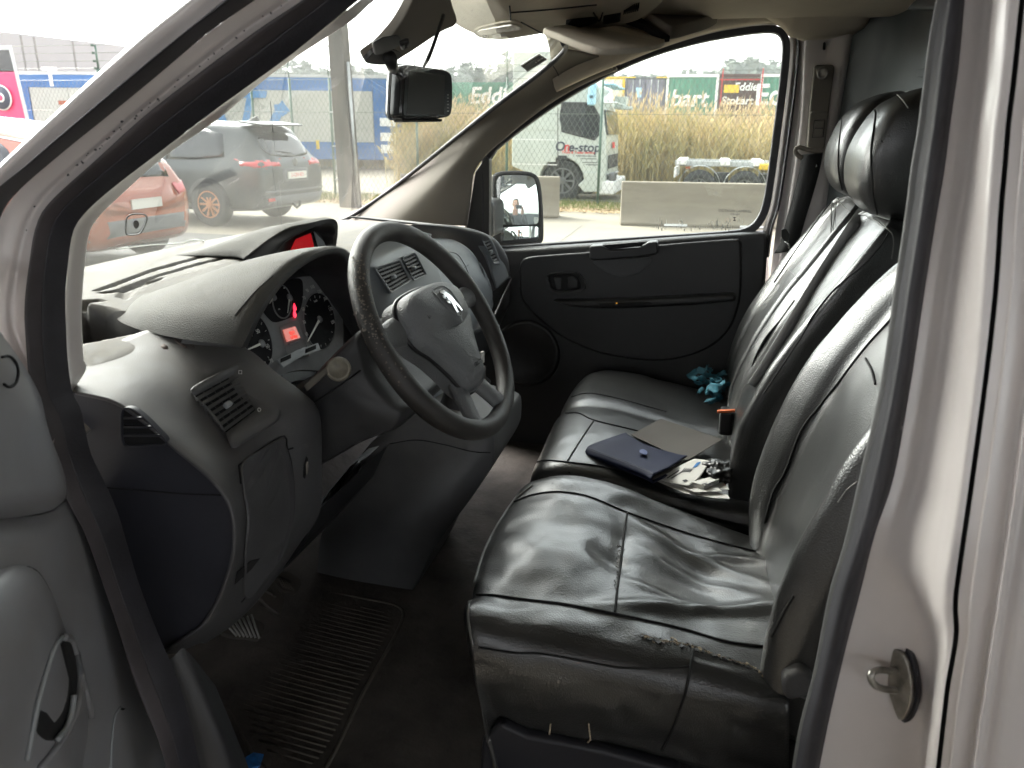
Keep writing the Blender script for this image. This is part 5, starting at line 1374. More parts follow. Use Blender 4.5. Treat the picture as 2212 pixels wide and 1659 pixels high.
# overhead console
cA = [PY(a, b, 1.12) for a, b in ((925, -30), (935, -2), (949, 19), (977, 46), (1019, 70), (1074, 85), (1135, 78), (1172, 72), (1274, 63), (1357, 49), (1399, 30), (1440, -8), (1450, -40))]
cB = [PY(a, b, .98) for a, b in ((950, -50), (962, -20), (980, 0), (1008, 24), (1042, 44), (1084, 56), (1132, 54), (1172, 50), (1270, 42), (1340, 32), (1380, 14), (1410, -15), (1420, -50))]
cC = [PY(a, b, .80) for a, b in ((1000, -70), (1010, -50), (1022, -20), (1040, 0), (1066, 14), (1096, 26), (1136, 28), (1176, 28), (1262, 22), (1320, 14), (1350, 0), (1380, -25), (1390, -50))]
cD = [p + Vector((0, -.25, .04)) for p in cC]
cU = [p + Vector((0, .03, .03)) for p in cA]; cV = [p + Vector((0, .05, .14)) for p in cA]
con = surf("overhead_console", [cV, cU, cA, cB, cC, cD], MAT['liner'], van, nu=60, nv=50, solid=.004)
ct = bvh(con)
plate("map_lamp_surround", [(1024, 64), (1040, 55), (1104, 42), (1126, 48), (1132, 58), (1110, 70), (1064, 80), (1036, 76)], ct, MAT['liner'], con, off=.0, th=.004, bevel=.001, samples=40)
plate("map_lamp_lens", [(1034, 61), (1056, 55), (1107, 46), (1124, 53), (1100, 59), (1056, 67), (1040, 67)], ct, M("lamp_lens", (.62, .58, .50), .25), con, off=.004, th=.004, bevel=.001, samples=40)
plate("map_lamp_switch", [(1044, 70), (1056, 68), (1057, 76), (1047, 76)], ct, MAT['ink'], con, off=.004, th=.004)
plate("map_lamp_lens", [(1064, 70), (1096, 64), (1110, 61), (1096, 71), (1066, 77)], ct, MAT['paint'], con, off=.004, th=.002)
for q in ([(1222, 62), (1232, 46), (1246, 34), (1262, 29), (1278, 38), (1289, 50), (1256, 58)], [(1303, 51), (1306, 36), (1310, 26), (1326, 30), (1340, 45), (1322, 50)]):
    prism("console_pocket", [PL(p_.x, p_.y, (-.28, .93, 1.866), (0, .35, .94)) for p_ in cr([(a, b, 0) for a, b in q], 30, True)], Vector((0, .35, .94)) * .02, MAT['hole'], con)
for k in range(8):
    prism("mic_slot", [PL(a, b, (-.18, .90, 1.876), (0, .35, .94)) for a, b in [(1346 + k * 4.2, 32 - k), (1349 + k * 4.2, 31 - k), (1351 + k * 4.2, 24 - k), (1348 + k * 4.2, 25 - k)]], Vector((0, .35, .94)) * .01, MAT['hole'], con)
for s in ([(1101, 12), (1102, 26), (1103, 42)], [(1102, 26), (1180, 20), (1289, 9)], [(1126, 47), (1150, 60), (1172, 71)], [(1282, 26), (1294, 44), (1302, 26)]):
    seam("console_joint", s, ct, MAT['thread'], con, r=.0014)
# visor on the passenger's side
vis = [(1172, 74), (1210, 66), (1300, 58), (1357, 52), (1395, 70), (1434, 95), (1426, 106), (1390, 114), (1340, 120), (1292, 120), (1255, 110), (1225, 98), (1195, 84)]
vp0, vn = Vector((-.2, 1.45, 1.90)), Vector((.22, -.12, 1)).normalized()
def VP_(px, py, o=0): return PL(px, py, vp0 + vn * o, vn)
sv = prism("sun_visor", [VP_(q.x, q.y) for q in cr([(a, b, 0) for a, b in vis], 52, True)], vn * .010, MAT['liner'], van, bevel=.003)
prism("visor_label", [VP_(a, b, -.001) for a, b in ((1302, 91), (1360, 88), (1385, 99), (1331, 103))], vn * .0008, MAT['paper'], sv)
# visor holder and grab-handle housing behind it
hb = [(1374, 40), (1392, 52), (1430, 78), (1450, 86), (1490, 76), (1536, 60), (1562, 40), (1574, 20), (1578, -20), (1400, -20), (1350, 10)]
hn = Vector((.10, -.30, 1)).normalized(); hp0 = Vector((-.05, 1.45, 1.908))
def HP(px, py, o=0): return PL(px, py, hp0 + hn * o, hn)
gh = prism("roof_tray", [HP(q.x, q.y) for q in cr([(a, b, 0) for a, b in hb], 52, True)], hn * .03, MAT['pillar'], van, bevel=.006)
prism("tray_opening", [HP(a, b, .002) for a, b in ((1352, 52), (1376, 44), (1420, 76), (1446, 90), (1432, 92), (1390, 66))], hn * .012, MAT['hole'], van)
prism("handle_cup", [HP(q.x, q.y, -.002) for q in cr([(a, b, 0) for a, b in ((1526, -10), (1530, 6), (1546, 25), (1556, 22), (1566, 6), (1570, -10))], 40, True)], hn * .003, MAT['black'], gh, bevel=.001)
# cover at the screen's top centre and its cable
cp = [(900, -40), (893, 0), (862, 58), (822, 104), (796, 124), (787, 132), (800, 139), (836, 140), (885, 114), (950, 71), (986, 52), (980, 20), (960, -30)]
scv = prism("mirror_base_cover", [WS(q.x, q.y, -.02) for q in cr([(a, b, 0) for a, b in cp], 60, True)], Vector((-.5, 0, .86)) * .016, MAT['pillar'], van, bevel=.005)
prism("dark_tip", [WS(q.x, q.y, -.022) for q in cr([(a, b, 0) for a, b in ((812, 110), (797, 123), (788, 132), (800, 138), (836, 139), (868, 122), (850, 108))], 40, True)], Vector((-.5, 0, .86)) * .006, MAT['black'], scv)

# ---- bulkhead behind the seats
def BK(px, py, x=.44): return PX(px, py, x)
bk = []
for z in (0.66, 1.1, 1.45, 1.6, 1.75, 1.88, 1.97):
    bk.append([Vector((xx, y - .24 * max(0, z - 1.36) * (y / 1.74) ** 6, z)) for y, xx in ((.10, .42), (.4, .43), (.8, .435), (1.1, .435), (1.35, .425), (1.52, .41), (1.62, .385), (1.69, .345), (1.745, .30))])
bulk = surf("bulkhead", bk, MAT['bulk'], van, nu=50, nv=40, solid=.02)
kt = bvh(bulk)
pts = []
for q in cr([(a, b, 0) for a, b in ((2010, -22), (1975, -6), (1935, 18), (1900, 50), (1884, 90), (1872, 130), (1860, 178))], 30):
    l, nn = hit(q.x, q.y, kt); pts.append(l - Vector((.002, 0, 0)))
tube("pressed_rib", pts, [.004 + .016 * math.sin(math.pi * (k + 4) / 40) for k in range(30)], MAT['bulk'], bulk, n=12, flat=.45, up=(1, 0, 0))
for a, b, w_, h_ in ((1985, 158, 14, 16),):
    prism("lifting_eye", [PX(q.x, q.y, .405) for q in cr([(x, y, 0) for x, y in ((a - w_, b + h_ / 2), (a - w_ * .7, b - h_ * .4), (a, b - h_ * .6), (a + w_ * 2, b - h_ * .6), (a + w_ * 2, b + h_ * .3))], 30, True)], (.02, 0, 0), MAT['bulk'], bulk, bevel=.004)
for y_ in (118, 163, 196): 
    tube("slot_line", [hit(1964, y_ + 3, kt)[0] - Vector((.001, 0, 0)), hit(2004, y_, kt)[0] - Vector((.001, 0, 0))], .0016, MAT['hole'], bulk, n=5)
box("rear_gap_seal", (.425, 1.73, 1.4), (.02, .03, 1.1), MAT['seal'], van)
# roof skin, rear body and floor so the cab is a closed box
box("roof_skin", (.0, .95, 2.03), (1.3, 1.7, .02), MAT['paint'], van)
box("body_rear", (1.6, .95, 1.3), (2.2, 1.9, 1.45), MAT['paint'], van, bevel=.05)
fl = []
for x, z in ((.42, .66), (0, .66), (-.55, .66), (-.80, .665), (-.95, .70), (-1.08, .84), (-1.15, 1.1), (-1.18, 1.3)):
    fl.append([Vector((x, y, z)) for y in (.10, .3, .6, .95, 1.3, 1.78)])
floor = surf("cab_floor", fl, MAT['floor'], van, nu=40, nv=50, solid=.02)
box("sill", (-.15, .06, .56), (1.4, .16, .20), MAT['paint'], van, bevel=.02)
box("sill_tread", (-.18, .10, .668), (1.1, .10, .012), MAT['lower'], van, bevel=.004)
ft = bvh(floor)
rnd = random.Random(21); g = []
for i in range(420):
    x, y = rnd.uniform(-.95, -.2), rnd.uniform(.14, 1.0); r = rnd.uniform(.0012, .0035) * (2.2 if rnd.random() < .12 else 1)
    c = Vector((x, y, .677 if (x < -.5 and y < .75) else .662))
    m_ = rnd.randint(4, 6); a0 = rnd.uniform(0, 6)
    pts = [c + Vector((math.cos(a0 + 6.283 * k / m_) * r * rnd.uniform(.5, 1.3), math.sin(a0 + 6.283 * k / m_) * r * rnd.uniform(.5, 1.3), 0)) for k in range(m_)]
    g.append(poly_geo(pts, (0, 0, .0015)))
v, f = join_geo(g); o = obj("grit", v, f, MAT['foam'], floor, smooth=False); o["kind"] = "stuff"
# ================================================================ DASHBOARD
dash = thing("dashboard", "dusty dark grey dashboard with instrument hood under the windscreen", "dashboard", (-0.85, 0.9, 0.7))
# ---- top pad: a height field with its grooves, tray and pocket
def dash_z(x, y):
    e = (y - .95) / .83
    z = 1.402 - .012 * e * e - .03 * max(0, (x + 1.0)) / .3 * (1.0)
    if y < .30: z -= .35 * (.30 - y) ** 2 * 2
    return z
def poly_z(pts, z): return [(PZ(a, b, z).x, PZ(a, b, z).y) for a, b in pts]
def sdist(x, y, poly):
    d = 1e9; n = len(poly); ins_ = False; j = n - 1
    for i in range(n):
        x1, y1 = poly[j]; x2, y2 = poly[i]
        dx, dy = x2 - x1, y2 - y1
        t = max(0, min(1, ((x - x1) * dx + (y - y1) * dy) / (dx * dx + dy * dy + 1e-12)))
        d = min(d, math.hypot(x - x1 - t * dx, y - y1 - t * dy))
        if (y1 > y) != (y2 > y) and x < (x2 - x1) * (y - y1) / (y2 - y1) + x1: ins_ = not ins_
        j = i
    return -d if ins_ else d
tray = poly_z([(120, 690), (177, 687), (230, 690), (300, 698), (362, 709), (310, 726), (240, 742), (180, 754), (120, 768)], 1.372)
pocket = poly_z([(120, 668), (177, 664), (215, 662), (232, 664), (205, 668), (177, 675), (120, 684)], 1.385)
slot1 = poly_z([(198, 637), (240, 622), (330, 590), (430, 563), (520, 544), (600, 530), (600, 534), (520, 549), (430, 569), (330, 597), (245, 629), (212, 638)], 1.392)
slot2 = poly_z([(208, 640), (250, 634), (330, 606), (430, 577), (520, 556), (600, 540), (600, 544), (520, 561), (430, 583), (330, 612), (252, 640), (225, 642)], 1.392)
hoodcut = poly_z([(252, 656), (262, 640), (300, 628), (360, 614), (350, 622), (300, 640), (275, 660)], 1.385)
NXd, NYd = 150, 280
V = []
for i in range(NXd):
    for j in range(NYd):
        y = .115 + 1.63 * j / (NYd - 1)
        xe = -.735 + .0 * y
        e = (y - .95) / .8
        x0 = -1.225 - .02 * (1 - e * e)
        x = x0 + (xe - x0) * i / (NXd - 1)
        z = dash_z(x, y)
        s = i / (NXd - 1)
        if y < 1.2:
            for poly, depth, soft in ((tray, .10, .010), (pocket, .016, .004), (slot1, .010, .003), (slot2, .008, .003), (hoodcut, .006, .006)):
                xs = [p[0] for p in poly]; ys = [p[1] for p in poly]
                if min(xs) - .02 < x < max(xs) + .02 and min(ys) - .02 < y < max(ys) + .02:
                    d = sdist(x, y, poly)
                    t = max(0, min(1, -d / soft))
                    z -= depth * t * t * (3 - 2 * t)
        if s > .86: z -= .030 * ((s - .86) / .14) ** 2
        V.append((x, y, z))
top = obj("dash_top", V, gridfaces(NXd, NYd), MAT['dash'], dash, solid=.004)

# ---- end face with the side demister
_f0 = [(q.x, q.y) for q in cr([(a, b, 0) for a, b in ((165, 846), (250, 868), (330, 925), (390, 978), (444, 1022), (484, 1066), (506, 1120), (505, 1200), (476, 1290), (440, 1350), (392, 1385), (355, 1412))], 70)]
ef = prism('end_panel', [PY(a, b, .129) for a, b in [(110, 848)] + [(300 + (x - 300) * .982, 1080 + (y - 1080) * .988) for x, y in _f0] + [(330, 1424), (250, 1300), (170, 1100)]], (0, .006, 0), MAT['endcap'], dash)
end = [(120, 840), (165, 846), (250, 868), (330, 925), (362, 950), (390, 978), (418, 1000), (444, 1022), (484, 1066), (506, 1120), (506, 1200), (478, 1290), (442, 1350), (392, 1385), (355, 1412), (330, 1420), (250, 1300), (170, 1100)]

et = bvh(ef)
seam("panel_joint", [(222, 1052), (300, 1058), (400, 1066), (508, 1070)], et, MAT['hole'], ef, r=.0012)
vent_o = [(262, 892), (268, 884), (285, 886), (310, 905), (335, 930), (355, 952), (353, 960), (330, 962), (285, 964), (268, 962), (262, 945)]
v, f = ring_geo([PY(q.x, q.y, .122) for q in cr([(a, b, 0) for a, b in off_poly(vent_o, 3)], 44, True)], [PY(q.x, q.y, .122) for q in cr([(a, b, 0) for a, b in vent_o], 44, True)], (0, .008, 0))
sv_ = obj("side_vent", v, f, MAT['endcap'], dash, bevel=.0012)
prism("vent_shade_plate", [PY(q.x, q.y, .1262) for q in cr([(a, b, 0) for a, b in vent_o], 44, True)], (0, .002, 0), MAT['hole'], sv_)  # flat black plate painted as the shade behind the slats
for y0, xa, xb in ((903, 266, 306), (922, 266, 326), (941, 266, 344)):
    prism("slat", [PY(xa, y0 - 1.5, .121), PY(xb, y0 - 1.5, .121), PY(xb + 6, y0 + 3, .123), PY(xa, y0 + 3, .123)], (0, .004, 0), MAT['endcap'], sv_)
# ---- fascia on the driver's left
F0 = [PY(a, b, .125) for a, b in ((165, 846), (250, 868), (330, 925), (390, 978), (444, 1022), (484, 1066), (506, 1120), (505, 1200), (476, 1290), (440, 1350), (392, 1385), (355, 1412))]
F0b = [PY(a, b, .140) for a, b in ((160, 838), (262, 858), (345, 914), (404, 964), (456, 1010), (494, 1056), (516, 1114), (515, 1200), (486, 1290), (450, 1348), (402, 1384), (362, 1412))]
F1 = [PY(a, b, .19) for a, b in ((150, 800), (290, 822), (385, 885), (440, 935), (490, 982), (525, 1040), (545, 1110), (540, 1200), (510, 1290), (472, 1345), (424, 1382), (380, 1412))]
F2 = [PY(a, b, .27) for a, b in ((215, 757), (330, 775), (440, 825), (510, 885), (560, 950), (592, 1020), (606, 1110), (598, 1190), (562, 1270), (515, 1330), (460, 1375), (405, 1400))]
F3 = [PY(a, b, .35) for a, b in ((320, 712), (420, 732), (515, 770), (580, 818), (632, 868), (662, 930), (672, 1010), (664, 1110), (622, 1200), (562, 1280), (502, 1340), (435, 1385))]
F4 = [PY(a, b, .405) for a, b in ((385, 712), (460, 726), (540, 757), (598, 806), (652, 846), (690, 892), (694, 1000), (690, 1110), (645, 1172), (577, 1270), (507, 1345), (440, 1390))]
F5 = [p + Vector((-.05, .015, 0)) for p in F4]
fas = surf("driver_fascia", [F0, F0b, F1, F2, F3, F4, F5], MAT['fascia'], dash, nu=60, nv=60, solid=.004)
fx = bvh(fas)
def vent(name, bez, grille, tree, rows, cols, parent, mat=MAT['fascia'], depth=.016, knob=True, ncol=5, slat_t=.12, lift=.0):
    """bezel ring standing on the surface, dark throat, slats across"""
    q = [hit(a, b, tree) for a, b in bez]
    nn = sum((x[1] for x in q), Vector()).normalized()
    p0 = sum((x[0] for x in q), Vector()) / len(q)
    def P(px, py, o): return PL(px, py, p0 + nn * (o + lift), nn)
    bo = [(u.x, u.y) for u in cr([(a, b, 0) for a, b in bez], 48, True)]
    n = 48
    gi = []
    # grille outline resampled to the same count
    per = grille; m = len(per)
    L = [math.dist(per[i], per[(i + 1) % m]) for i in range(m)]; tot = sum(L)
    # start near the bezel's first point
    for k in range(n):
        ang = k
        gi.append(None)
    cx = sum(a for a, b in per) / m; cy0 = sum(b for a, b in per) / m
    for k, (a, b) in enumerate(bo):
        best = None
        for i in range(m):
            x1, y1 = per[i]; x2, y2 = per[(i + 1) % m]
            dx, dy = a - cx, b - cy0; ex, ey = x2 - x1, y2 - y1
            den = dx * ey - dy * ex
            if abs(den) < 1e-9: continue
            t = ((x1 - cx) * ey - (y1 - cy0) * ex) / den; u = ((x1 - cx) * dy - (y1 - cy0) * dx) / den
            if t > 0 and -1e-6 <= u <= 1 + 1e-6: best = (cx + dx * t, cy0 + dy * t)
        gi[k] = best or (cx, cy0)
    V = [P(a, b, -.004 - lift) for a, b in bo] + [P(a, b, .006) for a, b in bo] + [P(a + (c - a) * .12, b + (d - b) * .12, .008) for (a, b), (c, d) in zip(bo, gi)] + [P(a, b, .004) for a, b in gi] + [P(a, b, -.012) for a, b in gi]
    ring = obj(name, V, gridfaces(5, n, False, True), mat, parent)
    prism("vent_shade_plate", [P(a, b, .0005) for a, b in gi], nn * .001, MAT['hole'], ring)  # black plate in place of a hole, its shade painted on
    (ax, ay), (bx, by), (cx_, cy_), (dx_, dy_) = grille   # TL TR BR BL
    for r in range(rows):
        t = (r + .5) / rows
        l = (ax + (dx_ - ax) * t, ay + (dy_ - ay) * t); rgt = (bx + (cx_ - bx) * t, by + (cy_ - by) * t)
        hw = slat_t * 2.0 / rows
        l2 = (ax + (dx_ - ax) * (t + hw), ay + (dy_ - ay) * (t + hw)); r2 = (bx + (cx_ - bx) * (t + hw), by + (cy_ - by) * (t + hw))
        l0 = (ax + (dx_ - ax) * (t - hw), ay + (dy_ - ay) * (t - hw)); r0 = (bx + (cx_ - bx) * (t - hw), by + (cy_ - by) * (t - hw))
        A = [P(*l0, .004), P(*r0, .004), P(*r2, .0065), P(*l2, .0065)]
        obj("slat", A + [p - nn * .0025 for p in A], [(0, 1, 2, 3), (4, 7, 6, 5), (0, 4, 5, 1), (1, 5, 6, 2), (2, 6, 7, 3), (3, 7, 4, 0)], MAT['lower'], ring, smooth=False)
    g = []
    for c in range(1, ncol):
        s = c / ncol
        t_ = (ax + (bx - ax) * s, ay + (by - ay) * s); b_ = (dx_ + (cx_ - dx_) * s, dy_ + (cy_ - dy_) * s)
        g.append(tube_geo([P(*t_, .002), P(*b_, .002)], .0012, n=4))
    v, f = join_geo(g); obj("vent_vanes", v, f, MAT['black'], ring, smooth=False)
    if knob:
        t = .55; x = (ax + bx + cx_ + dx_) / 4; y = (ay + by + cy_ + dy_) / 4 + 3
        c = P(x, y, .009)
        r_ = (P(bx, by, 0) - P(ax, ay, 0)).normalized()
        v, f = box_geo(c, (.012, .008, .008), basis(r_, nn.cross(r_), nn)); obj("vent_tab", v, f, MAT['silver'], ring, bevel=.002)
    return ring, P, nn
bz = [(411, 842), (430, 827), (470, 806), (515, 784), (545, 783), (572, 800), (594, 835), (606, 880), (604, 904), (585, 920), (540, 948), (508, 968), (497, 962), (482, 922), (450, 880), (424, 858)]
ring, P, nn = vent("air_vent", bz, [(420, 856), (511, 806), (552, 886), (486, 936)], fx, 7, 5, dash)
def icon(nm, px, py, s, sides=4):
    pts = [(px + s * math.cos(a), py + s * 1.1 * math.sin(a)) for a in [math.pi / 4 + 6.283 * k / sides for k in range(sides)]]
    tube(nm, [P(a, b, .0075) for a, b in pts], .0006, MAT['white'], ring, closed=True, n=4)
icon("vent_symbol", 519, 804, 4.5); icon("vent_symbol", 560, 885, 3.5, 8)
# knee-side pocket lid, lighter slot and hood release
plate("pocket_lid", [(519, 1003), (560, 972), (608, 946), (614, 962), (626, 1005), (632, 1060), (628, 1130), (610, 1190), (575, 1240), (528, 1290), (525, 1200), (530, 1120), (522, 1060)], fx, MAT['fascia'], dash, off=.0, th=.005, bevel=.003, samples=60)
for s in ([(515, 1006), (560, 972), (612, 942), (620, 970), (628, 1000), (634, 1062), (630, 1130), (610, 1195), (560, 1255), (520, 1300)], [(515, 1006), (519, 1045)], [(610, 975), (632, 968)]):
    seam("lid_joint", s, fx, MAT['hole'], dash, r=.0013)
plate("release_slot", [(655, 1003), (660, 985), (664, 990), (663, 1012), (657, 1035), (653, 1030)], fx, MAT['hole'], dash, off=.0006, th=.001)
plate("release_lever", [(657, 1000), (661, 994), (662, 1008), (658, 1026)], fx, MAT['steel'], dash, off=.002, th=.003)
plate("card_slot", [(510, 1235), (540, 1210), (560, 1205), (540, 1230), (505, 1262)], fx, MAT['hole'], dash, off=.0008, th=.001)
tube("lower_edge", [PY(a, b, .37) for a, b in ((500, 1264), (535, 1236), (580, 1190), (625, 1150))], .003, MAT['silver'], dash, n=6)
# scuff marks in the dust
MAT['scuff'] = M("scuffed_dust", (.10, .075, .065), .8, var=.3, vscale=60)
for q in ([(372, 727), (384, 733), (398, 744), (405, 752), (396, 750), (382, 741)], [(396, 724), (404, 730), (414, 740), (421, 752), (414, 748), (402, 738)], [(347, 748), (355, 744), (362, 748), (361, 754), (352, 753)], [(414, 722), (424, 728), (430, 738), (424, 736)]):
    plate("scuff_mark", q, fx, MAT['scuff'], dash, off=.0002, th=.0004, bevel=0, samples=24)

# ---- instrument hood
def HD(*p): return [PY(a, b, y) for a, b, y in p]
H0 = HD((522, 752, .305), (534, 726, .31), (550, 690, .325), (580, 640, .365), (620, 592, .425), (660, 560, .48), (700, 541, .54), (735, 537, .60), (757, 552, .655), (770, 590, .70), (777, 640, .72), (783, 700, .74), (790, 745, .75))
H1 = HD((500, 745, .30), (514, 712, .305), (532, 672, .32), (562, 622, .36), (604, 577, .42), (648, 549, .475), (690, 535, .54), (727, 532, .60), (754, 548, .665), (772, 590, .715), (782, 640, .74), (790, 700, .765), (800, 745, .78))
def back(r, dx, sh, drop): 
    c = Vector((0, .52, 0))
    return [Vector((p.x - dx, .52 + (p.y - .52) * sh, 1.372 + (p.z - 1.372) * drop)) for p in r]
hood_rows = [H0, H1, back(H1, .06, .97, .93), back(H1, .14, .86, .76), back(H1, .23, .66, .5), back(H1, .30, .42, .30), back(H1, .335, .12, .18)]
hood = surf("instrument_hood", hood_rows, MAT['hood'], dash, nu=70, nv=60, solid=.0)
hin = [[p.copy() for p in H0], [p + (Vector((-.60, .53, 1.35)) - p) * .07 + Vector((-.004, 0, 0)) for p in H0], [Vector((p.x - .03, .53 + (p.y - .53) * .96, 1.33 + (p.z - 1.33) * .93)) for p in H0], [Vector((p.x - .11, .53 + (p.y - .53) * .94, 1.33 + (p.z - 1.33) * .90)) for p in H0]]
surf("hood_lining", hin, MAT['lower'], dash, nu=70, nv=24)
hx_ = bvh(hood)
seam("hood_stitch", [(508, 682), (530, 655), (560, 622), (590, 596)], hx_, MAT['thread'], hood, r=.0008)
# ---- gauges
cn = Vector((.9, 0, .43)).normalized(); cp0 = Vector((-.685, .53, 1.33))
def CP(px, py, o=0): return PL(px, py, cp0 + cn * o, cn)
clus = thing("instrument_cluster", "instrument cluster with dials, red warning lamps and a pink display", "instruments", (-.69, .53, 1.25))
panel = [(520, 760), (530, 725), (552, 680), (585, 635), (615, 610), (650, 598), (690, 600), (715, 620), (735, 660), (742, 710), (740, 760), (735, 800), (640, 800), (560, 830), (540, 800)]
prism("cluster_panel", [CP(q.x, q.y) for q in cr([(a, b, 0) for a, b in panel], 60, True)], -cn * .006, MAT['gaugegrey'], clus)
prism("panel_surround", [CP(q.x, q.y, -.003) for q in cr([(a, b, 0) for a, b in off_poly(panel, 22)], 60, True)], -cn * .02, MAT['black'], clus)
cu_ = Vector((0, 0, 1)) - cn * cn.z; cu_.normalize(); crt = cu_.cross(cn)
def dial(nm, cpx, rx_px, ry_px, parent=clus, mat=MAT['gauge'], o=.0012, rot=0.0):
    pts = []
    for k in range(48):
        a = 6.283 * k / 48
        x, y = rx_px * math.cos(a), ry_px * math.sin(a)
        pts.append(CP(cpx[0] + x * math.cos(rot) - y * math.sin(rot), cpx[1] + x * math.sin(rot) + y * math.cos(rot), o))
    d = prism(nm, pts, cn * .001, mat, parent)
    tube("dial_rim", [p + cn * .001 for p in pts], .0013, MAT['gaugegrey'], d, closed=True, n=6)
    return d
tube("display_rim", [CP(a, b, .002) for a, b in ((604, 706), (646, 690), (660, 740), (668, 770), (624, 778))], .001, MAT['gaugegrey'], clus, closed=True, n=5)
prism("lamp_field", [CP(q.x, q.y, .001) for q in cr([(a, b, 0) for a, b in ((566, 664), (590, 630), (610, 612), (632, 602), (650, 604), (654, 622), (652, 655), (642, 678), (618, 690), (596, 696), (582, 690))], 50, True)], cn * .0008, MAT['gauge'], clus)
d1 = dial("fuel_temperature_dial", (608, 652), 20, 36, o=.0025, rot=-.12)
d2 = dial("speedometer", (689, 694), 34, 62, rot=-.10)
d3 = dial("rev_counter", (556, 738), 30, 60, rot=-.22)
def needle(nm, a, b, par, w=.0022):
    p, q = CP(*a, .005), CP(*b, .005); d = (q - p).normalized(); s = d.cross(cn) * w
    prism(nm, [p - s, q - s * .35, q + s * .35, p + s], cn * .0012, MAT['needle'], par)
    v, f = lathe_geo([(.001, 0), (.007, 0), (.006, .003), (.001, .003)], 18, CP(*b if False else a, .004), basis(crt, cu_, cn)); obj("needle_boss", v, f, MAT['gaugegrey'], par)
needle("needle", (690, 690), (664, 738), d2); needle("needle", (565, 742), (529, 758), d3)
needle("needle", (625, 643), (621, 676), d1, .0016); needle("needle", (590, 642), (582, 656), d1, .0016)
rb = basis((CP(700, 694) - CP(680, 698)).normalized(), (CP(690, 684) - CP(691, 700)).normalized(), cn)
def dtx(body, px, py, s, par): text("numeral", body, s, MAT['white'], par, at_frame(CP(px, py, .0035), basis(crt, cu_, cn)), extrude=.0002)
for body, px, py in (("10", 662, 722), ("30", 657, 696), ("50", 655, 668), ("70", 657, 644), ("90", 664, 628), ("110", 675, 620), ("130", 690, 630), ("150", 703, 645), ("170", 714, 668), ("190", 719, 696)):
    dtx(body, px, py, .0095, d2)
dtx("km/h", 682, 650, .006, d2)
for body, px, py in (("50", 557, 716), ("60", 578, 748), ("70", 586, 780)): dtx(body, px, py, .010, d3)
dtx("x 100", 540, 726, .006, d3)
for k in range(13):
    a = math.radians(200 + k * 21); 
    x, y = 31 * math.cos(a), 57 * math.sin(a)
    c_, s_ = math.cos(-.10), math.sin(-.10)
    p = [(689 + x * q * c_ - y * q * s_, 694 + x * q * s_ + y * q * c_) for q in (.90, .99)]
    tube("tick", [CP(*p[0], .003), CP(*p[1], .003)], .0006, MAT['white'], d2, n=4)
for k in range(7):
    a = math.radians(-70 + k * 24); x, y = 27 * math.cos(a), 55 * math.sin(a); c_, s_ = math.cos(-.22), math.sin(-.22)
    p = [(556 + x * q * c_ - y * q * s_, 738 + x * q * s_ + y * q * c_) for q in (.86, .97)]
    tube("tick", [CP(*p[0], .003), CP(*p[1], .003)], .0006, MAT['white'], d3, n=4)
for px, py in ((596, 630), (586, 650), (603, 668), (614, 622)): 
    box("tick", CP(px, py, .0045), (.002, .003, .002), MAT['white'], d1)
for py, h_ in ((664, 9), (678, 9)):
    prism("warning_lamp", [CP(636 + x, py + y, .0035) for x, y in ((-1, -h_), (3, -1), (4, 5), (1, h_), (-3, 4), (-3, -3))], cn * .0008, MAT['warn'], clus)
disp = prism("display", [CP(a, b, .003) for a, b in ((610, 713), (637, 705), (648, 730), (619, 739))], cn * .001, MAT['amberlcd'], clus)
dm = basis((CP(640, 716) - CP(612, 724)).normalized(), cn.cross((CP(640, 716) - CP(612, 724)).normalized()), cn)
text("lettering", "8571", .0085, MAT['lcdink'], disp, at_frame(CP(632, 719, .0045), dm), extrude=.0002, bold=True)
text("lettering", "142853", .0075, MAT['lcdink'], disp, at_frame(CP(635, 728, .0045), dm), extrude=.0002, bold=True)
v, f = tube_geo([CP(625, 744, .004), CP(652, 734, .004)], .0022, n=8); obj("reset_button", v, f, MAT['gaugegrey'], clus)
# torn foil strip and gaps under the gauges
prism("lower_strip", [CP(a, b, .012) for a, b in ((596, 778), (640, 757), (684, 742), (690, 757), (650, 770), (610, 795))], cn * .003, MAT['silver'], clus)
for q in ((606, 778, 628, 768), (660, 757, 682, 748)):
    prism("mount_gap", [CP(q[0], q[1] - 3, .0155), CP(q[2], q[3] - 3, .0155), CP(q[2], q[3] + 6, .0155), CP(q[0], q[1] + 6, .0155)], cn * .0008, MAT['hole'], clus)
0 and prism("gauge_window", [CP(q.x, q.y, .012) for q in cr([(a, b, 0) for a, b in ((522, 760), (535, 720), (556, 680), (590, 632), (620, 608), (652, 596), (690, 600), (716, 622), (736, 662), (742, 712), (740, 756), (690, 745), (640, 757), (585, 785), (550, 800))], 50, True)], cn * .001, glass_mat("gauge_window_plastic", tint=(.92, .92, .92), refl=.03), clus)

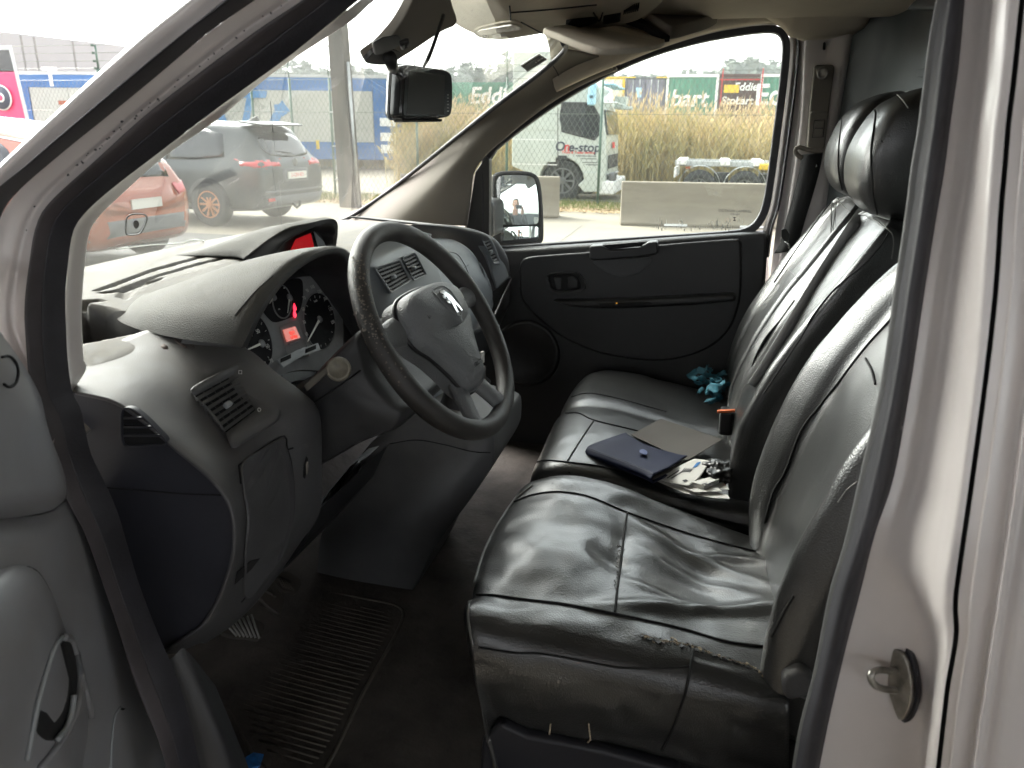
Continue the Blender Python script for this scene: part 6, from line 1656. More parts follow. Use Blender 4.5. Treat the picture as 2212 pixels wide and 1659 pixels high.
# ---- centre pod with the red screen
cpd = []
Pr = [(527, 560, .86), (545, 545, .87), (585, 515, .90), (625, 492, .93), (670, 482, .96), (715, 474, 1.0), (728, 480, 1.02), (730, 500, 1.03), (727, 527, 1.03)]
pA = HD(*Pr)
pB = [p + Vector((-.02, .0, .004)) for p in pA]; pB[0] = pA[0] + Vector((-.02, 0, 0))
outer = [[p.copy() for p in pA], [p + Vector((-.03, .012, .002)) for p in pA], [Vector((p.x - .12, p.y + .02, 1.40 + (p.z - 1.40) * .72)) for p in pA], [Vector((p.x - .22, p.y + .02, 1.398 + (p.z - 1.40) * .12)) for p in pA]]
surf("screen_pod", outer, MAT['hood'], dash, nu=50, nv=30, solid=.004)
inn = [HD((527, 560, .86), (585, 515, .90), (670, 482, .96), (722, 474, 1.0), (729, 500, 1.03), (727, 527, 1.03)),
       HD((590, 558, .87), (618, 522, .905), (676, 492, .965), (712, 488, 1.0), (716, 505, 1.03), (716, 528, 1.03)),
       [p + Vector((-.07, .02, -.01)) for p in HD((590, 558, .87), (618, 522, .905), (676, 492, .965), (712, 488, 1.0), (716, 505, 1.03), (716, 528, 1.03))]]
surf("pod_lining", inn, MAT['black'], dash, nu=50, nv=20)
sn = Vector((.86, -.28, .42)).normalized(); sp0 = PY(650, 530, .935) + Vector((-.02, 0, 0))
def SPp(px, py, o=0): return PL(px, py, sp0 + sn * o, sn)
prism("pod_back", [SPp(a, b, -.012) for a, b in ((560, 580), (590, 530), (640, 496), (725, 485), (727, 545), (660, 590))], -sn * .004, MAT['black'], dash)
prism("pod_screen", [SPp(a, b) for a, b in ((630, 537), (640, 516), (672, 503), (681, 528), (682, 545), (632, 556))], -sn * .004, MAT['red_screen'], dash)
prism("screen_frame", [SPp(a, b, .001) for a, b in ((672, 503), (677, 501), (690, 543), (682, 545))], -sn * .004, MAT['bezel'], dash)
prism("screen_side", [SPp(a, b, -.004) for a, b in ((679, 500), (700, 522), (708, 540), (690, 548))], -sn * .004, MAT['silver'], dash)

# ---- centre stack with twin vents
cs_rows = [HD((752, 560, .70), (800, 520, .80), (850, 502, .93), (905, 500, 1.08), (930, 505, 1.14)),
           HD((765, 590, .72), (805, 562, .80), (850, 540, .93), (905, 522, 1.08), (925, 520, 1.14)),
           HD((778, 640, .74), (815, 590, .80), (860, 560, .93), (912, 535, 1.08), (928, 530, 1.14)),
           HD((790, 690, .76), (845, 665, .82), (890, 640, .95), (935, 610, 1.08), (950, 600, 1.13)),
           HD((800, 740, .78), (850, 700, .83), (900, 670, .96), (945, 640, 1.08), (960, 630, 1.13)),
           HD((820, 800, .78), (880, 770, .85), (930, 740, .96), (985, 720, 1.08), (1000, 715, 1.13)),
           HD((830, 900, .78), (900, 880, .85), (960, 870, .96), (1020, 860, 1.08), (1040, 855, 1.13))]
cs = surf("centre_fascia", cs_rows, MAT['silver'], dash, nu=50, nv=60, solid=.004)
cx_ = bvh(cs)
bz = [(806, 592), (812, 575), (840, 565), (880, 551), (896, 545), (908, 560), (918, 580), (924, 595), (905, 610), (870, 625), (842, 637), (832, 630), (818, 610)]
r1, P1_, n1 = vent("centre_vent", [(808, 578), (830, 570), (862, 560), (868, 566), (878, 585), (889, 606), (868, 620), (846, 634), (840, 630), (826, 606)], [(814, 582), (862, 565), (884, 604), (846, 628)], cx_, 6, 5, dash, mat=MAT['silver'], lift=.009)
r2, P2_, n2 = vent("centre_vent", [(868, 556), (884, 548), (896, 545), (904, 556), (916, 580), (922, 593), (908, 600), (894, 606), (886, 590), (876, 570)], [(872, 560), (895, 549), (918, 592), (894, 603)], cx_, 6, 4, dash, mat=MAT['silver'], lift=.009)
plate("stack_slot", [(880, 670), (920, 645), (934, 642), (940, 655), (910, 672), (885, 686)], cx_, MAT['hole'], dash, off=.0008, th=.001)
seam("stack_joint", [(812, 564), (850, 548), (900, 530)], cx_, MAT['hole'], dash, r=.0013)
# ---- passenger side: top cowl, glove box drum, end vent
pt_rows = [HD((905, 484, 1.12), (950, 486, 1.22), (1000, 491, 1.40), (1045, 503, 1.55), (1075, 522, 1.63), (1096, 555, 1.68), (1103, 590, 1.69)),
           HD((880, 492, 1.10), (940, 494, 1.2), (990, 503, 1.38), (1025, 520, 1.52), (1045, 545, 1.59), (1068, 590, 1.64), (1072, 625, 1.65)),
           [p + Vector((-.05, 0, -.01)) for p in HD((880, 500, 1.10), (935, 503, 1.2), (980, 514, 1.38), (1012, 532, 1.5), (1032, 560, 1.57), (1050, 600, 1.61), (1055, 640, 1.62))]]
pt_rows = [[p + Vector((-.18, 0, .012)) for p in pt_rows[0]], [p + Vector((-.06, .004, .004)) for p in pt_rows[0]]] + pt_rows
surf("passenger_cowl", pt_rows, MAT['fascia'], dash, nu=50, nv=30, solid=.004)
gb_rows = [HD((905, 520, 1.14), (940, 514, 1.24), (985, 520, 1.40), (1020, 545, 1.50), (1040, 580, 1.55), (1046, 610, 1.56)),
           HD((912, 540, 1.14), (950, 536, 1.24), (995, 548, 1.40), (1030, 574, 1.52), (1052, 600, 1.58), (1062, 625, 1.60)),
           HD((930, 590, 1.14), (965, 585, 1.24), (1010, 595, 1.40), (1045, 612, 1.52), (1058, 625, 1.58), (1064, 635, 1.60)),
           HD((950, 640, 1.14), (985, 640, 1.24), (1025, 645, 1.40), (1050, 645, 1.52), (1060, 645, 1.58), (1064, 645, 1.60)),
           HD((965, 690, 1.14), (1000, 700, 1.24), (1035, 690, 1.40), (1050, 680, 1.52), (1060, 672, 1.58), (1064, 665, 1.60)),
           [p + Vector((-.06, 0, -.10)) for p in HD((965, 700, 1.14), (1000, 710, 1.24), (1035, 700, 1.40), (1050, 690, 1.52), (1060, 682, 1.58), (1064, 675, 1.60))]]
gb = surf("glove_box", gb_rows, MAT['silver'], dash, nu=40, nv=50, solid=.004)
gx = bvh(gb)
for s in ([(938, 548), (955, 544), (985, 548), (1002, 570), (1012, 592)], [(965, 598), (985, 590), (1012, 572)]): seam("airbag_joint", s, gx, MAT['lower'], gb, r=.0009)
pe_rows = [HD((1050, 512, 1.58), (1072, 522, 1.63), (1094, 555, 1.68), (1103, 600, 1.69)),
           HD((1036, 515, 1.56), (1058, 530, 1.60), (1080, 566, 1.645), (1092, 605, 1.66)),
           HD((1032, 530, 1.555), (1050, 552, 1.585), (1066, 596, 1.62), (1074, 622, 1.63)),
           HD((1060, 640, 1.60), (1066, 640, 1.61), (1076, 640, 1.63), (1090, 630, 1.66))]
pv_ = surf("end_fascia", pe_rows[:3], MAT['silver'], dash, nu=30, nv=24, solid=.01)
pvt = bvh(pv_)
try:
    vent("end_vent", [(1041, 518), (1052, 512), (1060, 514), (1072, 538), (1080, 562), (1081, 572), (1072, 572), (1066, 570), (1056, 548)], [(1045, 521), (1056, 515), (1076, 562), (1066, 566)], pvt, 7, 3, dash, mat=MAT['silver'], ncol=2, lift=.006)
except Exception as ex: print("vent", ex)
low = HD((960, 690, 1.13), (1010, 715, 1.3), (1060, 690, 1.55), (1085, 640, 1.66), (1104, 600, 1.69))
surf("lower_fascia", [low, [p + Vector((-.03, 0, -.12)) for p in low], [p + Vector((-.25, 0, -.25)) for p in low]], MAT['lower'], dash, nu=30, nv=20, solid=.004)
bk_ = [[Vector((-.80, y, 1.36)) for y in (.38, .9, 1.66)], [Vector((-.78, y, 1.1)) for y in (.38, .9, 1.66)], [Vector((-1.0, y, .95)) for y in (.38, .9, 1.66)]]
surf("dash_core", bk_, MAT['black'], dash, nu=10, nv=10, solid=.01)

# ---- lower console with the gear lever base
gc = thing("gear_console", "dark grey gear lever console standing below the steering wheel", "console", (-.62, .92, .66))
cpx = [(868, 912), (905, 900), (960, 908), (1020, 925), (1050, 934), (1062, 948), (1063, 985), (1058, 1010), (1010, 1085), (940, 1180), (880, 1290), (820, 1320), (700, 1290), (690, 1180), (720, 1085), (760, 1015), (800, 960)]
side_ = [PY(a, b, .80) for a, b in cpx]
crr = surf("console_body", [[p + Vector((0, .0, 0)) * 1 for p in side_], [p.lerp(sum(side_, Vector()) / len(side_), -.02) + Vector((0, .03, 0)) for p in side_], [p + Vector((0, .24, 0)) for p in side_], [p.lerp(sum(side_, Vector()) / len(side_), .03) + Vector((0, .28, 0)) for p in side_]], MAT['console'], gc, nu=90, nv=16, cu=True, caps=True)
crt_ = bvh(crr)
rim = [(905, 910), (912, 902), (930, 900), (975, 905), (1020, 922), (1046, 938), (1044, 948), (1010, 950), (960, 944), (922, 930)]
zg = PY(975, 920, .9).z
rimp = [PZ(q.x, q.y, zg + .004) for q in cr([(a, b, 0) for a, b in rim], 50, True)]
tube("boot_rim", rimp, .006, MAT['lower'], gc, closed=True, n=8)
prism("boot_well", [p - Vector((0, 0, .004)) for p in rimp], (0, 0, .003), MAT['hole'], gc)
c = sum(rimp, Vector()) / len(rimp)
surf("gear_boot", [[p for p in rimp], [c + (p - c) * .7 + Vector((0, 0, .012)) for p in rimp], [c + (p - c) * .35 + Vector((0, 0, .05)) for p in rimp], [c + (p - c) * .12 + Vector((0, 0, .10)) for p in rimp]], MAT['leather_side'], gc, nu=50, nv=20, cu=True)
tube("gear_lever", [c + Vector((0, 0, .08)), c + Vector((-.02, 0, .17))], .008, MAT['black'], gc, n=8)
v, f = lathe_geo([(.001, 0), (.018, .004), (.026, .025), (.024, .05), (.012, .064), (.001, .066)], 20, c + Vector((-.02, 0, .16))); obj("gear_knob", v, f, MAT['black'], gc)
seam("console_edge", [(842, 958), (900, 950), (960, 960), (1020, 975), (1060, 978)], crt_, MAT['black'], gc, r=.0014)
# strut and trim between column and floor
prism("column_strut", [PY(a, b, .62) for a, b in ((692, 1082), (775, 988), (800, 982), (760, 1010), (720, 1058), (700, 1092), (662, 1142), (640, 1160), (655, 1110))], (0, .05, 0), MAT['silver'], dash, bevel=.004)
prism("cable_duct", [PY(a, b, .66) for a, b in ((640, 1160), (700, 1092), (778, 985), (786, 988), (720, 1095), (650, 1168))], (0, .04, 0), MAT['lower'], dash, bevel=.003)
prism("under_panel", [PY(a, b, .46) for a, b in ((600, 1190), (690, 1100), (655, 1180), (560, 1285), (500, 1340))], (0, .3, 0), MAT['black'], dash)
# ================================================================ STEERING WHEEL
WC = Vector((-0.424, 0.566, 1.362)); tilt, yaw = 0.572, 0.091
fw = Vector((-math.cos(yaw), math.sin(yaw), 0))
wu = fw * math.sin(tilt) + Vector((0, 0, math.cos(tilt)))      # up along the rim plane
wv = Vector((math.sin(yaw), math.cos(yaw), 0))                # to the passenger side
wn = wu.cross(wv)
if wn.x < 0: wn = -wn                                          # towards the driver
sw = thing("steering_wheel", "worn black four-spoke steering wheel with a chrome lion emblem", "steering wheel", WC)
RR = 0.184
def wpnt(x, y, z=0.0): return WC + wv * x + wu * y + wn * z
pts, rad = [], []
for k in range(120):
    a = 2 * math.pi * k / 120
    pts.append(wpnt(RR * math.cos(a), RR * math.sin(a)))
    rad.append(0.0165 + 0.0016 * max(0, math.cos(2 * (a - .6))) )
v, f = tube_geo(pts, rad, True, 18, 1.0)
rimo = obj("rim", v, f, MAT['wheel'], sw)
# flaked patch on the rim
rnd = random.Random(5); g = []
MAT['flake'] = M("flaked_rim_skin", (0.16, 0.14, 0.115), 0.8, var=.3, vscale=300)
for k in range(150):
    a = math.radians(rnd.gauss(156, 14)); b = math.radians(rnd.gauss(235, 32))
    r0 = .0175
    c = wpnt(RR * math.cos(a), RR * math.sin(a)); rd = (c - WC).normalized()
    nrm_ = rd * math.sin(b) * -1 + wn * math.cos(b) * -1
    nrm_ = rd * (-math.sin(b)) + wn * (-math.cos(b))
    nrm_.normalize()
    p = c + nrm_ * r0
    u = nrm_.orthogonal().normalized(); w = nrm_.cross(u)
    s = rnd.uniform(.0007, .0022); m_ = rnd.randint(4, 6); a0 = rnd.uniform(0, 6)
    g.append(poly_geo([p + (u * math.cos(a0 + 6.283 * i / m_) + w * math.sin(a0 + 6.283 * i / m_)) * s * rnd.uniform(.5, 1.4) for i in range(m_)], nrm_ * .0005))
v, f = join_geo(g); o = obj("flaked_skin", v, f, MAT['flake'], rimo, smooth=False); o["kind"] = "stuff"
# hub pad: outline seen in the wheel's plane
hubo = [(-.088, .048), (-.070, .064), (-.03, .070), (.02, .070), (.064, .062), (.088, .046), (.094, .020), (.088, -.006), (.066, -.036), (.046, -.070), (.034, -.098), (.018, -.112), (-.018, -.112), (-.034, -.098), (-.046, -.070), (-.066, -.036), (-.090, -.008), (-.095, .020)]
ho = [(q.x * 1.10, q.y * 1.04) for q in cr([(a, b, 0) for a, b in hubo], 72, True)]
rings = []
for s, z in ((1.0, -.030), (1.0, .004), (.97, .014), (.90, .021), (.72, .028), (.45, .033), (.2, .035), (.02, .0355)):
    rings.append([wpnt(a * s, (b + .012) * s - .012, z + (.010 * max(0, b) / .07 if s < .99 else 0)) for a, b in ho])
V = [p for r in rings for p in r]
pad = obj("airbag_pad", V, gridfaces(8, 72, False, True), MAT['airbag'], sw)
ptree = bvh(pad)
def onpad(x, y, off=.0):
    o_ = wpnt(x, y, .3)
    l, nn, _, _ = ptree.ray_cast(o_, -wn)
    return (l if l is not None else wpnt(x, y, .03)) + wn * off
# spokes
def spoke(nm, a0, a1, z0=-.012, wd0=.020, wd1=.016, mat=MAT['airbag']):
    rows = []
    for t, w_, th in ((0, wd0, .012), (.35, wd0 * .95, .012), (.7, wd1, .011), (1.0, wd1 * 1.1, .012)):
        c = Vector((a0[0] + (a1[0] - a0[0]) * t, a0[1] + (a1[1] - a0[1]) * t, 0)); d = Vector((a1[0] - a0[0], a1[1] - a0[1], 0)).normalized(); s = Vector((-d.y, d.x, 0))
        zz_ = z0 * (1 - t) + .0 * t
        rows.append([wpnt(*((c + s * w_ * math.cos(q)).to_2d()), zz_ + th * math.sin(q)) for q in [6.283 * k / 14 for k in range(14)]])
    return surf(nm, rows, mat, sw, nu=28, nv=14, cu=True, caps=True)
spoke("spoke", (-.075, .024), (-.176, .028), wd0=.026, wd1=.020)
spoke("spoke", (.075, .024), (.176, .028), wd0=.026, wd1=.020)
spoke("spoke", (-.022, -.085), (-.060, -.172), wd0=.020, wd1=.018)
spoke("spoke", (.022, -.085), (.060, -.172), wd0=.020, wd1=.018)
# emblem: shield outline with a standing lion
em = thing and None
E0 = (.004, .030)
shield = [(-.024, .026), (0, .030), (.024, .026), (.026, 0), (.020, -.020), (0, -.030), (-.020, -.020), (-.026, 0)]
tube("shield_outline", [onpad(E0[0] + q.x, E0[1] + q.y, .0004) for q in cr([(a, b, 0) for a, b in shield], 40, True)], .0009, MAT['airbag'], pad, closed=True, n=6)
lion = [(-.004, .024), (.002, .025), (.006, .022), (.007, .016), (.011, .010), (.012, .002), (.010, -.004), (.014, -.012), (.016, -.021), (.019, -.024), (.010, -.024), (.008, -.016), (.003, -.008), (-.001, -.016), (-.004, -.021), (-.001, -.024), (-.011, -.024), (-.009, -.016), (-.005, -.004), (-.005, .002), (-.010, .000), (-.016, .003), (-.017, -.001), (-.010, -.005), (-.006, .008), (-.013, .010), (-.018, .015), (-.020, .011), (-.013, .005), (-.008, .012), (-.010, .018), (-.013, .018), (-.012, .022)]
lv = [onpad(E0[0] + a * .95, E0[1] + b * .95, .0006) for a, b in lion]
prism("lion_emblem", lv, wn * .0022, MAT['chrome'], pad, ngon=False)
a_ = onpad(.012, -.082); 
text("lettering", "AIRBAG", .0095, MAT['black'], pad, at_frame(onpad(0.004, -.082, .0008), basis(wv, wu, wn)), extrude=.0003, bold=True)
for sx in (-1, 1):
    text("horn_symbol", "b=" if sx < 0 else "=d", .010, MAT['black'], pad, at_frame(onpad(sx * .070, .022, .001), basis(wv, wu, wn)), extrude=.0003)
tube("pad_gap", [wpnt(a * 1.012, (b + .012) * 1.012 - .012, -.002) for a, b in ho], .0035, MAT['black'], sw, closed=True, n=6)
# column shroud, stalks and key
colm = thing("steering_column", "dark steering column shroud with a dusty indicator stalk", "steering column", (-.55, .55, 1.1))
shp = [(640, 838), (668, 822), (712, 775), (745, 742), (782, 712), (792, 740), (806, 800), (850, 856), (884, 884), (868, 918), (820, 938), (780, 955), (740, 978), (690, 1002), (684, 960), (668, 900)]
base_s = [PY(a, b, .46) for a, b in shp]
cm = sum(base_s, Vector()) / len(base_s)
rows = [[cm + (p - cm) * .90 + Vector((0, -.025, 0)) for p in base_s], [p for p in base_s], [p + Vector((0, .10, 0)) for p in base_s], [p + Vector((0, .20, 0)) for p in base_s], [cm + (p - cm) * .9 + Vector((0, .225, 0)) for p in base_s]]
shr = surf("column_shroud", rows, MAT['lower'], colm, nu=80, nv=20, cu=True, caps=True)
strx = bvh(shr)
seam("shroud_joint", [(662, 880), (720, 842), (780, 800)], strx, MAT['hole'], colm, r=.0015)
# stalk pointing to the door, seen end-on
c0 = PY(742, 806, .47); c1 = PY(731, 797, .37)
dS = (c1 - c0).normalized()
tube("indicator_stalk", [c0 + Vector((0, .05, 0)), c0, c0.lerp(c1, .6), c1], [.011, .011, .013, .0155], MAT['black'], colm, n=16)
m3 = frame_from(dS)
MAT['dustring'] = M("dusty_stalk_ring", (.17, .155, .12), .5, var=.25, vscale=80)
v, f = lathe_geo([(.017, -.02), (.0185, -.004), (.0175, .003), (.014, .005), (.013, .002), (.001, .001)], 28, c1, m3); obj("stalk_cap", v, f, MAT['dustring'], colm)
prism("tan_strip", [PY(a, b, .43) for a, b in ((655, 832), (706, 790), (712, 803), (662, 846))], (0, .02, 0), M("tan_dusty_plastic", (.16, .145, .12), .6), colm, bevel=.002)
k0 = PY(1042, 772, .66)
box("key_tag", k0, (.006, .012, .022), MAT['paper'], colm, bevel=.002)
box("key", k0 + Vector((.004, -.004, -.03)), (.006, .012, .03), MAT['steel'], colm, bevel=.002)
tube("wiper_stalk", [PY(1020, 800, .64), PY(1052, 826, .70)], .008, MAT['black'], colm, n=8)
# pedals
ped = []
pn_ = Vector((.72, -.12, .68)).normalized(); pp0 = Vector((-.84, .58, .76))
def PP(px, py, o=0): return PL(px, py, pp0 + pn_ * o, pn_)
PEDM = M("pedal_rubber", (.045, .036, .028), .75, c2=(.025, .021, .018), vscale=30)
def pedal(label, outline, ribs, off, nm="pedal"):
    pts = [PP(a, b, off) for a, b in outline]; c = sum(pts, Vector()) / len(pts)
    t = thing(nm, label, "pedal", c)
    prism("pad", [PP(q.x, q.y, off) for q in cr([(a, b, 0) for a, b in outline], 32, True)], -pn_ * .012, PEDM, t, bevel=.003)
    for (a, b, c_, d_) in ribs:
        tube("rib", [PP(a, b, off + .001), PP(c_, d_, off + .001)], .0026, MAT['piping'] if nm == "footrest" else PEDM, t, n=6)
    tube("arm", [c - pn_ * .01, c - pn_ * .03 + Vector((-.04, 0, .06)), c + Vector((-.10, 0, .25))], .009, MAT['black'], t, n=8)
    return t
pedal("ribbed footrest pad nearest the door sill", [(466, 1356), (500, 1338), (530, 1322), (552, 1336), (571, 1350), (562, 1382), (535, 1378), (500, 1375)], [(488 + 9 * k, 1347 - 4.2 * k + 1.0 * k, 512 + 8.0 * k, 1374 + .8 * k) for k in range(7)], .0, "footrest")
pedal("worn pedal between the footrest and the far pedal", [(540, 1262), (562, 1250), (585, 1252), (604, 1275), (615, 1292), (606, 1325), (590, 1318), (565, 1296)], [(548 + 8 * k, 1268 + 3 * k, 572 + 6 * k, 1258 + 8 * k) for k in range(5)], .03)
pedal("worn pedal farthest from the door sill", [(586, 1250), (600, 1238), (615, 1232), (634, 1240), (651, 1255), (641, 1281), (625, 1278), (610, 1276)], [(600 + 6 * k, 1244 + 3 * k, 612 + 5 * k, 1268 + 2 * k) for k in range(5)], .03)
# rubber mat
mt = thing("floor_mat", "dirty ribbed rubber mat in the driver's footwell", "floor mat", (-.75, .5, .665))
mo = [(438, 1475), (484, 1428), (530, 1382), (578, 1362), (650, 1312), (706, 1286), (790, 1298), (868, 1318), (866, 1360), (790, 1500), (690, 1690), (600, 1690), (545, 1640), (505, 1560), (470, 1520)]
mp_ = [PZ(q.x, q.y, .672) for q in cr([(a, b, 0) for a, b in mo], 80, True)]
prism("mat_sheet", mp_, (0, 0, .006), MAT['mat_'], mt, bevel=.002)
cm_ = sum(mp_, Vector()) / len(mp_)
inner = [cm_ + (p - cm_) * .86 for p in mp_]
ring_v = [p + Vector((0, 0, .007)) for p in mp_]
tube("mat_edge", [cm_ + (p - cm_) * .985 + Vector((0, 0, .006)) for p in mp_], .0045, MAT['mat_'], mt, closed=True, n=6)
g = []
a0, a1 = PZ(560, 1400, .68), PZ(800, 1460, .68)
dr_ = (a1 - a0); dr_.z = 0; dr_.normalize(); sr_ = Vector((-dr_.y, dr_.x, 0))
poly2 = [((p - cm_).dot(dr_), (p - cm_).dot(sr_)) for p in inner]
ss = [q[1] for q in poly2]
s = min(ss)
while s < max(ss):
    xs = []
    for i in range(len(poly2)):
        (x1, y1), (x2, y2) = poly2[i], poly2[(i + 1) % len(poly2)]
        if (y1 > s) != (y2 > s): xs.append(x1 + (x2 - x1) * (s - y1) / (y2 - y1))
    xs.sort()
    if len(xs) >= 2 and xs[-1] - xs[0] > .03:
        p, q = cm_ + dr_ * xs[0] + sr_ * s, cm_ + dr_ * xs[-1] + sr_ * s
        p.z = q.z = .6785
        g.append(tube_geo([p, q], .0030, n=5))
    s += .0130
v, f = join_geo(g); o = obj("mat_ribs", v, f, MAT['mat_'], mt); o["kind"] = "stuff"
# ================================================================ SEATS
def wrinkle(p, amp=.0022, sc=16.0):
    return amp * (noise.noise(p * sc) + .5 * noise.noise(p * sc * 2.3))
def cushion(parent, rows_px, extra_front, name, mat, nu=70, nv=60, fn=None):
    rows = []
    for Yv, px in rows_px:
        r = [PY(a, b, Yv) for a, b in px]
        rows.append(r)
    full = []
    for r in rows:
        f0 = r[0]
        full.append([Vector((f0.x + .03, f0.y, f0.z - .20)), Vector((f0.x + .008, f0.y, f0.z - .11)), Vector((f0.x - .004, f0.y, f0.z - .035))] + r)
    return full
ds = thing("driver_seat", "creased black leatherette driver's seat with torn edge piping", "seat", (-.05, .53, .66))
rows_px = [
    (.80, [(1160, 1120), (1230, 1110), (1330, 1130), (1450, 1170), (1560, 1200), (1690, 1225)]),
    (.795, [(1160, 1048), (1230, 1034), (1330, 1054), (1450, 1102), (1560, 1142), (1690, 1184)]),
    (.765, [(1140, 1046), (1220, 1030), (1320, 1050), (1440, 1097), (1550, 1140), (1690, 1186)]),
    (.70, [(1108, 1085), (1200, 1063), (1290, 1080), (1355, 1108), (1500, 1157), (1690, 1205)]),
    (.60, [(1078, 1135), (1170, 1122), (1265, 1136), (1348, 1163), (1500, 1205), (1695, 1245)]),
    (.50, [(1048, 1195), (1145, 1180), (1245, 1196), (1338, 1226), (1505, 1266), (1700, 1290)]),
    (.40, [(1032, 1264), (1125, 1262), (1228, 1278), (1329, 1300), (1510, 1340), (1705, 1375)]),
    (.365, [(1028, 1290), (1120, 1294), (1220, 1306), (1327, 1326), (1510, 1368), (1705, 1405)]),
    (.315, [(1012, 1312), (1106, 1334), (1220, 1352), (1370, 1384), (1500, 1408), (1705, 1462)]),
    (.285, [(1018, 1352), (1104, 1374), (1220, 1394), (1370, 1424), (1495, 1450), (1705, 1500)]),
    (.270, [(1030, 1410), (1100, 1432), (1220, 1450), (1350, 1470), (1490, 1500), (1705, 1540)]),
    (.272, [(1050, 1480), (1112, 1500), (1220, 1515), (1345, 1535), (1470, 1562), (1705, 1610)]),
    (.285, [(1078, 1550), (1130, 1570), (1220, 1590), (1340, 1610), (1450, 1640), (1705, 1700)])]
full = cushion(ds, rows_px, None, "seat_cushion", MAT['leather'])
SEAMX = PY(1340, 1226, .5)
def seat_fn(p, s, t):
    q = p.copy()
    # sagging saddle behind the cross seam with pulled folds
    if p.z > .93 and .30 < p.y < .80:
        x, y = p.x, p.y
        sag = math.exp(-((x - .03) / .075) ** 2 - ((y - .55) / .10) ** 2)
        q.z -= .020 * sag
        for x0, y0, x1, y1, a, w in ((-.10, .385, .15, .47, .012, .016), (-.10, .68, .14, .56, .009, .018), (-.06, .58, .12, .50, .008, .020), (.02, .62, .15, .66, .007, .014), (-.08, .47, .05, .44, .006, .012), (-.15, .55, -.09, .50, -.010, .022), (-.10, .52, -.10, .64, -.006, .012)):
            dx, dy = x1 - x0, y1 - y0; L2 = dx * dx + dy * dy
            tt_ = ((x - x0) * dx + (y - y0) * dy) / L2
            if -.15 < tt_ < 1.15:
                dd = abs((x - x0) * dy - (y - y0) * dx) / math.sqrt(L2)
                env = math.sin(math.pi * min(1, max(0, (tt_ + .15) / 1.3)))
                q.z += a * env * math.exp(-(dd / w) ** 2)
        q.z += .0045 * noise.noise(p * 11.0) + .002 * noise.noise(p * 26)
    elif p.z <= .93 or p.y <= .30:
        a_ = .006 if p.z < .95 else .003
        q.y += a_ * noise.noise(Vector((p.x * 9, 0, p.z * 5))) + .35 * a_ * noise.noise(p * 30)
    return q
cush = surf("seat_cushion", full, MAT['leather'], ds, nu=110, nv=130, fn=seat_fn, solid=.004)
st_ = bvh(cush)
S1 = [(1108, 1086), (1150, 1070), (1200, 1063), (1250, 1068), (1290, 1080), (1355, 1108), (1430, 1134), (1500, 1157), (1600, 1184), (1670, 1200)]
S2 = [(1030, 1286), (1070, 1287), (1120, 1294), (1170, 1300), (1220, 1306), (1327, 1326), (1400, 1342), (1470, 1358), (1560, 1384), (1620, 1394), (1680, 1400)]
S3 = [(1355, 1109), (1350, 1140), (1345, 1180), (1340, 1226), (1334, 1270), (1328, 1326)]
seam("cushion_seam", S1, st_, MAT['thread'], cush, r=.0018, samples=60)
seam("cushion_seam", S2, st_, MAT['thread'], cush, r=.0018, samples=60)
seam("cross_seam", S3, st_, MAT['thread'], cush, r=.0022, samples=40)
seam("front_piping", [(1150, 1050), (1112, 1082), (1076, 1135), (1046, 1195), (1026, 1262), (1013, 1310), (1014, 1350), (1024, 1395)], st_, MAT['piping'], cush, r=.0022, samples=50)
seam("side_seam", [(1034, 1398), (1110, 1410), (1170, 1412), (1260, 1428), (1340, 1442), (1420, 1444), (1490, 1440)], st_, MAT['thread'], cush, r=.0016, samples=50)
seam("side_seam", [(1497, 1405), (1492, 1440), (1482, 1490), (1466, 1540), (1452, 1575), (1430, 1620)], st_, MAT['thread'], cush, r=.0022, samples=40)
# worn and torn strip along the near edge
rnd = random.Random(12); g, g2 = [], []
path = cr([(1385, 1372, 0), (1420, 1384, 0), (1455, 1388, 0), (1490, 1396, 0), (1510, 1402, 0), (1540, 1414, 0), (1580, 1428, 0), (1620, 1440, 0), (1650, 1458, 0), (1680, 1478, 0)], 120)
for k, q in enumerate(path):
    for r_ in range(3):
        px, py = q.x + rnd.gauss(0, 2.5), q.y + rnd.gauss(0, 3.0 if k < 55 else 2.0)
        if rnd.random() < (.6 if k < 60 else .8): continue
        l, nn = hit(px, py, st_)
        u = nn.orthogonal().normalized(); w = nn.cross(u); s = rnd.uniform(.0012, .0042); m_ = rnd.randint(4, 6); a0 = rnd.uniform(0, 6)
        pts = [l + nn * .0003 + (u * math.cos(a0 + 6.283 * i / m_) + w * math.sin(a0 + 6.283 * i / m_)) * s * rnd.uniform(.4, 1.4) for i in range(m_)]
        (g if rnd.random() < .22 else g2).append(poly_geo(pts, nn * rnd.uniform(.0006, .0022)))
v, f = join_geo(g); o = obj("torn_backing", v, f, MAT['foam'], cush, smooth=False); o["kind"] = "stuff"
for k0, k1, wmax in ((0, 52, .0030), (54, 118, .0019)):
    V = []
    for k in range(k0, k1):
        q = path[k]; q2 = path[min(k + 1, 119)]
        l, nn = hit(q.x + rnd.gauss(0, .5), q.y + rnd.gauss(0, .9), st_)
        l2, _ = hit(q2.x, q2.y + .01, st_)
        t_ = (l2 - l); t_ = t_.normalized() if t_.length > 1e-6 else Vector((1, 0, 0))
        w_ = nn.cross(t_).normalized() * wmax * rnd.uniform(.05, 1.0) * math.sin(math.pi * (k - k0 + .5) / (k1 - k0)) ** .4
        V += [l - w_ + nn * .0012, l + nn * .0026, l + w_ + nn * .0012]
    F = []
    for i in range(len(V) // 3 - 1): F += [(3 * i, 3 * i + 1, 3 * i + 4, 3 * i + 3), (3 * i + 1, 3 * i + 2, 3 * i + 5, 3 * i + 4)]
    obj("torn_edge", V, F, MAT['foam'], cush, smooth=False)
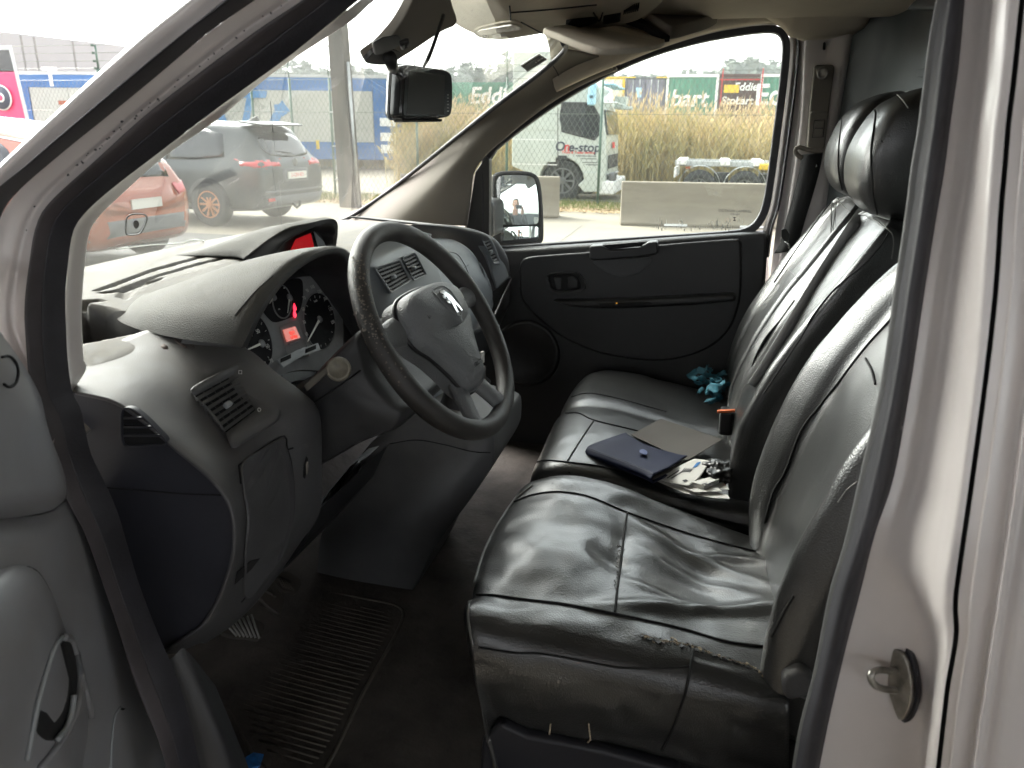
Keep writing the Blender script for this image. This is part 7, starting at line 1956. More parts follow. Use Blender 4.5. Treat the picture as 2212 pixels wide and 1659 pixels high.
v, f = join_geo(g2); o = obj("torn_flakes", v, f, MAT['leather'], cush, smooth=False); o["kind"] = "stuff"
g = []
for k in range(70):
    t = rnd.random(); py = 1178 + t * 95; px = 1342 - t * 12 + rnd.gauss(0, 3)
    l, nn = hit(px, py, st_); u = nn.orthogonal().normalized(); w = nn.cross(u); s = rnd.uniform(.0008, .0026); m_ = rnd.randint(4, 6); a0 = rnd.uniform(0, 6)
    g.append(poly_geo([l + nn * .0003 + (u * math.cos(a0 + 6.283 * i / m_) + w * math.sin(a0 + 6.283 * i / m_)) * s * rnd.uniform(.4, 1.4) for i in range(m_)], nn * .0012))
v, f = join_geo(g); o = obj("frayed_seam", v, f, MAT['piping'], cush, smooth=False); o["kind"] = "stuff"
v, f = join_geo([tube_geo([hit(a + rnd.uniform(-1, 1) * .2, b, st_)[0] + Vector((0, -.003, 0)) for a, b in ((x0, 1560), (x0 + 4, 1595), (x0 + 5, 1612))], .0014, n=5) for x0 in (1190, 1272)])
obj("hanging_threads", v, f, MAT['foam'], cush)
def ring_section(w, front, back, seam_w=.6, bolster=.035):
    """half-open ring in (y, d): d negative to the front"""
    return [(-w, .02), (-w * 1.0, -.01), (-w * .90, front - bolster), (-w * .72, front - bolster * .55), (-w * seam_w, front), (0, front - .004), (w * seam_w, front), (w * .72, front - bolster * .55), (w * .90, front - bolster), (w, -.01), (w, .02), (w * .9, back), (0, back + .02), (-w * .9, back)]
def backrest(parent, yc, prof, mat=MAT['leather'], name="backrest", nu=96, nv=70, fn=None):
    """prof rows: x of the front face, z, half width, bolster depth, thickness, scale"""
    rows = []
    for x, z, w, bol, th in prof:
        rows.append([Vector((x + d * .94, yc + y, z + d * .34 * -1 * 0 - d * .30)) for y, d in ring_section(w, .0, th, bolster=bol)])
    g = surf_pts(rows, nu, nv, True, False)
    if fn: g = [[fn(p) for p in r] for r in g]
    V = [p for r in g for p in r]; F = gridfaces(nv, nu, False, True)
    F.append(tuple((nv - 1) * nu + j for j in range(nu))); F.append(tuple(range(nu)))
    return obj(name, V, F, mat, parent)
def wr(p): 
    n_ = .0028 * noise.noise(p * 9) + .0012 * noise.noise(p * 24)
    return p + Vector((n_, 0, n_ * .3))
prof_d = [(.155, .90, .235, .020, .10), (.150, .97, .245, .030, .11), (.165, 1.06, .250, .045, .12), (.195, 1.18, .250, .050, .12), (.235, 1.30, .245, .048, .12), (.285, 1.40, .235, .040, .11), (.325, 1.48, .215, .026, .09), (.352, 1.525, .17, .012, .07), (.368, 1.54, .10, .004, .04)]
db = backrest(ds, .53, prof_d, fn=wr)
bt = bvh(db)
for s in ([(1652, 1130), (1672, 1060), (1696, 1020), (1731, 930), (1770, 878), (1806, 834), (1871, 750), (1926, 690)], [(1668, 1375), (1690, 1330), (1714, 1288)], [(1871, 775), (1884, 800), (1892, 830)]):
    seam("backrest_seam", s, bt, MAT['thread'], db, r=.0018, samples=50)
seam("pale_stitch", [(1810, 1085), (1830, 1058), (1852, 1040)], bt, MAT['piping'], db, r=.0008)
hr_d = None
# recliner cover and seat base
prism("recliner_cover", [PY(q.x, q.y, .262) for q in cr([(a, b, 0) for a, b in ((1689, 1478), (1700, 1462), (1722, 1450), (1738, 1452), (1756, 1470), (1760, 1496), (1735, 1508), (1706, 1514), (1692, 1500))], 40, True)], (0, .035, 0), MAT['fascia'], ds, bevel=.006, segs=3)
box("recliner_arm", PY(1735, 1484, .28) + Vector((.03, .004, .0)), (.07, .02, .036), MAT['fascia'], ds, bevel=.008)
base_pts = [PY(a, b, .30) for a, b in ((1092, 1560), (1130, 1575), (1330, 1612), (1500, 1650), (1720, 1700))]
pb_ = [Vector((-.20, .30, .845)), Vector((.16, .30, .835)), Vector((.20, .30, .67)), Vector((-.16, .30, .67))]
prism("seat_base", pb_, (0, .46, 0), MAT['black'], ds, bevel=.01)
for z_, x0, x1 in ((.79, -.22, .15), (.74, -.20, .16), (.70, -.24, .14)):
    tube("seat_rail", [(x0, .285, z_), (x1, .285, z_ - .015)], .011, MAT['black'], ds, n=8)
prism("base_cover", [PY(a, b, .27) for a, b in ((1040, 1600), (1080, 1562), (1140, 1590), (1300, 1620), (1460, 1664), (1500, 1720), (1030, 1720))], (0, .03, 0), M("base_trim", (.014, .014, .018), .5), ds, bevel=.008)

# ---- double passenger seat
ps = thing("passenger_bench", "black leatherette double passenger seat with two backrests and headrests", "seat", (0, 1.24, .66))
bench_rows = []
for Yv, zo, xo in ((.86, -.03, .02), (.875, -.004, .005), (.92, .006, 0), (1.0, .010, 0), (1.10, .012, -.004), (1.20, .012, -.006), (1.245, .004, -.004), (1.29, .012, -.006), (1.40, .012, -.006), (1.52, .010, 0), (1.60, -.002, .006), (1.63, -.05, .02)):
    x0 = -.335 + xo; z0 = .985 + zo
    bench_rows.append([Vector((x0 + .04, Yv, z0 - .26)), Vector((x0 + .012, Yv, z0 - .12)), Vector((x0, Yv, z0 - .045)), Vector((x0 + .018, Yv, z0 - .008)), Vector((x0 + .07, Yv, z0 + .012)), Vector((x0 + .15, Yv, z0 + .010)), Vector((x0 + .25, Yv, z0 - .008)), Vector((x0 + .37, Yv, z0 - .030)), Vector((x0 + .50, Yv, z0 - .045))])
def bfn(p, s, t):
    q = p.copy(); q.z += .004 * noise.noise(p * 8) + .0012 * noise.noise(p * 26); return q
bc = surf("bench_cushion", bench_rows, MAT['leather'], ps, nu=80, nv=90, fn=bfn, solid=.004)
bct = bvh(bc)
seam("bench_seam", [(1155, 1000), (1185, 995), (1300, 1008), (1380, 1022), (1500, 1048)], bct, MAT['thread'], bc, r=.0017)
seam("bench_seam", [(1222, 893), (1250, 893), (1283, 908), (1400, 938), (1500, 975)], bct, MAT['thread'], bc, r=.0017)
seam("bench_cross_seam", [(1283, 909), (1255, 950), (1226, 996)], bct, MAT['thread'], bc, r=.0017)
seam("bench_seam", [(1235, 858), (1270, 850), (1330, 860), (1440, 890)], bct, MAT['thread'], bc, r=.0014)
box("bench_base", (-.02, 1.25, .80), (.46, .74, .22), MAT['black'], ps, bevel=.02)
prof_p = [(.105, .92, .165, .016, .10), (.098, 1.00, .172, .022, .11), (.110, 1.10, .178, .030, .12), (.145, 1.20, .180, .034, .12), (.200, 1.31, .180, .032, .12), (.258, 1.41, .176, .026, .11), (.298, 1.48, .165, .016, .09), (.322, 1.515, .145, .008, .07), (.338, 1.530, .09, .002, .04)]
prof_p = [(x, z, w * .955, b_ * .6, t_) for x, z, w, b_, t_ in prof_p]
mb = backrest(ps, 1.070, prof_p, fn=wr); mbt = bvh(mb)
fb = backrest(ps, 1.450, prof_p, fn=wr); fbt = bvh(fb)
seam("backrest_seam", [(1918, 505), (1895, 540), (1862, 575), (1820, 610), (1790, 640), (1752, 690), (1736, 720), (1690, 790), (1650, 850)], mbt, MAT['thread'], mb, r=.0015, samples=50)
seam("top_piping", [(1846, 468), (1862, 464), (1890, 476), (1912, 492), (1926, 505), (1930, 525), (1926, 560)], mbt, MAT['piping'], mb, r=.0013, samples=40)
seam("backrest_seam", [(1688, 572), (1702, 582), (1722, 600), (1728, 618)], fbt, MAT['piping'], fb, r=.0010)
seam("backrest_seam", [(1800, 432), (1770, 470), (1716, 545), (1672, 610)], fbt, MAT['thread'], fb, r=.0014)
seam("top_piping", [(1806, 424), (1822, 446), (1838, 460)], fbt, MAT['piping'], fb, r=.0010)
# headrests
def headrest(yc, w, x0, z0):
    rows = []
    for dx, z, hw, th in ((.050, .0, w * .62, .05), (.020, .018, w * .80, .09), (-.004, .06, w * .95, .11), (-.012, .115, w, .115), (-.004, .17, w * .97, .11), (.014, .215, w * .86, .095), (.040, .240, w * .62, .06), (.058, .247, w * .30, .03)):
        n_ = []
        for k in range(20):
            a = 6.283 * k / 20
            cx_, sy = math.cos(a), math.sin(a)
            d = th * .5 * (abs(cx_) ** .42) * (1 if cx_ > 0 else -1)
            y = hw * (abs(sy) ** .55) * (1 if sy > 0 else -1)
            n_.append(Vector((x0 + dx + .055 + d + .10 * z, yc + y, z0 + z)))
        rows.append(n_)
    g = surf_pts(rows, 72, 48, True, False)
    V = [p + Vector((.002 * noise.noise(p * 18), 0, 0)) for r in g for p in r]
    h = obj("headrest", V, gridfaces(48, 72, False, True) + [tuple(range(72)), tuple(47 * 72 + j for j in range(72))], MAT['leather'], ps)
    for s in (-1, 1): tube("post", [(x0 + .075, yc + s * .05, z0 - .05), (x0 + .075, yc + s * .05, z0 + .03)], .006, MAT['chrome'], h, n=8)
    return h
h1_ = headrest(1.075, .128, .262, 1.520); h1t = bvh(h1_)
h2_ = headrest(1.455, .125, .268, 1.528); h2t = bvh(h2_)
seam("headrest_seam", [(1862, 468), (1844, 440), (1836, 380), (1840, 320), (1858, 262), (1876, 236), (1886, 232), (1892, 245), (1888, 280), (1882, 330), (1884, 380), (1888, 430), (1896, 462)][6:], h1t, MAT['thread'], h1_, r=.0016, samples=50)
seam("headrest_seam", [(1796, 252), (1812, 248), (1818, 262), (1812, 320), (1812, 370), (1820, 410)], h2t, MAT['thread'], h2_, r=.0014, samples=40)
seam("headrest_piping", [(1922, 196), (1935, 202), (1950, 216), (1962, 234)], h1t, MAT['piping'], h1_, r=.0014)
# ---- belts
def ribbon(name, pts, w, mat, parent, side, n=60, th=.0014):
    c = cr(pts, n)
    V, F = [], []
    for i, p in enumerate(c):
        s = Vector(side[0]).lerp(Vector(side[1]), i / (n - 1)).normalized() * w / 2
        t = (c[min(n - 1, i + 1)] - c[max(0, i - 1)]).normalized(); nn = t.cross(s).normalized() * th
        V += [p - s - nn, p + s - nn, p + s + nn, p - s + nn]
    for i in range(n - 1):
        for j in range(4): F.append((4 * i + j, 4 * i + (j + 1) % 4, 4 * i + 4 + (j + 1) % 4, 4 * i + 4 + j))
    F += [(0, 1, 2, 3), (4 * n - 4, 4 * n - 3, 4 * n - 2, 4 * n - 1)]
    return obj(name, V, F, mat, parent)
gb_ = thing("seat_belt", "grey lap belt strap running down between the two passenger backrests", "seat belt", (.2, 1.26, 1.0))
gp = [(1868, 452, 1.262, .012), (1840, 490, 1.262, .0), (1800, 552, 1.262, 0), (1740, 650, 1.258, 0), (1690, 735, 1.255, 0), (1640, 818, 1.25, 0), (1622, 838, 1.25, 0)]
def near_hit(a, b):
    d = ray(a, b); c = [t.ray_cast(EYE, d)[0] for t in (mbt, fbt)]
    c = [q for q in c if q is not None]
    return min(c, key=lambda q: (q - EYE).length) if c else PY(a, b, 1.25)
gpx = [(1872, 448), (1852, 478), (1818, 530), (1772, 602), (1728, 674), (1684, 746), (1648, 804), (1628, 834)]
gpts = [near_hit(a, b) for a, b in gpx]
gpts = [p + (EYE - p).normalized() * .016 for p in gpts]
A_, B_ = gpts[0], gpts[-2]
sd_ = (B_ - A_).normalized().cross((EYE - A_.lerp(B_, .5)).normalized())
sd_ = (sd_ * .9 + (EYE - A_).normalized() * .3).normalized()
ribbon("webbing", gpts, .030, MAT['belt'], gb_, (sd_, sd_))
bpts = [PY(a, b, 1.20) for a, b in ((1730, 640), (1700, 682), (1668, 720), (1644, 765), (1634, 800), (1622, 850))]
ribbon("black_loop", bpts, .045, MAT['beltblack'], gb_, ((.6, .6, .3), (.6, .6, .3)))
v, f = ring_geo([PY(a, b, 1.235) for a, b in ((1616, 822), (1637, 838), (1629, 853), (1606, 838))], [PY(a, b, 1.235) for a, b in ((1619, 828), (1632, 838), (1627, 847), (1611, 836))], (0, .004, 0))
obj("metal_tongue", v, f, MAT['chrome'], gb_, bevel=.001)
tube("lime_thread", [PY(a, b, 1.24) for a, b in ((1652, 740), (1645, 760), (1636, 790), (1626, 812))], .0012, M("lime_stitch", (.45, .55, .08), .7), gb_, n=5)
bb = thing("seat_belt", "black seat belt hanging from the far pillar beside the window backrest", "seat belt", (.22, 1.68, 1.2))
bl = [far_side(a, b, 1.69) for a, b in ((1755, 332), (1748, 370), (1735, 420), (1720, 470), (1706, 520), (1692, 545))]
ribbon("webbing", bl, .052, MAT['beltblack'], bb, ((.95, -.2, .12), (.8, -.3, .2)))
v, f = join_geo([tube_geo(cr([far_side(a, b, 1.68) for a, b in ((1733, 342), (1722, 334), (1718, 324), (1726, 318), (1740, 322), (1760, 326), (1778, 326))], 24), .006, n=8)])
obj("guide_ring", v, f, MAT['pillar'], bb)
prism("belt_tongue", [far_side(a, b, 1.675) for a, b in ((1688, 496), (1698, 494), (1706, 506), (1704, 524), (1694, 522), (1688, 512))], (0, .006, 0), MAT['black'], bb, bevel=.002)
tube("tongue_blade", [far_side(a, b, 1.672) for a, b in ((1696, 522), (1704, 528), (1706, 536))], .004, MAT['chrome'], bb, n=6)
bs = thing("belt_buckle", "black seat belt buckle with an orange release tab beside the backrest", "buckle", (.09, 1.22, .92))
box("buckle_body", PY(1568, 905, 1.2) + Vector((0, 0, -.005)), (.03, .05, .06), MAT['black'], bs, bevel=.006)
prism("release_tab", [PY(a, b, 1.17) for a, b in ((1549, 888), (1588, 886), (1588, 891), (1549, 893))], (0, .01, 0), MAT['orange_tag'], bs, bevel=.001)
# ================================================================ THINGS LEFT ON THE SEATS AND FLOOR
ZB = bct
def SB(px, py, o=0.0):
    l, nn = hit(px, py, ZB); return l + Vector((0, 0, o))
def BZ(px, py, z): return PZ(px, py, z)
zs = SB(1400, 990).z
# card folder
cd = [(1368, 938), (1426, 906), (1446, 908), (1553, 952), (1552, 960), (1482, 996), (1478, 994)]
fo = thing("card_folder", "open dull grey-brown card folder lying behind the navy wallet", "folder", BZ(1460, 950, zs))
prism("card_sheet", [BZ(a, b, zs + .012) for a, b in ((1362, 940), (1428, 905), (1560, 950), (1484, 996))], (0, 0, .0012), MAT['paper_grey'], fo)
prism("inner_sheet", [BZ(a, b, zs + .010) for a, b in ((1366, 938), (1392, 925), (1490, 985), (1478, 998))], (0, 0, .001), M("warm_grey_card", (.26, .235, .21), .8), fo)
# navy document wallet, slightly open
wl = thing("document_wallet", "navy blue vinyl document wallet lying on the passenger seat", "wallet", BZ(1380, 980, zs))
wz = zs + .006
cov = [[BZ(1272, 962, wz + .012), BZ(1310, 948, wz + .016), BZ(1352, 934, wz + .020)],
       [BZ(1273, 970, wz + .022), BZ(1320, 955, wz + .028), BZ(1362, 942, wz + .028)],
       [BZ(1330, 990, wz + .026), BZ(1378, 972, wz + .026), BZ(1400, 962, wz + .024)],
       [BZ(1390, 1013, wz + .028), BZ(1440, 992, wz + .024), BZ(1462, 980, wz + .018)],
       [BZ(1412, 1024, wz + .030), BZ(1450, 1006, wz + .026), BZ(1484, 984, wz + .014)]]
surf("cover", cov, MAT['navy'], wl, nu=30, nv=40, solid=.003)
und = [[p + Vector((0, 0, -.018)) for p in r] for r in cov]
surf("back_cover", und, MAT['navy'], wl, nu=30, nv=40, solid=.003)
surf("spine", [[r[0] for r in cov], [r[0].lerp(u[0], .5) + Vector((-.004, -.006, 0)) for r, u in zip(cov, und)], [u[0] for u in und]], MAT['navy'], wl, nu=40, nv=12, solid=.002)
surf("front_edge", [cov[0], [p.lerp(q, .5) + Vector((-.006, 0, 0)) for p, q in zip(cov[0], und[0])], und[0]], MAT['navy'], wl, nu=30, nv=10, solid=.002)
pg = [[p + Vector((0, 0, -.009)) for p in r[:]] for r in cov[3:]]
surf("pages", pg, MAT['paper_grey'], wl, nu=20, nv=10, solid=.004)
bt_ = [BZ(q.x, q.y, wz + .031) for q in cr([(a, b, 0) for a, b in ((1382, 974), (1390, 972), (1398, 977), (1396, 983), (1388, 982), (1382, 979))], 24, True)]
prism("badge", bt_, (0, 0, .002), M("blue_badge", (.01, .03, .14), .4), wl, bevel=.0005)
# papers
pp = thing("paper_stack", "stack of creased papers sticking out under the navy wallet", "papers", BZ(1480, 1050, zs))
sheets = [([(1318, 1004), (1420, 1040), (1480, 1066), (1540, 1076), (1576, 1078), (1572, 1070), (1500, 1050), (1400, 1020)], .002, 'paper'),
          ([(1326, 1002), (1400, 1028), (1440, 1046), (1576, 1058), (1560, 1040), (1450, 1020), (1380, 1000)], .005, 'paper'),
          ([(1440, 1040), (1500, 1064), (1560, 1062), (1540, 1046), (1480, 1028)], .008, 'paper')]
for i, (o_, z_, mt_) in enumerate(sheets):
    prism("sheet", [BZ(a, b, zs + z_) for a, b in o_], (0, 0, .001), MAT[mt_], pp, ngon=False)
lt = thing("letter", "white printed letter with blue heading leaning on the paper stack", "letter", BZ(1490, 1015, zs))
ls = [[BZ(1422, 1032, zs + .010), BZ(1438, 1040, zs + .012), BZ(1487, 1050, zs + .014)], [BZ(1456, 1012, zs + .020), BZ(1480, 1022, zs + .020), BZ(1512, 1030, zs + .020)], [BZ(1500, 991, zs + .026), BZ(1518, 993, zs + .026), BZ(1534, 995, zs + .026)]]
lsu = surf("page", ls, MAT['paper'], lt, nu=20, nv=20, solid=.0008)
ltree = bvh(lsu)
def mark(px, mat, nm): 
    pts = []
    for a, b in px:
        l, nn = hit(a, b, ltree); pts.append(l + nn * .0006)
    prism(nm, pts, Vector((0, 0, .0003)), mat, lt)
mark([(1505, 1000), (1514, 998), (1505, 1009), (1496, 1011)], MAT['inkblue'], "blue_heading")
for k in range(5): mark([(1478 + k * 4, 1012 + k * .3), (1480 + k * 4, 1012 + k * .3), (1474 + k * 4, 1020), (1472 + k * 4, 1020)], MAT['ink'], "text_line")
mark([(1448, 1034), (1452, 1034), (1476, 1019), (1472, 1019)], MAT['ink'], "text_line")
mark([(1440, 1033), (1442, 1034), (1468, 1017), (1466, 1016)], MAT['ink'], "text_line")
mark([(1474, 1038), (1482, 1036), (1486, 1039), (1478, 1042)], MAT['ink'], "stamp_print")
nb = thing("booklet", "small grey booklet lying beside the printed letter", "booklet", BZ(1530, 1045, zs))
prism("cover", [BZ(a, b, zs + .008) for a, b in ((1492, 1050), (1545, 1036), (1553, 1044), (1520, 1058))], (0, 0, .010), MAT['paper'], nb, bevel=.001)
for k in range(3): prism("text_line", [BZ(a + k * 7, b + k * 1.0, zs + .0185) for a, b in ((1515, 1046), (1526, 1043), (1527, 1044), (1516, 1047))], (0, 0, .0004), MAT['ink'], nb)
bag = thing("plastic_bag", "crumpled black plastic bag stuffed between seat and backrest", "bag", BZ(1545, 1015, zs))
rnd = random.Random(31)
V, F = [], []
c0 = BZ(1556, 1018, zs + .015)
bm_ = bmesh.new(); bmesh.ops.create_icosphere(bm_, subdivisions=4, radius=1)
for vtx in bm_.verts:
    p = vtx.co.copy(); k = 1 + .55 * noise.noise(p * 2.2) + .30 * abs(noise.noise(p * 5.1)) - .2 * abs(noise.noise(p * 9))
    V.append(c0 + Vector((p.x * .034 * k, p.y * .040 * k, p.z * .020 * k)))
F = [tuple(x.index for x in fc.verts) for fc in bm_.faces]; bm_.free()
obj("bag_film", V, F, M("black_film", (.010, .010, .010), .34), bag)
# teal paper towel
tl = thing("crumpled_tissue", "crumpled teal paper tissue on the far end of the passenger seat", "tissue", BZ(1530, 845, zs + .02))
rnd = random.Random(17); g = []
ctr = [(1500, 828), (1515, 838), (1530, 845), (1545, 838), (1555, 832), (1535, 865), (1545, 860), (1520, 850), (1530, 825), (1560, 845), (1538, 872)]
for k in range(26):
    a, b = rnd.choice(ctr); a += rnd.gauss(0, 4); b += rnd.gauss(0, 4)
    c = PZ(a, b, .985) + Vector((0, 0, rnd.uniform(.006, .045)))
    L_, W_ = rnd.uniform(.022, .046), rnd.uniform(.014, .030); an = rnd.uniform(0, 6.28); ti = rnd.uniform(-.9, .9)
    d = Vector((math.cos(an), math.sin(an), math.sin(ti) * .7)).normalized(); s = d.cross(Vector((rnd.uniform(-.6, .6), rnd.uniform(-.6, .6), 1))).normalized()
    n3 = d.cross(s)
    row = []
    for i in range(4):
        t = i / 3 - .5
        row.append([c + d * L_ * t + s * W_ * u + n3 * (.006 * math.sin(i * 2.1 + k) + .004 * math.cos(u * 5 + k)) for u in (-.5, -.15, .2, .5)])
    V = [p for r in row for p in r]; F = gridfaces(4, 4)
    obj("fold", V, F, MAT['teal'], tl, solid=.0006)
# blue scraps by the door sill
sc_ = thing("blue_scrap", "torn scrap of blue paper on the floor by the door sill", "paper scrap", PZ(525, 1640, .68))
for o_, z_ in (([(489, 1622), (508, 1634), (526, 1628), (530, 1655), (500, 1675), (494, 1650)], .684), ([(528, 1638), (548, 1626), (570, 1630), (562, 1655), (535, 1672), (522, 1662)], .692), ([(505, 1650), (530, 1640), (535, 1668), (512, 1680)], .688)):
    P_ = [PZ(a, b, z_ + (k % 2) * .008) for k, (a, b) in enumerate(o_)]
    prism("fold", P_, (0, 0, .0008), MAT['blue'], sc_, ngon=False)
# ---- clip-on mirror monitor
mn = Vector((.90, -.436, .02)).normalized()
mon = thing("mirror_monitor", "rear-view mirror monitor with a dark screen clipped below the windscreen cover", "mirror", (-.6, .95, 1.70))
def MO(px, py, o=0.0): return PL(px, py, Vector((-.585, .94, 1.75)) + mn * o, mn)
fo_ = [(846, 262), (848, 170), (852, 146), (866, 137), (900, 142), (950, 150), (974, 158), (980, 175), (978, 235), (972, 252), (950, 256), (900, 257), (862, 258)]
fo_ = [(866, 250), (867, 205), (870, 160), (874, 145), (884, 140), (920, 145), (955, 150), (972, 156), (977, 170), (978, 205), (976, 240), (970, 251), (950, 254), (910, 253), (876, 254)]
fr_ = [(q.x, q.y) for q in cr([(a, b, 0) for a, b in fo_], 60, True)]
face = [MO(*p) for p in fr_]; cF = sum(face, Vector()) / 60
rings = []
for s, d in ((.02, .001), (.88, .001), (.96, .0015), (1.0, -.002), (1.02, -.008), (1.03, -.030), (1.0, -.044), (.88, -.056), (.5, -.060), (.02, -.061)):
    rings.append([cF + (p - cF) * s + mn * d for p in face])
V = [p for r in rings for p in r]
obj("mirror_housing", V, gridfaces(len(rings), 60, False, True), MAT['bezel'], mon)
rb_ = [cF + (p - cF) * 1.035 + mn * -.034 for p in face]
tube("chrome_band", rb_, .003, MAT['silver'], mon, closed=True, n=6)
mg_ = [cF + (p - cF) * .93 + mn * .0022 for p in face]
MAT['smoked'] = M("smoked_mirror", (.26, .27, .27), .03, metal=1.0)
prism("mirror_face", mg_, mn * .001, MAT['smoked'], mon)
scn = [MO(a, b, .0036) for a, b in ((884, 153), (961, 163), (958, 247), (879, 247))]
MAT['screenglass'] = M("reflection_grey_screen", (.075, .08, .078), .10, spec=1.0)  # grey base put in for the cab's reflection in the glass
prism("monitor_screen", scn, mn * .0006, MAT['screenglass'], mon)
rt_ = (scn[1] - scn[0]).normalized(); up_ = mn.cross(rt_)
for k in range(6): box("touch_button", MO(968, 205 + k * 7, .0045), (.0008, .002, .002), MAT['white'], mon, m=basis(mn, rt_, up_))
prism("button_strip", [MO(a, b, -.012) for a, b in ((868, 256), (958, 257), (955, 263), (872, 264))], -mn * .03, MAT['black'], mon, bevel=.003)
ja, jb = WS(842, 124, -.04), MO(852, 150, -.05)
tube("mirror_arm", [ja, ja.lerp(jb, .5) + Vector((0, 0, -.004)), jb], .010, MAT['black'], mon, n=10)
v, f = lathe_geo([(.001, -.014), (.010, -.010), (.014, 0), (.010, .010), (.001, .014)], 16, jb); obj("ball_joint", v, f, MAT['black'], mon)
tube("cable", [WS(958, 34, -.03), WS(953, 50, -.05), WS(945, 72, -.07), WS(934, 104, -.09), WS(924, 128, -.11), MO(915, 144, -.03)], .0028, MAT['black'], mon, n=8, samples=40)
cam_box = thing("dash_camera", "dark boxy camera fixed to the cover above the mirror monitor", "camera", WS(835, 95, -.05))
v, f = poly_geo([WS(q[0], q[1], -.045) for q in ((808, 120), (802, 92), (826, 80), (860, 74), (868, 84), (866, 98), (838, 112))], ray(835, 95) * .05)
obj("camera_body", v, f, MAT['black'], cam_box, bevel=.006)
tube("lens_ring", [WS(868, 92, -.052), WS(878, 88, -.052), WS(880, 96, -.052), WS(870, 102, -.052)], .004, MAT['black'], cam_box, closed=True, n=6)
# ================================================================ OPEN DRIVER'S DOOR
dd = thing("driver_door", "open grey-trimmed driver's door with a pull handle at the lower left", "door", (-.70, .05, .5))
ddir = Vector((.26, -.966, 0)).normalized(); dnn = Vector((.966, .26, 0))
DP0 = Vector((-.705, .05, 1.0))
def DP(px, py, o=0.0): return PL(px, py, DP0 + dnn * o, dnn)
rows = [
    [DP(a, b, o) for a, b, o in ((-160, 1110, .0), (-60, 1112, .004), (0, 1117, .006), (80, 1110, .006), (120, 1098, .004), (150, 1074, -.006), (166, 1064, -.03))],
    [DP(a, b, o) for a, b, o in ((-160, 1160, .03), (-60, 1158, .03), (0, 1160, .03), (80, 1156, .026), (130, 1140, .018), (182, 1126, 0), (206, 1120, -.03))],
    [DP(a, b, o) for a, b, o in ((-160, 1240, .034), (-60, 1236, .034), (0, 1230, .034), (70, 1224, .032), (140, 1214, .026), (215, 1210, .004), (240, 1205, -.03))],
    [DP(a, b, o) for a, b, o in ((-160, 1330, .036), (-60, 1330, .036), (0, 1330, .036), (90, 1324, .034), (170, 1316, .026), (256, 1310, .004), (280, 1300, -.03))],
    [DP(a, b, o) for a, b, o in ((-160, 1480, .036), (-60, 1480, .036), (0, 1480, .036), (110, 1476, .034), (210, 1470, .026), (305, 1466, .004), (328, 1456, -.03))],
    [DP(a, b, o) for a, b, o in ((-160, 1600, .03), (-60, 1600, .03), (0, 1600, .03), (130, 1598, .03), (245, 1596, .024), (350, 1594, .004), (374, 1586, -.03))],
    [DP(a, b, o) for a, b, o in ((-160, 1760, .02), (-60, 1760, .02), (0, 1760, .02), (150, 1760, .02), (280, 1760, .018), (402, 1760, .0), (425, 1750, -.03))]]
dtr = surf("door_trim", rows, MAT['door_near'], dd, nu=60, nv=70, solid=.01)
dtt = bvh(dtr)
# armrest swell with the pull pocket
sw_px = [(-100, 1300), (-40, 1250), (0, 1226), (44, 1216), (80, 1228), (108, 1268), (132, 1330), (158, 1410), (182, 1490), (192, 1560), (180, 1640), (150, 1720), (-100, 1720)]
arm_rows = []
cenp = (40, 1470)
for s, o in ((1.0, .028), (.94, .046), (.80, .060), (.55, .068), (.25, .070), (.0005, .070)):
    arm_rows.append([DP(cenp[0] + (q.x - cenp[0]) * s, cenp[1] + (q.y - cenp[1]) * s, o) for q in cr([(a, b, 0) for a, b in sw_px], 60, True)])
V = [p for r in arm_rows for p in r]
arm = obj("armrest", V, gridfaces(6, 60, False, True), MAT['door_near'], dd)
art = bvh(arm)
hole = [(130, 1378), (146, 1385), (158, 1420), (163, 1470), (156, 1520), (136, 1570), (110, 1600), (84, 1590), (72, 1560), (80, 1500), (100, 1440), (116, 1396)]
plate("pull_pocket_shade", hole, art, MAT['hole'], dd, off=.0008, th=.001, samples=40, bevel=0)  # flat black plate paints the shaded inside of the pocket
seam("pocket_edge", [(130, 1378), (116, 1396), (100, 1440), (80, 1510), (66, 1580), (55, 1640)], art, MAT['silver'], dd, r=.0028)
seam("pocket_edge", [(130, 1378), (148, 1384), (160, 1420), (166, 1475), (160, 1530), (140, 1580), (112, 1620), (80, 1659)], art, MAT['door_near'], dd, r=.004)
seam("grip_bar", [(148, 1504), (143, 1540), (132, 1572), (112, 1598)], art, MAT['silver'], dd, r=.0032, sink=-.6)
seam("arm_groove", [(-20, 1245), (0, 1238), (40, 1226), (74, 1234), (100, 1272), (124, 1336), (150, 1420), (170, 1490)], dtt, MAT['hole'], dd, r=.0016)
seam("trim_joint", [(258, 1528), (246, 1550), (240, 1600), (238, 1659)], dtt, MAT['silver'], dd, r=.0016)
plate("screw_cap", [(254, 1532), (262, 1529), (270, 1531), (264, 1535)], dtt, MAT['hole'], dd, off=.0006, th=.001)
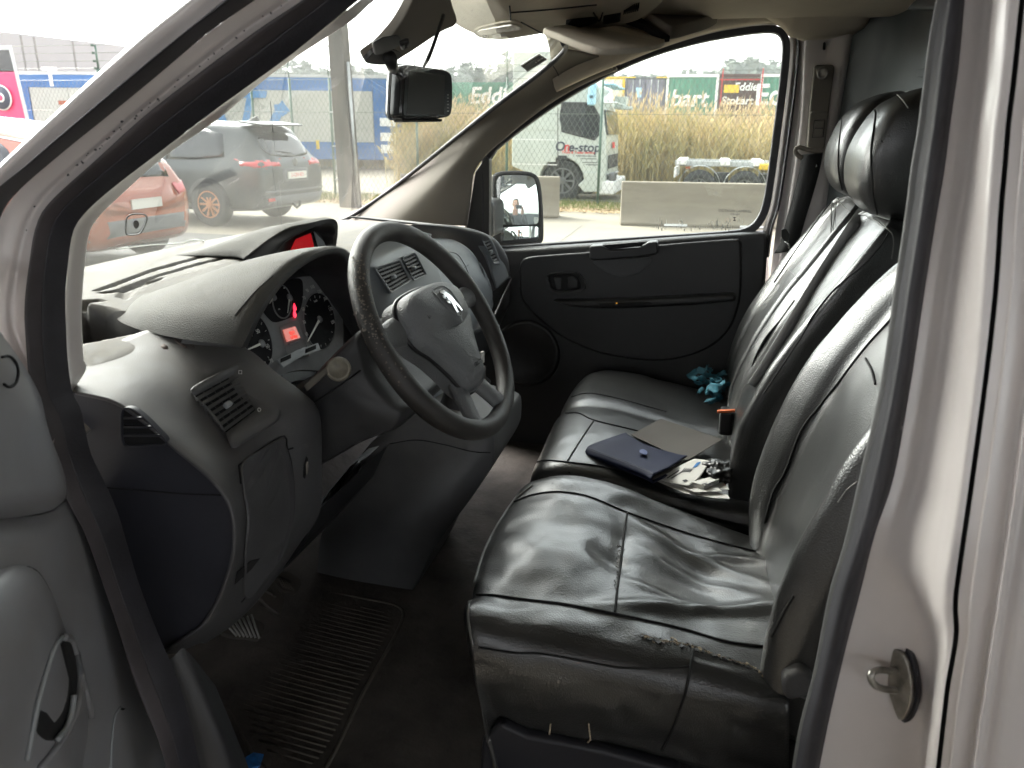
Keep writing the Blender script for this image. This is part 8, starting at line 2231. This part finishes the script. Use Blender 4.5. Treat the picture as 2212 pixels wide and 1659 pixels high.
# upper corner trim of the door
urows = [
    [DP(a, b, o) for a, b, o in ((-160, 600, .0), (-80, 620, .004), (0, 716, .006), (10, 730, .0), (16, 738, -.02))],
    [DP(a, b, o) for a, b, o in ((-160, 760, .03), (-60, 764, .03), (0, 772, .026), (40, 790, .012), (56, 796, -.02))],
    [DP(a, b, o) for a, b, o in ((-160, 860, .034), (-60, 864, .034), (10, 868, .032), (66, 866, .016), (90, 862, -.02))],
    [DP(a, b, o) for a, b, o in ((-160, 950, .038), (-60, 950, .038), (20, 952, .036), (92, 946, .020), (116, 940, -.02))],
    [DP(a, b, o) for a, b, o in ((-160, 1030, .040), (-60, 1030, .040), (30, 1030, .038), (120, 1020, .024), (146, 1012, -.02))],
    [DP(a, b, o) for a, b, o in ((-160, 1090, .038), (-60, 1090, .038), (30, 1086, .036), (128, 1070, .022), (154, 1062, -.02))],
    [DP(a, b, o) for a, b, o in ((-160, 1122, .010), (-60, 1122, .010), (20, 1120, .010), (108, 1104, .006), (146, 1084, -.02))]]
uc = surf("corner_trim", urows, MAT['door_near'], dd, nu=50, nv=60, solid=.01)
uct = bvh(uc)
seam("fixing_cap", [(2, 772), (18, 770), (32, 784), (37, 805), (32, 828), (18, 836), (6, 830)], uct, MAT['hole'], dd, r=.0014)
v, f = box_geo(DP0 + ddir * .5 - dnn * .06 + Vector((0, 0, .05)), (.05, 1.0, 1.0), basis(dnn, ddir, Vector((0, 0, 1)))); obj("door_skin", v, f, MAT['paint'], dd, bevel=.02)
# ================================================================ SHED THE VAN STANDS UNDER, AND THE PHOTOGRAPHER (both seen in the wing mirror; shed enlarged out of view to block skylight)
sh = thing("open_shed", "open steel shed roof and blue-grey wall behind the van, seen in the mirror, enlarged to shade the cab", "shed", (4, -3.6, 0))
box("roof_sheet", (2.6, -2.65, 4.0), (14.0, 10.5, .08), YM['shedroof'], sh)  # reach over the van stretched to dim the light from above
box("back_wall", (1.6, -7.9, 0.9), (15.8, .12, 1.8), YM['shed'], sh)  # kept low so light reaches deep into the cab over it
box("roof_sheet", (-5.4, -4.3, 4.0), (1.9, 7.2, .08), YM['shedroof'], sh)  # unseen roof piece added to cut sky light from the front left
box("light_block_wall", (-6.3, -4.4, 2.0), (.12, 7.0, 4.0), YM['shed'], sh)  # unseen wall added to block light from the front left
for x in (-1.45, 2.0, 5.6, 9.3):
    box("column", (x, -4.6, 2.0), (.20, .20, 4.0), YM['letter'], sh); box("roof_beam", (x, -3.6, 3.86), (.14, 8.4, .22), YM['shedroof'], sh)
for x in (-1.5, 3.8):
    box("window_frame", (x, -7.82, 1.1), (2.4, .06, 1.0), YM['letter'], sh)
per = thing("person", "man in a dark jacket holding a phone, reflected in the wing mirror", "person", (.02, -1.22, 0))
def skin(name, joints, edges, radii, mat, parent, sub=2):
    base = base_of(parent)
    me = bpy.data.meshes.new(name); me.from_pydata([tuple(Vector(j) - base) for j in joints], edges, [])
    o = bpy.data.objects.new(name, me); col.objects.link(o); o.parent = parent
    me.materials.append(mat)
    m_ = o.modifiers.new("skin", 'SKIN'); m_.use_smooth_shade = True
    for i, r in enumerate(radii):
        sv2 = me.skin_vertices[0].data[i]; sv2.radius = (r, r) if not isinstance(r, tuple) else r
    me.skin_vertices[0].data[0].use_root = True
    s_ = o.modifiers.new("sub", 'SUBSURF'); s_.levels = s_.render_levels = sub
    return o
JK = M("dark_jacket", (.012, .013, .017), .8, bump2=.3, b2scale=12); JN = M("blue_jeans", (.05, .07, .12), .8); SK = M("skin_tone", (.50, .26, .18), .5); HRm = M("dark_hair", (.03, .02, .015), .6)
px_, py_ = .03, -1.22
J = [(px_, py_, .98), (px_, py_, 1.15), (px_, py_, 1.34), (px_, py_, 1.46), (px_ - .18, py_, 1.44), (px_ - .25, py_ + .08, 1.20), (px_ - .10, py_ + .265, 1.49), (px_ + .18, py_, 1.44), (px_ + .25, py_ + .08, 1.20), (px_ + .09, py_ + .265, 1.50)]
skin("jacket", J, [(0, 1), (1, 2), (2, 3), (3, 4), (4, 5), (5, 6), (3, 7), (7, 8), (8, 9)], [(.19, .13), (.18, .12), (.20, .13), (.13, .10), .085, .065, .048, .085, .065, .048], JK, per)
J = [(px_, py_, .98), (px_ - .10, py_, .90), (px_ - .11, py_, .50), (px_ - .11, py_, .09), (px_ - .12, py_ + .14, .04), (px_ + .10, py_, .90), (px_ + .11, py_, .50), (px_ + .11, py_, .09), (px_ + .12, py_ + .14, .04)]
skin("trousers", J, [(0, 1), (1, 2), (2, 3), (3, 4), (0, 5), (5, 6), (6, 7), (7, 8)], [(.16, .12), .10, .07, .05, .045, .10, .07, .05, .045], JN, per)
hd_ = []
bm_ = bmesh.new(); bmesh.ops.create_icosphere(bm_, subdivisions=4, radius=1)
hc = Vector((px_, py_ + .03, 1.735))
V = []
for vtx in bm_.verts:
    p = vtx.co
    q = Vector((p.x * .075, p.y * .095, p.z * .115))
    if p.z < 0: q.x *= 1 - .30 * (-p.z) ** 1.5; 
    if p.y > 0:
        q.y += .012 * math.exp(-((p.x / .22) ** 2 + ((p.z + .12) / .22) ** 2)) * 1.8          # nose
        q.y -= .008 * (math.exp(-(((abs(p.x) - .40) / .16) ** 2 + ((p.z - .12) / .12) ** 2)))   # eye sockets
        q.y += .004 * math.exp(-((p.x / .3) ** 2 + ((p.z + .52) / .10) ** 2))                   # lips
    V.append(hc + q)
F = [tuple(x.index for x in fc.verts) for fc in bm_.faces]
head = obj("head", V, F, SK, per)
bm_.verts.ensure_lookup_table()
V2 = []; keep = []
for vtx in bm_.verts:
    p = vtx.co; V2.append(hc + Vector((p.x * .080, p.y * .100 - .004, p.z * .121 + .003)))
F2 = [f_ for f_ in F if all((bm_.verts[i].co.z > .55) or (bm_.verts[i].co.y < -.05 and bm_.verts[i].co.z > -.45) for i in f_)]
obj("hair", V2, F2, HRm, head)
bm_.free()
for s in (-1, 1):
    v, f = lathe_geo([(.001, -.008), (.012, -.005), (.013, .0), (.001, .010)], 12, hc + Vector((s * .028, .078, .012)), Matrix(((1, 0, 0), (0, 0, 1), (0, 1, 0)))); obj("eye", v, f, M("eye_dark", (.05, .04, .04), .2), head)
    v, f = lathe_geo([(.001, -.006), (.022, -.004), (.026, .004), (.001, .006)], 14, hc + Vector((s * .076, -.005, -.005)), Matrix(((0, 0, 1), (.6, 0, 0), (0, 1, 0)))); obj("ear", v, f, SK, head)
tube("neck", [hc + Vector((0, -.03, -.09)), Vector((px_, py_, 1.46))], [.055, .062], SK, per, n=14)
phone = thing("phone", "black phone held up in both hands before the man's face", "phone", (px_, py_ + .32, 1.62))
box("phone_body", (px_, py_ + .315, 1.655), (.150, .009, .075), MAT['bezel'], phone, bevel=.003)
for s in (-1, 1):
    pc = Vector((px_ + s * .085, py_ + .295, 1.615))
    fin = []
    palm = [(px_ + s * .09, py_ + .265, 1.50), tuple(pc + Vector((0, -.005, -.03))), tuple(pc)]
    skin("hand", palm, [(0, 1), (1, 2)], [(.030, .028), (.036, .020), (.034, .016)], SK, per, sub=2)
    for k in range(4):
        a0 = pc + Vector((s * .002, 0, .030 - k * .017)); ln = (.030, .034, .032, .026)[k]
        skin("finger", [tuple(pc + Vector((0, 0, .022 - k * .015))), tuple(a0 + Vector((s * .006, .022, 0))), tuple(a0 + Vector((-s * .012, .034, .004))), tuple(a0 + Vector((-s * (.012 + ln * .6), .033, .004)))], [(0, 1), (1, 2), (2, 3)], [.010, .009, .0085, .0075], SK, per, sub=1)
    skin("thumb", [tuple(pc + Vector((0, -.004, -.012))), tuple(pc + Vector((-s * .014, -.010, .004))), tuple(pc + Vector((-s * .034, -.002, .018)))], [(0, 1), (1, 2)], [.012, .010, .009], SK, per, sub=1)
# ================================================================ HAZE
hm = bpy.data.materials.new("thin_air"); hm.use_nodes = True
n_ = hm.node_tree; n_.nodes.clear()
ho_ = n_.nodes.new("ShaderNodeOutputMaterial"); pv = n_.nodes.new("ShaderNodeVolumePrincipled")
pv.inputs["Color"].default_value = (0.92, 0.95, 0.95, 1); pv.inputs["Density"].default_value = 0.0010; pv.inputs["Anisotropy"].default_value = 0.2
n_.links.new(pv.outputs[0], ho_.inputs["Volume"])
hz = box("haze", (-25, 75, 8.5), (290, 270, 19), hm)
hz["kind"] = "stuff"; hz["label"] = "thin pale haze softening the far pine wood and containers"; hz["category"] = "haze"
